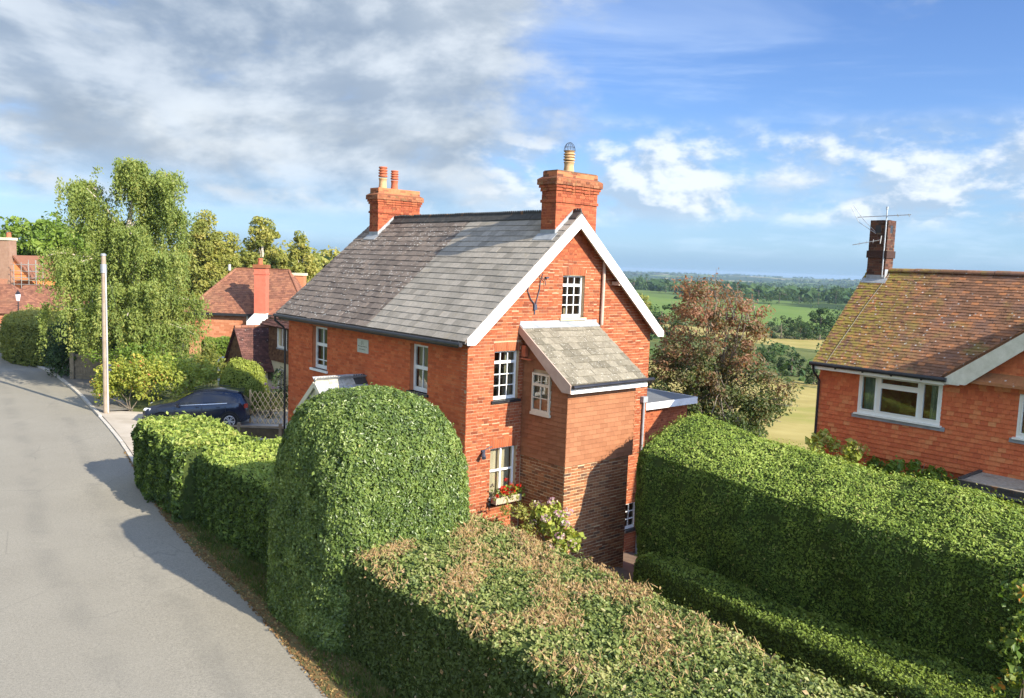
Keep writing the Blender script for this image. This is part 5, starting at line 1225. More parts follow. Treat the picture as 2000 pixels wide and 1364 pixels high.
# hydrangea in the corner of the lean-to
hy = plant('hydrangea', 'hydrangea with pink and cream flower heads against the lean-to', wu(1.12, -2.0, -.05), [((-.05, .1, .85), (.42, .40, .62)), ((.3, -.35, .65), (.35, .35, .5)), ((-.3, .45, .8), (.28, .28, .5))], MT['lf_yellow'], 900, .12, 'flower', seed=5, tone=(.5, .22), aspect=.7)
rs = np.random.default_rng(8)
blooms(hy, [(-.35, .35, 1.33), (-.05, .05, 1.50), (.10, -.25, 1.30), (.25, -.45, 1.12), (-.20, -.25, 1.18), (.40, -.65, .75), (.12, -.62, .9), (-.45, .05, .95), (-.1, -.55, .62), (.32, -.2, 1.34)], .12, MT['pink'], 34, .045, seed=3)
plant('shrub', 'small feathery green shrub under the flower-box window', wu(.80, -1.25, .0), [((0, 0, .85), (.6, .55, .62)), ((.35, -.45, .75), (.4, .4, .35)), ((-.5, .3, .4), (.4, .4, .35))], MT['lf_olive'], 1500, .055, seed=6, tone=(.45, .25))
# flower box on the ground-floor sill
bx_ = empty('window_box', wu(1.24, -.17, .985), TH, 'grey window box full of red geraniums on the sill', 'planter')
m_ = MB(); L = .42
for (a, b, c_, d_, e_, f_) in ((-L, L, -.095, -.08, .0, .165), (-L, L, .08, .095, .0, .165), (-L, -L + .015, -.08, .08, .0, .165), (L - .015, L, -.08, .08, .0, .165), (-L + .015, L - .015, -.08, .08, .0, .11)): m_.box(a, b, c_, d_, e_, f_)
m_.build('trough', MT['terra_trough'], bx_)
rs = np.random.default_rng(4); P_ = np.c_[rs.uniform(-.46, .46, 240), rs.normal(-.02, .08, 240), rs.uniform(.12, .40, 240)]; leaves('foliage', P_, np.tile([0, -.4, 1.0], (240, 1)), .06, rs.random(240), MT['lf_green'], bx_, .9, .6, kind='stuff')
blooms(bx_, [(rs.uniform(-.40, .50), rs.normal(-.06, .06), rs.uniform(.20, .44)) for _ in range(19)] + [(-.06, -.04, .58)], .062, MT['redfl'], 22, .034, 9)
m_ = MB(); m_.lathe([(.03, 0), (.05, .02), (.055, .10), (.05, .11)], (0, 0, 0), 12); fp_ = m_.build('flower_pot', MT['terracotta'], None, tuple(wu(.86, -.10, .985)), label='small clay pot beside the window box', cat='pot')
# plants in front of the neighbour's wall
plant('shrub', 'pale yellow leafy shrub in front of the tile-hung wall corner', wu(7.4, -5.5, -1.0), [((-.2, .35, 3.55), (.45, .5, .5)), ((.25, -.3, 3.5), (.4, .45, .45)), ((0, 0, 2.6), (.6, .7, 1.0))], MT['lf_yellow'], 1500, .13, seed=12, tone=(.72, .2), aspect=.6)
WSL = ['leftmost of the four dark green plants at the foot of the hung tiles', 'second from left of the dark green plants below the three-light window', 'third of the dark green plants under the hung tiles', 'dark green plant beside the flat-roofed bay']
for k, (a, hgt) in enumerate(((6.2, 3.0), (6.9, 3.15), (7.6, 3.1), (8.2, 2.9))):
    plant('wall_shrub', WSL[k], wu(8.05, -a, -1.7), [((0, 0, hgt + .75), (.5, .42, .46)), ((.0, 0, hgt - .6), (.5, .5, 1.2))], MT['lf_green'], 700, .13, group='plants along the neighbour wall', seed=20 + k, tone=(.32, .2), aspect=.8)
plant('shrub', 'golden-leaved shrub behind the tall hedge at the field edge', wu(8.6, -3.5, -1.5), [((0, 0, 2.8), (.9, .8, 1.1)), ((.5, .9, 2.3), (.8, .8, 1.0)), ((-.3, -.8, 2.9), (.6, .6, .8))], MT['lf_yellow'], 1700, .11, seed=31, tone=(.68, .2))
plant('shrub', 'dark bush close to the left corner of the tile-hung house', wu(11.4, -3.3, -2.2), [((0, 0, 2.6), (.9, .9, 1.3))], MT['lf_dark'], 1500, .10, seed=32, tone=(.6, .2))
plant('climber', 'climber with green and orange leaves at the right edge of the frame', (7.75, 11.6, -1.0), [((-.1, 0, 3.3), (.30, .35, .5)), ((.0, .05, 2.5), (.45, .4, .6)), ((-.15, 0, 1.9), (.40, .4, .45)), ((.3, 0, 2.9), (.4, .4, 1.0))], MT['lf_ivy'], 620, .085, 'climber', seed=33, tone=(.38, .30), aspect=.8)

# ---- copper-leaved tree behind the cottage
def copper_tone(P_, T_, rs):
    h = np.clip((P_[:, 2] - 1.0) / 5.0, 0, 1)
    return np.clip(T_ * .55 + .48 * h + .14 * bump3(P_, 1.2, 91) - .04, 0, 1)
cb = at(1395, 850, 30); cb[2] = gxy(cb[0], cb[1])
tree('copper_leaved_tree', 'bushy tree with coppery red top and green skirts behind the cottage', cb, (cb[0] - .2, 30, 4.6),
     [((7.2, 30, 4.45), (1.9, 1.8, 2.25)), ((6.2, 30, 2.6), (1.5, 1.6, 2.0)), ((8.6, 30, 2.6), (1.8, 1.6, 2.0)), ((7.5, 30, 1.2), (2.2, 1.8, 1.6)), ((9.6, 29.8, 2.6), (.9, 1, .9)), ((8.6, 30, 5.0), (.9, .9, 1.0))], MT['lf_copper'], MT['bark_pale'], 330, 112, .108, seed=14, trunk_r=.10, clump_r=.45, spread=.1, limbs=60, tonefn=copper_tone, aspect=.5)
m_ = MB(); rs = np.random.default_rng(15); P_ = []
tw = empty('bare_shoots', cb)
bpy.data.objects.remove(tw)
cop = bpy.data.objects['copper_leaved_tree']
for k in range(14):
    x = rs.uniform(6.1, 8.6); p0 = np.array([x + rs.normal(0, .2), 30 + rs.normal(0, .5), 5.2]) - cb; p1 = np.array([x + rs.normal(0, .12), 30 + rs.normal(0, .4), rs.uniform(6.4, 7.4) - abs(x - 7.1) * .35]) - cb
    q_ = limb(p0, p1, .03, 7, rs); m_.tube(q_, list(np.linspace(.022, .006, 7)), 4)
    for j in range(26): t = rs.uniform(.25, 1); P_.append(q_[0] * (1 - t) + q_[-1] * t + rs.normal(0, .07, 3))
m_.build('top_shoots', MT['bark_pale'], cop)
P_ = np.array(P_); leaves('shoot_leaves', P_, rs.normal(size=P_.shape), .085, rs.uniform(.45, .8, len(P_)), MT['lf_copper'], cop, .5, .5, kind='stuff')

# ================================================================== STREET: POLE, CAR, FENCES
pb = np.array([-16.96, 33.96, 0.0]); ptz = at(200, 499, 33.96)[2]
pole = empty('telegraph_pole', pb, 0, 'pale wooden telegraph pole at the road edge by the driveway', 'pole')
m_ = MB(); m_.tube([(0, 0, -.1), (-.02, 0, 3.5), (-.03, 0, ptz)], [.12, .108, .09], 14); m_.build('shaft', MT['pole'], pole, smooth=True)
m_ = MB(); m_.tube([(-.03, 0, ptz - .72), (-.03, 0, ptz - .36)], .125, 14); m_.build('collar', MT['steel'], pole, smooth=True)
m_ = MB(); m_.lathe([(.112, 0), (.112, .06), (.06, .10)], (-.03, 0, ptz - .02), 14); m_.build('cap', MT['steel'], pole)
m_ = MB()
for zz_ in (2.1, 1.9): m_.box(.10, .22, -.04, .04, zz_ - .04, zz_ + .04)
for k in range(6): zz_ = ptz - 1.2 - k * .45; m_.tube([(.10 * (-1) ** k, 0, zz_), (.20 * (-1) ** k, -.03, zz_)], .012, 6)
m_.build('steps', MT['wire'], pole)
m_ = MB(); m_.tube([(.11, -.08, .1), (.105, -.075, 3.4), (.08, -.06, ptz - .7)], .03, 6); m_.build('cable_guard', MT['alu'], pole)
e_ = np.array([-9, 24, -1.6]); m_ = MB(); m_.tube([(-.03, 0, ptz - .25)] + [np.array([-.03, 0, ptz - .25]) * (1 - t) + e_ * t - np.array([0, 0, 1.2 * math.sin(math.pi * t)]) for t in np.linspace(.08, 1, 12)], .012, 5); m_.build('wire', MT['wire'], pole)

# ---- the car
def lerp_tab(x, tab): tab = sorted(tab); return np.interp(x, [t[0] for t in tab], [t[1] for t in tab])
hd = np.array([-.972, -.235]); hd /= np.linalg.norm(hd); lf = np.array([-hd[1], hd[0]])
cc_ = np.array([-11.45, 33.05]) + hd * 1.30 - lf * .76
car = empty('parked_car', (cc_[0], cc_[1], -.20), math.atan2(hd[1], hd[0]), 'dark blue compact SUV parked nose-out on the driveway', 'car')
TOP = [(2.06, .52), (2.02, .70), (1.93, .84), (1.75, .93), (1.4, 1.0), (1.0, 1.06), (.82, 1.09), (.45, 1.31), (.10, 1.48), (-.25, 1.555), (-.7, 1.57), (-1.15, 1.545), (-1.55, 1.48), (-1.72, 1.43), (-1.86, 1.20), (-1.98, 1.02), (-2.04, .80), (-2.06, .52)]
BELT = [(2.06, .50), (1.9, .80), (1.5, .90), (.9, .955), (0, .985), (-1.0, 1.03), (-1.7, 1.08), (-2.06, .80)]
HWD = [(2.06, .50), (2.0, .66), (1.85, .80), (1.5, .875), (.8, .885), (-.8, .885), (-1.5, .88), (-1.85, .82), (-2.0, .72), (-2.06, .60)]
TWD = [(2.06, .42), (1.6, .66), (.9, .70), (.4, .64), (-.3, .60), (-1.3, .58), (-1.75, .56), (-2.06, .55)]
BOT = [(2.06, .34), (1.9, .26), (1.5, .22), (-1.5, .22), (-1.9, .28), (-2.06, .36)]
xs = np.r_[np.linspace(2.06, 1.7, 9), np.linspace(1.6, -1.55, 40), np.linspace(-1.6, -2.06, 14)]
def smooth_tab(tab, w=.05): return np.mean([lerp_tab(xs + d, tab) for d in np.linspace(-w, w, 7)], 0)
tp, bl, hw_, tw_, bo = (smooth_tab(t) for t in (TOP, BELT, HWD, TWD, BOT))
bl = np.minimum(bl, tp - .02)
rows = []
for i in range(len(xs)):
    h, t, b, w, k = hw_[i], tp[i], bl[i], tw_[i], bo[i]; w = min(w, h * .97)
    sec = [(0, k), (h * .88, k), (h * .975, k + .07), (h, k + (b - k) * .45), (h * .985, k + (b - k) * .60), (h * .99, b - .05), (h * .955, b)]
    sec += [(w + (h * .955 - w) * .5, b + (t - b) * .5), (w, t - (t - b) * .14), (w * .90, t - (t - b) * .03), (w * .5, t + .005), (0, t + .012)]
    rows.append([(xs[i], y_, z_) for y_, z_ in sec])
L_ = np.array(rows); Rr = L_[:, ::-1].copy(); Rr[..., 1] *= -1
G_ = np.concatenate([L_, Rr[:, 1:]], 1); qd = grid_mesh(G_); n1, n2 = G_.shape[:2]
body = link('body', raw_mesh('body', G_.reshape(-1, 3), np.concatenate([qd]), smooth=True), MT['carpaint'], car)
def side_pt(x, t, sg, off=.006):
    i = lambda tab: float(lerp_tab(x, tab)); h, w = i(HWD), i(TWD); b = min(i(BELT), i(TOP) - .02); tz = i(TOP)
    y0, z0 = h * .955, b; y1, z1 = w, tz - (tz - b) * .14
    nrm = np.array([0, (z1 - z0), (y0 - y1)]); nrm /= np.linalg.norm(nrm)
    p = np.array([x, y0 + (y1 - y0) * t, z0 + (z1 - z0) * t]) + nrm * off; p[1] *= sg; return p
def side_patch(name, poly, mat, parent, sg, off=.006, n=6):
    """poly: quad in (x, t): lower-front, lower-rear, upper-rear, upper-front"""
    m = MB(); a, b, c, d = [np.array(p, float) for p in poly]; vs = []
    for i in range(n + 1):
        s = i / n
        for j in range(3):
            t = j / 2; p = (a * (1 - s) + b * s) * (1 - t) + (d * (1 - s) + c * s) * t; vs.append(side_pt(p[0], p[1], sg, off))
    m.add(vs, [(i * 3 + j, (i + 1) * 3 + j, (i + 1) * 3 + j + 1, i * 3 + j + 1) for i in range(n) for j in range(2)]); return m.build(name, mat, parent, smooth=True)
for sg in (1, -1):
    side_patch('door_window', ((.72, .06), (-.18, .06), (-.18, .92), (.22, .92)), MT['car_glass'], car, sg)
    side_patch('door_window', ((-.27, .06), (-1.02, .06), (-1.00, .92), (-.27, .92)), MT['car_glass'], car, sg)
    side_patch('quarter_window', ((-1.12, .15), (-1.48, .42), (-1.40, .84), (-1.10, .90)), MT['car_glass'], car, sg)
    side_patch('window_trim', ((.80, .0), (-1.2, .0), (-1.2, .045), (.76, .045)), MT['chrome'], car, sg, .008)
    m_ = MB(); m_.tube([(.25, sg * .56, 1.49), (-.4, sg * .575, 1.595), (-1.2, sg * .56, 1.565)], .014, 6); m_.build('roof_rail', MT['black'], car)
    m_ = MB(); m_.box(.95, -.95, sg * .872, sg * .892, .30, .345); m_.build('sill_trim', MT['chrome'], car)
    m_ = MB(); m_.obox((.66, sg * .99, 1.00), (.06, 0, 0), (0, .10, 0), (0, 0, .065)); m_.obox((.64, sg * .88, .97), (.03, 0, 0), (0, .03, 0), (0, 0, .02)); m_.build('door_mirror', MT['carpaint'], car)
    for xs_ in (.78, -.23, -1.14): MB().box(xs_ - .006, xs_ + .006, sg * .870, sg * .889, .36, .93).build('door_seam', MT['black'], car)
    for xh in (-.05, -.85): MB().obox((xh, sg * .884, .90), (.075, 0, 0), (0, .012, 0), (0, 0, .013)).build('door_handle', MT['carpaint'], car)
    m_ = MB(); m_.obox((1.83, sg * .70, .80), (.13, -sg * .07, 0), (sg * .02, .05, 0), (-.03, 0, .045)); m_.build('headlight', MT['lamp_clear'], car)
    m_ = MB(); m_.obox((-1.93, sg * .73, .93), (.07, sg * .06, 0), (0, .05, 0), (0, 0, .085)); m_.build('tail_light', MT['lamp_red'], car)
    for wx in (1.30, -1.30):
        m_ = MB(); n = 28; ro_, ri_ = .325, .215
        pr = [(ri_, -.10), (ro_ - .03, -.105), (ro_, -.07), (ro_, .07), (ro_ - .03, .105), (ri_, .10)]
        for r_, y_ in pr:
            for k in range(n): a = 2 * math.pi * k / n; m_.v.append((wx + r_ * math.cos(a), sg * .80 + y_, .325 + r_ * math.sin(a)))
        for i in range(len(pr) - 1):
            for k in range(n): k2 = (k + 1) % n; m_.f.append((i * n + k, i * n + k2, (i + 1) * n + k2, (i + 1) * n + k))
        wh = m_.build('wheel', MT['rubber'], car, smooth=True)
        m_ = MB(); yo = sg * .895
        for k in range(10):
            a = 2 * math.pi * k / 10 + (.1 if k % 2 else -.1); m_.bar((wx + .03 * math.cos(a), yo, .325 + .03 * math.sin(a)), (wx + .20 * math.cos(a), yo, .325 + .20 * math.sin(a)), .035, .02, (0, 1, 0))
        m_.tube([(wx + .207 * math.cos(a), yo, .325 + .207 * math.sin(a)) for a in np.linspace(0, 2 * math.pi, 25)], .014, 6); m_.tube([(wx, yo - .02, .325), (wx, yo + .02, .325)], .05, 12); m_.build('rim', MT['alloy'], wh)
        m_ = MB(); m_.tube([(wx, sg * .86, .325), (wx, sg * .872, .325)], .20, 24); m_.build('brake_disc', MT['black'], wh)
        m_ = MB(); n = 18; vs = []
        for k in range(n + 1):
            a = -.12 + (math.pi + .24) * k / n
            for r_, y_ in ((.335, .86), (.335, .902), (.40, .902), (.41, .87)): vs.append((wx + r_ * math.cos(a), sg * y_, .325 + r_ * math.sin(a)))
        m_.add(vs, [(k * 4 + j, (k + 1) * 4 + j, (k + 1) * 4 + j + 1, k * 4 + j + 1) for k in range(n) for j in range(3)]); m_.build('arch_trim', MT['rubber'], car)
        m_ = MB(); m_.tube([(wx, sg * .60, .34), (wx, sg * .889, .34)], .338, 26); m_.build('wheel_well', MT['black'], car)
m_ = MB(); vs = []
for i, x in enumerate((.80, .62, .44, .27, .12)):
    tz = lerp_tab(x, TOP); w = lerp_tab(x, TWD)
    for y_ in np.linspace(-1, 1, 7): vs.append((x + .01, y_ * w * .93, tz + .020 - .03 * abs(y_) ** 3))
m_.add(vs, [(i * 7 + j, (i + 1) * 7 + j, (i + 1) * 7 + j + 1, i * 7 + j + 1) for i in range(4) for j in range(6)]); m_.build('windscreen', MT['car_glass'], car, smooth=True)
m_ = MB(); vs = []
for x in (-1.745, -1.85): 
    tz = lerp_tab(x, TOP)
    for y_ in (-.5, 0, .5): vs.append((x - .02, y_, tz + .01))
m_.add(vs, [(0, 1, 4, 3), (1, 2, 5, 4)]); m_.build('rear_window', MT['car_glass'], car)
m_ = MB(); m_.obox((-1.70, 0, 1.465), (.10, 0, -.01), (0, .54, 0), (0, 0, .018)); m_.build('spoiler', MT['carpaint'], car)
m_ = MB(); m_.box(1.98, 2.075, -.42, .42, .56, .64); m_.box(2.0, 2.07, -.55, .55, .34, .44); m_.build('grille', MT['black'], car)
MB().box(2.066, 2.082, -.26, .26, .46, .555).build('number_plate', MT['upvc'], car)

# ---- trellis, low rail, plank fence, farm gate
tr = empty('trellis', at(528, 830, 34.4) * (1, 1, 0) + (0, 0, -.35), R_(2), 'new diamond lattice trellis between the car and the cottage', 'trellis')
for sgn in (-1, 1):
    for k in range(-4, 9):
        x0 = -.85 + k * .22; x1 = x0 + 1.35 * .62
        a, b = ((x0, .10), (x1, 1.5)) if sgn > 0 else ((x1, .10), (x0, 1.5))
        def cl(p, q):
            p, q = list(p), list(q)
            d0 = (q[0] - p[0])
            for r_ in (p, q):
                if r_[0] < -.85: t = (-.85 - p[0]) / d0; r_[:] = [-.85, p[1] + (q[1] - p[1]) * t] if 0 <= t <= 1 else [None, None]
                elif r_[0] > .85: t = (.85 - p[0]) / d0; r_[:] = [.85, p[1] + (q[1] - p[1]) * t] if 0 <= t <= 1 else [None, None]
                if r_[0] is None: return None
            return p, q
        z_ = cl(a, b)
        if z_ is None or abs(z_[0][0] - z_[1][0]) < .04: continue
        MB().bar((z_[0][0], .012 * sgn, z_[0][1]), (z_[1][0], .012 * sgn, z_[1][1]), .022, .034, (0, 1, 0)).build('lath', MT['larch'], tr)
for x in (-.87, .87): MB().box(x - .035, x + .035, .03, .10, 0, 1.55).build('post', MT['larch'], tr)
rl = empty('low_rail_fence', at(485, 838, 30.3) * (1, 1, 0), R_(1.5), 'low dark timber rail fence behind the square hedge', 'fence')
MB().box(-1.5, 1.35, -.05, .05, .46, .52).build('rail', MT['wood'], rl); MB().box(-1.5, 1.35, -.02, .02, .06, .44).build('board', MT['wood_dark'], rl)
for x in (-1.4, -.35, 1.2): MB().box(x - .055, x + .055, -.06, .06, 0, .62).build('post', MT['wood'], rl)
fb0 = at(142, 745, 42.6); fb0[2] = 0
fe = empty('plank_fence', fb0, math.atan2(.10, 1), 'weathered plank fence with three rails under the weeping birch', 'fence')
MB().box(-.10, .10, -.10, .10, 0, 1.55).build('post', MT['wood'], fe); MB().box(3.5, 3.66, -.08, .08, 0, 1.5).build('post', MT['wood'], fe); MB().box(1.8, 1.94, -.07, .07, 0, 1.5).build('post', MT['wood'], fe)
x = .10
while x < 3.5: MB().box(x, x + .128, .03, .055 + random.uniform(0, .006), .03, 1.40 + random.uniform(-.02, .02)).build('board', MT['wood'], fe); x += .134
for z_ in (.30, .82, 1.28): MB().box(.06, 3.55, -.03, .03, z_ - .04, z_ + .04).build('rail', MT['wood'], fe)
gt_ = empty('field_gate', at(4, 672, 60) * (1, 1, 0), R_(8), 'pale five-bar gate in front of the far brick barn', 'gate')
for k in range(5): MB().box(-1.6, 1.6, -.02, .02, .18 + k * .22, .25 + k * .22).build('bar', MT['cream'], gt_)
for x in (-1.6, 1.6): MB().box(x - .04, x + .04, -.03, .03, .05, 1.3).build('stile', MT['cream'], gt_)
MB().bar((-1.55, -.03, .2), (1.55, -.03, 1.1), .02, .07, (0, 1, 0)).build('brace', MT['cream'], gt_)
lb = at(38, 690, 53); lb[2] = 0
lm = empty('street_lamp', lb, 0, 'old black lamp post with glass lantern by the far hedge', 'lamp post')
m_ = MB(); m_.tube([(0, 0, 0), (0, 0, .8), (0, 0, .85), (0, 0, 3.35)], [.09, .08, .05, .035], 10); m_.tube([(-.22, 0, 3.1), (.22, 0, 3.1)], .015, 6); m_.build('column', MT['black'], lm)
m_ = MB(); m_.lathe([(.10, 0), (.17, .42)], (0, 0, 3.40), 6); m_.build('lantern', MT['lamp_clear'], lm)
m_ = MB(); m_.lathe([(.19, 0), (.10, .14), (.03, .20), (.03, .28)], (0, 0, 3.83), 6); m_.build('lantern_cap', MT['black'], lm)

# ================================================================== TREES ON THE LEFT
def weeping_birch():
    rs = np.random.default_rng(77); b = at(262, 740, 41); b[2] = 0.0
    root = empty('weeping_birch', b, 0, 'tall weeping birch with trailing branches beside the road', 'tree')
    m = MB(); Y = 41.0
    tr_ = np.array([b, at(262, 640, Y), at(264, 560, Y), at(258, 500, Y), at(250, 450, Y), at(258, 400, Y), at(262, 350, Y)]) - b
    m.tube(tr_, [.26, .22, .19, .16, .13, .09, .05], 8)
    ends = [(190, 372, -1.0), (130, 365, .5), (230, 318, 1.0), (275, 318, -.8), (320, 335, .8), (355, 355, -.5), (345, 420, 1.4), (150, 430, 1.6), (120, 500, -1.2), (360, 500, -1.2),
            (380, 590, .6), (340, 560, -2.2), (130, 560, 1.4), (170, 520, -2.0), (300, 460, -2.4), (230, 440, 2.0), (200, 600, -2.6), (300, 610, -2.8), (390, 650, -.8), (115, 600, -1.0), (250, 560, -2.6), (330, 640, -1.8)]
    starts = [(250, 480), (200, 378), (262, 380), (262, 370), (258, 400), (258, 400), (256, 440), (255, 470), (260, 540), (262, 540), (263, 600), (263, 590), (262, 590), (260, 520), (256, 480), (256, 470), (262, 640), (262, 630), (264, 640), (262, 640), (262, 590), (262, 640)]
    st = []
    for (ex, ey, dy), (sx, sy) in zip(ends, starts):
        p0 = at(sx, sy, Y) - b; p1 = at(ex, ey, Y) - b + np.array([0, dy, 0])
        q_ = limb(p0, p1, .22, 9, rs, .05); m.tube(q_, list(np.linspace(.085, .018, 9)), 6)
        for k in range(64):
            t = rs.uniform(.15, 1.0); i = t * 8; j = int(min(7, i)); p = q_[j] * (1 - (i - j)) + q_[j + 1] * (i - j)
            st.append((p + rs.normal(0, .30, 3) * np.array([1, 1.3, .4]), rs.uniform(.4, 2.5) * (1.0 if ey > 330 else .7)))
    m.build('trunk', MT['bark_birch'], root, smooth=True)
    P_ = []; T_ = []; N_ = []
    for p, L in st:
        L = min(L, p[2] - .3) if p[2] > .8 else .4
        n = int(L / .042) + 4; t = np.linspace(0, 1, n); sway = rs.normal(0, .12, 2); out = p[:2] - tr_[3][:2]; out = out / (np.linalg.norm(out) + 1e-6) * rs.uniform(0, .25)
        q_ = np.c_[p[0] + (sway[0] + out[0]) * t ** .6, p[1] + (sway[1] + out[1]) * t ** .6, p[2] + .12 * np.sin(t * 3) - L * t ** 1.25]
        q_ = np.repeat(q_, 3, 0) + rs.normal(0, .10, (3 * n, 3)); P_.append(q_); T_.append(np.full(3 * n, rs.normal(.5, .13)) + rs.normal(0, .09, 3 * n)); N_.append(rs.normal(0, 1, (3 * n, 3)) + np.array([0, -.2, .4]))
    P_, T_, N_ = (np.concatenate(x) for x in (P_, T_, N_)); ok = P_[:, 2] > .4
    leaves('crown', P_[ok], N_[ok], .105, T_[ok], MT['lf_birch'], root, .55, .5, up=np.tile([0, 0, -1.0], (ok.sum(), 1)), kind='stuff')
weeping_birch()
def px_tree(name, label, px, top, width, base, Y, mat, bark, n_clump, leaf_n, leaf, seed, clump_r=.8, shape='round', group=None, lean=0.0, tonefn=None, cat='tree', limbs=12, z0=None, spread=.3):
    """a tree whose trunk stands at photo column px; top and base rows and crown width in photo pixels"""
    t = at(px + lean, top, Y); b = at(px, base, Y); g = gxy(b[0], b[1]) if z0 is None else z0; w = width / F_PX * Y / 2; h = t[2] - g
    if shape == 'round': el = [((b[0], Y, g + h * .60), (w, w, h * .38)), ((b[0] - w * .3, Y, g + h * .42), (w * .8, w * .8, h * .30)), ((b[0] + w * .3, Y, g + h * .45), (w * .8, w * .8, h * .28))]
    elif shape == 'tall': el = [((b[0], Y, g + h * .88), (w * .40, w * .5, h * .12)), ((b[0], Y, g + h * .76), (w * .72, w * .8, h * .16)), ((b[0] + w * .1, Y, g + h * .64), (w * .95, w * .9, h * .16)), ((b[0], Y, g + h * .55), (w, w, h * .20)), ((b[0], Y, g + h * .38), (w, w, h * .2))]
    else: el = [((b[0], Y, g + h * .55), (w, w, h * .45)), ((b[0] + w * .2, Y, g + h * .35), (w * 1.05, w, h * .32))]
    return tree(name, label, (b[0], Y, g), (t[0], Y, g + h * .82), el, mat, bark, n_clump, leaf_n, leaf, cat, group, seed, trunk_r=max(.1, h * .018), clump_r=clump_r, limbs=limbs, tonefn=tonefn, spread=spread)
px_tree('broadleaf_tree', 'large bright green round tree behind the far brick gable', 95, 420, 210, 640, 92, MT['lf_green'], MT['bark'], 230, 130, .42, 101, 1.25)
px_tree('broadleaf_tree', 'bright green tree at the far left edge behind the brick chimney', 8, 455, 70, 640, 96, MT['lf_green'], MT['bark'], 70, 120, .42, 102, 1.1)
px_tree('birch_tree', 'broad olive birch right behind the weeping birch', 398, 404, 105, 640, 72, MT['lf_olive'], MT['bark_birch'], 330, 120, 0.21, 103, 0.62, 'tall')
px_tree('birch_tree', 'low olive birch in the dip between two taller birches', 450, 452, 70, 640, 80, MT['lf_olive'], MT['bark_birch'], 200, 110, 0.21, 104, 0.60, 'tall')
px_tree('birch_tree', 'olive birch with pointed top above the hipped tile roof', 512, 422, 100, 640, 74, MT['lf_olive'], MT['bark_birch'], 320, 120, 0.21, 105, 0.60, 'tall')
px_tree('birch_tree', 'slender birch with visible pale stem next to the cottage roof verge', 583, 457, 72, 640, 70, MT['lf_olive'], MT['bark_birch'], 240, 120, 0.19, 106, 0.48, 'tall')
px_tree('pine_tree', 'dark blue-green pine showing just above the cottage roof verge', 632, 482, 70, 600, 120, MT['lf_dark'], MT['bark'], 50, 120, .40, 107, 1.3, 'round')
px_tree('broadleaf_tree', 'dark green tree behind the slender birch', 545, 500, 90, 640, 98, MT['lf_dark'], MT['bark'], 45, 110, .36, 108, 1.2)
px_tree('broadleaf_tree', 'shaded green tree between the bright round tree and the weeping birch', 190, 445, 120, 640, 84, MT['lf_green'], MT['bark'], 130, 120, .40, 109, 1.1)
px_tree('broadleaf_tree', 'dense green tree filling the gap behind the hipped roof', 455, 505, 190, 640, 100, MT['lf_olive'], MT['bark'], 110, 110, .36, 110, 1.2)
# shrubs behind the driveway
def spot(x, y, Y, z=0.0): p = at(x, y, Y); p[2] = z; return p
plant('shrub', 'yellow-green shrub with reddish shoots behind the telegraph pole', spot(255, 812, 34.9), [((-.6, .3, 1.15), (1.1, .8, 1.1)), ((.6, .3, 1.4), (1.05, .8, 1.15)), ((-1.2, .4, .8), (.7, .6, .7))], MT['lf_spirea'], 6500, .10, seed=201, tone=(.5, .26), clumps=40)
plant('shrub', 'leafy bright green shrub behind the bonnet of the car', spot(345, 812, 35.4), [((0, .3, 1.35), (.95, .7, 1.2)), ((.8, .5, 1.2), (.8, .7, 1.1))], MT['lf_yellow'], 3600, .10, seed=202, tone=(.4, .22), clumps=30)
plant('shrub', 'dark olive shrub between the bright shrub and the dome bush', spot(405, 800, 37.5), [((0, .3, 1.5), (.95, .8, 1.3))], MT['lf_olive'], 1700, .10, seed=203, tone=(.25, .2), clumps=26)
dome('dome_bush', 'rounded clipped green bush behind the roof of the car', 'bush', MT['lf_yellow'], spot(474, 800, 36.6), [(.02, 2.25), (.5, 2.12), (.85, 1.75), (1.05, 1.2), (1.08, .6), (1.0, 0)], 1000, .075, .08, seed=204, tonefn=lambda P_, N_, t, rs: t * .8, depth=.1)
px_tree('rose_bush', 'rose bush with pink flowers next to the trellis', 530, 745, 46, 800, 35.6, MT['lf_olive'], MT['bark'], 22, 50, .07, 205, .25, 'oval', cat='shrub', z0=-.5, limbs=4)
rb = bpy.data.objects['rose_bush']
blooms(rb, [np.array(at(x, y, 35.3)) - np.array(rb.location) for x, y in ((528, 752), (533, 757), (522, 762), (535, 765), (541, 758), (519, 750))], .07, MT['pink'], 16, .05, 7)
plant('shrub', 'dark shrub against the cream wall between trellis and cottage', spot(552, 770, 38.2, -.9), [((0, 0, 1.0), (.75, .6, .9)), ((-.2, 0, 2.0), (.4, .4, .6))], MT['lf_dark'], 1100, .09, seed=206, tone=(.55, .25), clumps=20)
# dark hedge and white flowers by the lamp post
hr = np.random.default_rng(9)
dome('hedge_bush', 'large dark clipped hedge with yellowing top beside the lamp post', 'hedge', MT['lf_olive'], spot(82, 708, 50.5), [(.05, 2.95), (1.3, 2.8), (1.95, 2.4), (2.15, 1.4), (2.1, .5), (2.0, 0)], 420, .11, .14, seed=210, squash=(1.0, 2.2), rot=.65, depth=.16, tonefn=lambda P_, N_, t, rs: np.clip(.16 + .7 * np.clip((P_[:, 2] - 2.2) * 1.2, 0, 1) + rs.normal(0, .14, len(t)), 0, 1))
wf_ = plant('flower_bed', 'low bed of white flowers at the foot of the lamp post', spot(45, 693, 52.2), [((.3, -.2, .35), (1.1, .6, .4)), ((1.2, -.3, .3), (.8, .5, .35)), ((.1, .0, .8), (.5, .4, .6))], MT['lf_green'], 900, .11, 'flower', seed=211, tone=(.6, .25), clumps=18)
blooms(wf_, [(hr.uniform(-.3, .9), hr.uniform(-.5, 0), hr.uniform(.7, 1.35)) for _ in range(9)], .11, MT['whitefl'], 14, .07, 5)
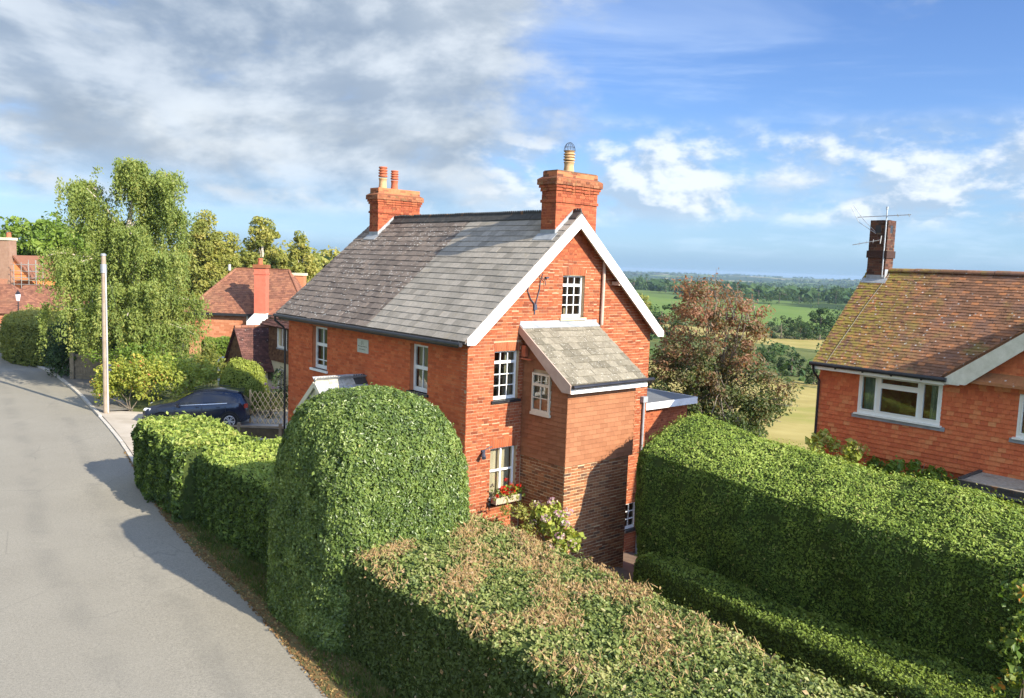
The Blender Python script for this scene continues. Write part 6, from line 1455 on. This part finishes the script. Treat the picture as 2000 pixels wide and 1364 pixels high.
sc_ = px_tree('yard_shrub', 'small yellow-green tree in front of the low barn roof', 60, 585, 26, 640, 57, MT['lf_yellow'], MT['bark'], 14, 50, .13, 212, .4, 'oval', limbs=3)
hedge_far = dome('clipped_bush', 'clipped bright green hedge below the hipped-roof house', 'hedge', MT['lf_green'], spot(437, 700, 48), [(.05, 1.95), (1.0, 1.92), (1.25, 1.75), (1.3, 1.0), (1.3, 0)], 500, .10, .08, seed=213, squash=(1.0, .7), depth=.12)
px_tree('ivy_mass', 'dark ivy-covered understorey behind the plank fence', 150, 640, 150, 745, 44.5, MT['lf_dark'], MT['bark'], 60, 110, .16, 214, .6, 'oval', cat='shrub', z0=0, limbs=6)
px_tree('understorey_shrub', 'green shrubs under the weeping birch behind the yellow shrub', 290, 655, 190, 770, 39.5, MT['lf_green'], MT['bark'], 60, 110, .12, 215, .6, 'oval', cat='shrub', z0=0, limbs=6, tonefn=lambda P_, T_, rs: T_ * .8)

# ================================================================== BUILDINGS ON THE LEFT
def gable_house_part(parent, x0, x1, y0, y1, z0, ze, zr, axis, wall, roof_m, tile=(.2, .16), hip=(0, 0), over=.25, wallname='wall', face=('front',), tname='roof_tile', n_single=120):
    """walls and a pitched roof in the local frame of `parent`; ridge along x or y; hip = inset of the ridge ends"""
    m = MB(); m.box(x0, x1, y0, y1, z0, ze)
    if hip == (0, 0):
        if axis == 'x': m.prism([(x0, y0, ze), (x0, y1, ze), (x0, (y0 + y1) / 2, zr - .1)], (x1 - x0, 0, 0))
        else: m.prism([(x0, y0, ze), (x1, y0, ze), ((x0 + x1) / 2, y0, zr - .1)], (0, y1 - y0, 0))
    w_ = m.build(wallname, wall, parent)
    a, b, c, d = x0 - over, x1 + over, y0 - over, y1 + over
    if axis == 'x':
        ym = (y0 + y1) / 2; dz = (zr - ze) * over / ((y1 - y0) / 2); zz_ = ze - dz
        r0, r1 = (a + hip[0], ym, zr), (b - hip[1], ym, zr)
        planes = [((a, c, zz_), (b, c, zz_), r1, r0), ((b, d, zz_), (a, d, zz_), r0, r1)]
        if hip[0]: planes.append(((a, d, zz_), (a, c, zz_), r0, r0))
        if hip[1]: planes.append(((b, c, zz_), (b, d, zz_), r1, r1))
    else:
        xm = (x0 + x1) / 2; dz = (zr - ze) * over / ((x1 - x0) / 2); zz_ = ze - dz
        r0, r1 = (xm, c + hip[0], zr), (xm, d - hip[1], zr)
        planes = [((a, d, zz_), (a, c, zz_), r0, r1), ((b, c, zz_), (b, d, zz_), r1, r0)]
        if hip[0]: planes.append(((a, c, zz_), (b, c, zz_), r0, r0))
        if hip[1]: planes.append(((b, d, zz_), (a, d, zz_), r1, r1))
    m = MB()
    for p in planes:
        p = [np.array(q_, float) for q_ in p]; n_ = np.cross(p[1] - p[0], p[2] - p[0] if np.linalg.norm(p[2] - p[0]) > 0 else p[3] - p[0]); n_ /= np.linalg.norm(n_)
        pts = p if np.linalg.norm(p[2] - p[3]) > 1e-6 else p[:3]; m.prism([q_ - n_ * .06 for q_ in pts], n_ * .055)
    rf = m.build('roof', roof_m, parent)
    for p in planes:
        p = [np.array(q_, float) for q_ in p]; A_ = p[1] - p[0]; L = np.linalg.norm(A_); A_ /= L; n_ = np.cross(A_, p[2] - p[0]); n_ /= np.linalg.norm(n_); S_ = np.cross(n_, A_); H = (p[2] - p[0]) @ S_
        i0_, i1_ = (p[3] - p[0]) @ A_, (p[2] - p[0]) @ A_
        f_ = Frame(p[0], A_, S_, n_); sp_ = lambda s0, s1, i0_=i0_, i1_=i1_, H=H, L=L: (i0_ * (s0 + s1) / 2 / H, L - (L - i1_) * (s0 + s1) / 2 / H)
        lay(rf, f_, courses(0, H, tile[0], sp_, [], (tile[1],), .006, (0, tile[1] / 2)), tile[0], -.001, .014, roof_m, tname, 'tiles', lift=.02, lap=.03, jit=.003)
    return w_, rf, (r0, r1)
def wall_bricks(w_, fr, L, z0, z1, mat, holes=(), tri=None):
    ps = courses(z0, z1, .15, (lambda a, b: (0, L)) if tri is None else tri, list(holes), (.44, .22), .015, (0, .33)); lay(w_, fr, ps, .135, -.02, .008, mat, 'brick', 'brickwork')
# the house with the hipped roof and red chimney
mh = empty('hipped_roof_house', (0, 56, 0), 0, 'brick house with hipped red tile roof and tall red chimney', 'house')
x0_, x1_ = -22.2, -14.2
w_, rf, rr = gable_house_part(mh, x0_, x1_, 0, 5.4, 0, 3.12, 5.85, 'x', MT['orange_brick_far'], MT['tile_far'], (.17, .22), (2.6, 2.2), .3)
wall_bricks(w_, Frame((x0_, 0, 0), (1, 0, 0), (0, 0, 1), (0, -1, 0)), x1_ - x0_, .6, 3.05, MT['orange_brick_far'])
MB().box(x0_ - .34, x1_ + .34, -.36, -.24, 2.72, 2.90).build('gutter', MT['black'], rf)
for (p, q_) in ((rr[0], rr[1]), ((x0_ - .3, -.3, 2.8), rr[0]), ((x1_ + .3, -.3, 2.8), rr[1]), ((x0_ - .3, 5.7, 2.8), rr[0])):
    p, q_ = np.array(p, float), np.array(q_, float); n = int(np.linalg.norm(q_ - p) / .36)
    for k in range(n): MB().tube([p + (q_ - p) * k / n + (0, 0, .0), p + (q_ - p) * (k + .96) / n], .11, 8).build('ridge_tile', MT['tile_far'], rf)
ch = MB(); ch.box(-17.48, -16.72, -.85, -.05, 1.0, 6.05); ch = ch.build('chimney', MT['redpaint'], mh)
MB().box(-17.56, -16.64, -.93, .03, 6.05, 6.28).build('cap', MT['brick_cap'], ch); MB().box(-17.52, -16.68, -.89, -.01, 5.62, 5.72).build('band', MT['redpaint'], ch)
MB().lathe([(.17, 0), (.15, .3), (.18, .34), (.17, .42)], (-17.2, -.45, 6.28), 14).build('chimney_pot', MT['terracotta'], ch)
MB().prism([(-17.95, -.95, 0), (-16.70, -.95, 0), (-16.70, -.95, 2.98), (-17.45, -.95, 2.98), (-17.95, -.95, 2.45)], (0, .9, 0)).build('chimney_breast', MT['white'], mh)
m_ = MB(); m_.box(-16.0, -15.2, 3.2, 4.0, 4.0, 5.55); m_.build('rear_chimney', MT['orange_brick_far'], mh); MB().box(-16.08, -15.12, 3.12, 4.08, 5.55, 5.72).build('cap', MT['plaster'], mh)
MB().lathe([(.10, 0), (.10, .42), (.12, .44)], (-20.3, 2.5, 5.75), 10).build('flue', MT['alu'], mh)
MB().tube([(-18.2, -.06, 3.0), (-18.2, -.06, .5)], .05, 6).build('downpipe', MT['white'], mh)
# the cottage next door: tile-hung wing and low gabled outbuilding
cp = at(526, 740, 40.5); gcz = gxy(cp[0], cp[1])
ct = empty('rendered_cottage', (cp[0], cp[1], gcz), TH, 'cream rendered cottage with brown tile-hung upper storey behind the trellis', 'house')
CE = at(527, 622, 40.5)[2] - gcz; CM = at(527, 702, 40.5)[2] - gcz       # eaves and foot of the tile hanging
w_, rf, rr = gable_house_part(ct, 0, 5.5, -6.0, 0, 0, CE, CE + 2.4, 'y', MT['plaster'], MT['tile_brown'], (.17, .2), (0, 2.4), .35)
HF = Frame((0, 0, 0), (0, -1, 0), (0, 0, 1), (-1, 0, 0)); HB = Frame((5.5, 0, 0), (-1, 0, 0), (0, 0, 1), (0, 1, 0))
cw = (.95, 2.0, CE - 1.35, CE - .25)
lay(w_, HF, courses(CM, CE - .03, .105, lambda a, b: (0, 6.0), [cw], (.17,), .004, (0, .085)), .105, .02, .032, MT['tile_hung_brown'], 'hung_tile', 'hung_tiles', lift=.018, lap=.02, focus=HF.p(1.0, CM + .6), count=110)
lay(w_, HB, courses(CM, CE - .03, .105, lambda a, b: (0, 5.5), [], (.17,), .004, (0, .085)), .105, .02, .032, MT['tile_hung_brown'], 'hung_tile', 'hung_tiles', lift=.018, lap=.02)
window(ct, HF, cw[0], cw[1], cw[2], cw[3], (1,), 2, recess=-.04, depth=.08, bar=.06, fw=.07, sill='lead', curtain=None)
window(ct, HF, 1.05, 1.75, CM - 1.3, CM - .35, (1,), 2, recess=-.03, depth=.06, bar=.05, fw=.06)
MB().tube([HF.p(.05, .3, .09), HF.p(.05, CM - .1, .09)], .04, 6).build('downpipe', MT['upvc'], ct)
m_ = MB(); m_.tube([HF.p(.25, CM - .95, .12), HF.p(.25, CM - .55, .12)], .19, 10); m_.build('hanging_basket', MT['wood_dark'], ct)
og = at(497, 735, 39.6); oz = gxy(og[0], og[1])
ob = empty('gabled_outbuilding', (og[0], og[1], oz), TH, 'low outbuilding with steep brown tiled roof left of the cream cottage', 'outbuilding')
OZE = at(497, 718, 39.6)[2] - oz; OZR = at(476, 641, 40.2)[2] - oz
w_, rf, rr = gable_house_part(ob, -.3, 6.0, 0, 2.7, 0, OZE, OZR, 'x', MT['plaster'], MT['tile_brown'], (.12, .17), (0, 0), .18)
OG = Frame((-.3, 2.7, 0), (0, -1, 0), (0, 0, 1), (-1, 0, 0))
lay(w_, OG, courses(OZE - .1, OZR - .15, .105, lambda a, b: (max(0, (b - OZE) / (OZR - OZE) * 1.35), min(2.7, 2.7 - (b - OZE) / (OZR - OZE) * 1.35)), [], (.17,), .004, (0, .085)), .105, .02, .032, MT['tile_hung_brown'], 'hung_tile', 'hung_tiles', lift=.018, lap=.02)
a_ = -.45
while a_ < 6.0: MB().tube([(a_, 1.35, OZR + .02), (a_ + .32, 1.35, OZR + .02)], .09, 8).build('ridge_tile', MT['tile_far'], rf); a_ += .335
gw = empty('garden_window_frame', (at(438, 700, 43)[0], 43, 0), 0, 'small white-framed glazed door standing left of the outbuilding gable', 'door')
GF2 = Frame((0, 0, 0), (1, 0, 0), (0, 0, 1), (0, -1, 0)); zt_ = at(438, 697, 43)[2]
window(gw, GF2, -.35, .55, .0, zt_, (1, .5, .5), 2, recess=0, depth=.06, bar=.05, fw=.08)
# the far brick barn and the tall brick gable with scaffolding
YB = 62.0
bn = empty('brick_barn', at(0, 655, YB) * (0, 1, 0) + (0, 0, -.6), 0, 'long low barn with orange clay tiles at the far end of the road', 'barn')
xl, xr = at(-60, 610, YB)[0], at(36, 610, YB)[0]; ze_ = at(20, 609, YB)[2] + .6; zr_ = at(20, 556, YB + 2.5)[2] + .6
w_, rf, rr = gable_house_part(bn, xl, xr, 0, 5.0, 0, ze_, zr_, 'x', MT['orange_brick_far'], MT['tile_far'], (.18, .24), (0, 2.2), .2)
wall_bricks(w_, Frame((xl, 0, 0), (1, 0, 0), (0, 0, 1), (0, -1, 0)), xr - xl, 0, ze_ - .05, MT['orange_brick_far'])
bm2 = empty('barn_wing', at(70, 640, 66) * (1, 1, 0), 0, 'rear barn wing with orange tiled roof and grey wall half hidden by shrubs', 'barn')
zz2 = at(70, 606, 66)[2]; zr2 = at(70, 558, 69)[2]
w_, rf, rr = gable_house_part(bm2, -2.3, 3.6, 0, 5.5, 0, zz2, zr2, 'x', MT['felt'], MT['tile_far'], (.18, .24), (0, 0), .2)
YS = 78.0
sg_ = empty('brick_gable_house', at(30, 640, YS) * (1, 1, 0), 0, 'orange gabled house with tall grey-brown chimney beyond the barn', 'house')
def lx(x): return at(x, 560, YS)[0] - at(30, 640, YS)[0]
def lz(y, x=30): return at(x, y, YS)[2]
m_ = MB(); m_.prism([(lx(-14), 0, 0), (lx(63), 0, 0), (lx(63), 0, lz(545, 60)), (lx(30), 0, lz(505)), (lx(-14), 0, lz(505))], (0, 7, 0)); gm_ = m_.build('gable_wall', MT['orange_wall'], sg_)
m_ = MB(); m_.prism([(lx(30), -.25, lz(503)), (lx(66), -.25, lz(545, 62)), (lx(66), -.25, lz(542, 62)), (lx(30), -.25, lz(499))], (0, 7.4, 0)); m_.build('roof', MT['tile_far'], sg_)
chx = MB(); chx.box(lx(6), lx(28), -.7, .5, 0, lz(470)); chx = chx.build('chimney', surf('brown_brick_stack', (.26, .15, .10), (.34, .21, .145), 3, .9, .1), sg_); MB().box(lx(5), lx(29.5), -.8, .6, lz(470), lz(465)).build('cap', MT['plaster'], chx)
MB().lathe([(.22, 0), (.19, .45), (.22, .5)], ((lx(6) + lx(28)) / 2 + .2, -.1, lz(465)), 12).build('chimney_pot', MT['terracotta'], chx)
m_ = MB(); m_.prism([(lx(0), -2.2, lz(576)), (lx(33), -2.2, lz(576)), (lx(24), -.7, lz(545)), (lx(8), -.7, lz(545))], (0, .1, .05)); m_.build('lean_to_roof', MT['tile_far'], sg_)
sf = empty('scaffolding', (at(68, 640, YS)[0], YS - .6, 0), 0, 'pale scaffold poles standing against the orange gable house', 'scaffolding')
sx0, sx1, szt, szb = -1.2, .9, lz(508, 68), lz(575, 68)
for x in (sx0, sx0 + .7, sx0 + 1.4, sx1):
    for y in (-.5, .6): MB().tube([(x, y, 0), (x, y, szt - .35 * abs(x - .2) * (x < .2))], .03, 6).build('standard', MT['scaffold'], sf)
for z_ in np.arange(szb - .3, szt - .3, .62):
    for y in (-.5, .6): MB().tube([(sx0 - .3, y, z_), (sx1 + .3, y, z_)], .028, 6).build('ledger', MT['scaffold'], sf)
for z_ in (szb, szb + 1.3): MB().box(sx0 - .2, sx1 + .2, -.4, .5, z_, z_ + .06).build('boards', MT['wood'], sf)

# ================================================================== WOODS AND HEDGEROWS
def wood(name, label, pts, mat, leaf, per, rad, seed, cat='woodland'):
    rs = np.random.default_rng(seed); P_ = []; N_ = []; T_ = []
    for p in pts:
        n = int(per * rs.uniform(.7, 1.3)); r = rad * rs.uniform(.6, 1.3); q_, d = clump_pts(p, np.array([r, r, r * .8]), n, rs, .6)
        P_.append(q_); N_.append(d + np.array([0, 0, .3])); T_.append(np.full(n, rs.normal(.45, .18)) + rs.normal(0, .12, n))
    P_, N_, T_ = (np.concatenate(x) for x in (P_, N_, T_))
    return leaves(name, P_, N_, leaf, T_, mat, None, .7, .6, kind='stuff', label=label, cat=cat)
rs = np.random.default_rng(300); pts = []
for k in range(420):
    x = rs.uniform(-60, 720); Y = rs.uniform(108, 150); top = at(x, 488 + 10 * math.sin(x / 60.) + (0 if x < 560 else (x - 560) * .12), Y); g = gxy(top[0], Y)
    pts.append((top[0], Y, g + (top[2] - g) * rs.uniform(.05, .97)))
wood('woodland', 'belt of mixed trees closing the view behind the houses on the left', pts, MT['lf_olive'], .55, 90, 1.9, 301)
def field_tree(px, top, base, width, mat, label, seed, shape='oval', per=46, ncl=34, group='hedgerow trees', name='hedgerow_tree'):
    # base row gives the distance: the ground is where the terrain meets that line of sight
    lo, hi = 20.0, 2500.0
    for _ in range(50):
        mid = (lo + hi) / 2; p = at(px, base, mid)
        if p[2] > gxy(p[0], p[1]): lo = mid
        else: hi = mid
    Y = lo; w = width / F_PX * Y / 2; t = at(px, top, Y); b = at(px, base, Y); h = max(1.0, t[2] - b[2]); r = np.random.default_rng(seed)
    el = [((b[0], Y, b[2] + h * .62), (w * .8, w * .8, h * .36)), ((b[0] - w * .35, Y, b[2] + h * .40), (w * .65, w * .65, h * .34)), ((b[0] + w * .35, Y, b[2] + h * .38), (w * .65, w * .65, h * .34)), ((b[0], Y, b[2] + h * .2), (w * .9, w * .8, h * .2))]
    return tree(name, label, (b[0], Y, b[2]), (b[0], Y, b[2] + h * .7), el, mat, MT['bark'], ncl, per, h * .05, 'tree', group, seed, trunk_r=h * .03, clump_r=h * .13, limbs=5, spread=.4, detail=True)
FT = [(1262, 533, 566, 42, 'lf_far', 'dark tree on the skyline just right of the white gable board'), (1238, 540, 568, 40, 'lf_far', 'dark tree half hidden behind the right gable board'), (1300, 548, 572, 46, 'lf_far', 'hedgerow tree behind the left side of the copper tree'),
      (1340, 552, 585, 60, 'lf_far', 'hedgerow tree hidden behind the top of the copper tree'), (1445, 552, 592, 62, 'lf_far', 'round green hedgerow tree right of the copper tree top'), (1480, 556, 592, 50, 'lf_far', 'low green tree beside the round hedgerow tree'),
      (1522, 557, 593, 56, 'lf_far', 'broad tree in the middle of the hedgerow'), (1560, 570, 594, 44, 'lf_far', 'low pale bushy tree in a gap of the hedgerow'), (1598, 562, 594, 50, 'lf_far', 'dark spreading tree in the hedgerow left of the tiled roof'),
      (1632, 556, 594, 46, 'lf_far', 'dark tree in the hedgerow touching the tiled roof edge'), (1666, 560, 594, 50, 'lf_far', 'hedgerow tree mostly hidden by the tiled roof'), (1405, 560, 590, 50, 'lf_far', 'hedgerow tree behind the right shoulder of the copper tree')]
for k, (px, tp_, bs, wd, mt, lab) in enumerate(FT): field_tree(px, tp_, bs, wd, MT[mt], lab, 400 + k)
FB = [(1525, 618, 662, 70, 'lf_dark', 'dark bush left of the field thicket'), (1562, 612, 663, 60, 'lf_far', 'grey-green willow bush in the field thicket'), (1600, 598, 664, 74, 'lf_far', 'tallest round bush in the field thicket'), (1640, 604, 664, 70, 'lf_dark', 'dark bush of the thicket touching the tiled roof'),
      (1545, 680, 735, 70, 'lf_dark', 'dark shrub at the edge of the dry field'), (1590, 705, 752, 60, 'lf_dark', 'dark low shrub next to the tiled roof eaves'), (1500, 668, 715, 60, 'lf_far', 'mid green shrub behind the copper tree'), (1250, 570, 640, 50, 'lf_olive', 'olive bush between the gable board and the copper tree'), (1290, 585, 660, 70, 'lf_far', 'green bush behind the left edge of the copper tree')]
for k, (px, tp_, bs, wd, mt, lab) in enumerate(FB): field_tree(px, tp_, bs, wd, MT[mt], lab, 430 + k, per=70, ncl=40, group='field bushes', name='field_bush')
# far hillside woods: hundreds of crowns too small to tell apart
rs = np.random.default_rng(500); pts = []
while len(pts) < 1500:
    w = rs.uniform(600, 4700) ; u_ = min(4700, rs.uniform(.25, 1.25) * w); p = wu(w, u_)
    if bump3(p[None], 700, 55)[0] + bump3(p[None], 190, 56)[0] * .7 < .12: continue
    p[2] = gz(w) + float(bump3(p[None], 900, 5)[0]) * np.clip((w - 900) / 2500, 0, 1) * 6 + 3; pts.append(p)
P_ = []; T_ = []; N_ = []
for p in pts:
    Y = p[1]; r = rs.uniform(5, 11); q_, d = clump_pts(p, np.array([r * 1.5, r * 1.5, r * .8]), 22, rs, .5); P_.append(q_); N_.append(d + (0, 0, .4)); T_.append(np.full(22, rs.normal(.4, .2)))
leaves('distant_woods', np.concatenate(P_), np.concatenate(N_), 6.5, np.concatenate(T_), MT['lf_far'], None, .8, .5, kind='stuff', label='patches of woodland on the far blue hills', cat='woodland')
# rough scrub along field margins
rs = np.random.default_rng(510); pts = []
for k in range(150):
    w = rs.choice([84, 130, 150, 212, 232, 452]) + rs.normal(0, 5); u_ = rs.uniform(.35, 1.15) * w; p = wu(w, u_); p[2] = gz(w) + .6; pts.append(p)
wood('scrub', 'rough scrub and brambles along the field margins', pts, MT['lf_far'], .7, 50, 2.2, 511, 'scrub')

# ================================================================== HAZE
m = bpy.data.materials.new('haze_air'); m.use_nodes = True; nt = m.node_tree; nt.nodes.clear()
out = nt.nodes.new('ShaderNodeOutputMaterial'); pv = nt.nodes.new('ShaderNodeVolumePrincipled')
pv.inputs['Color'].default_value = (.42, .57, .76, 1); pv.inputs['Density'].default_value = .000105; pv.inputs['Anisotropy'].default_value = 0.0
nt.links.new(pv.outputs[0], out.inputs['Volume'])
hz = MB().box(-3750, 5100, -1600, 7250, -90, 13.6)
hz = hz.build('haze', m, None, (0, 0, 0), kind='stuff')
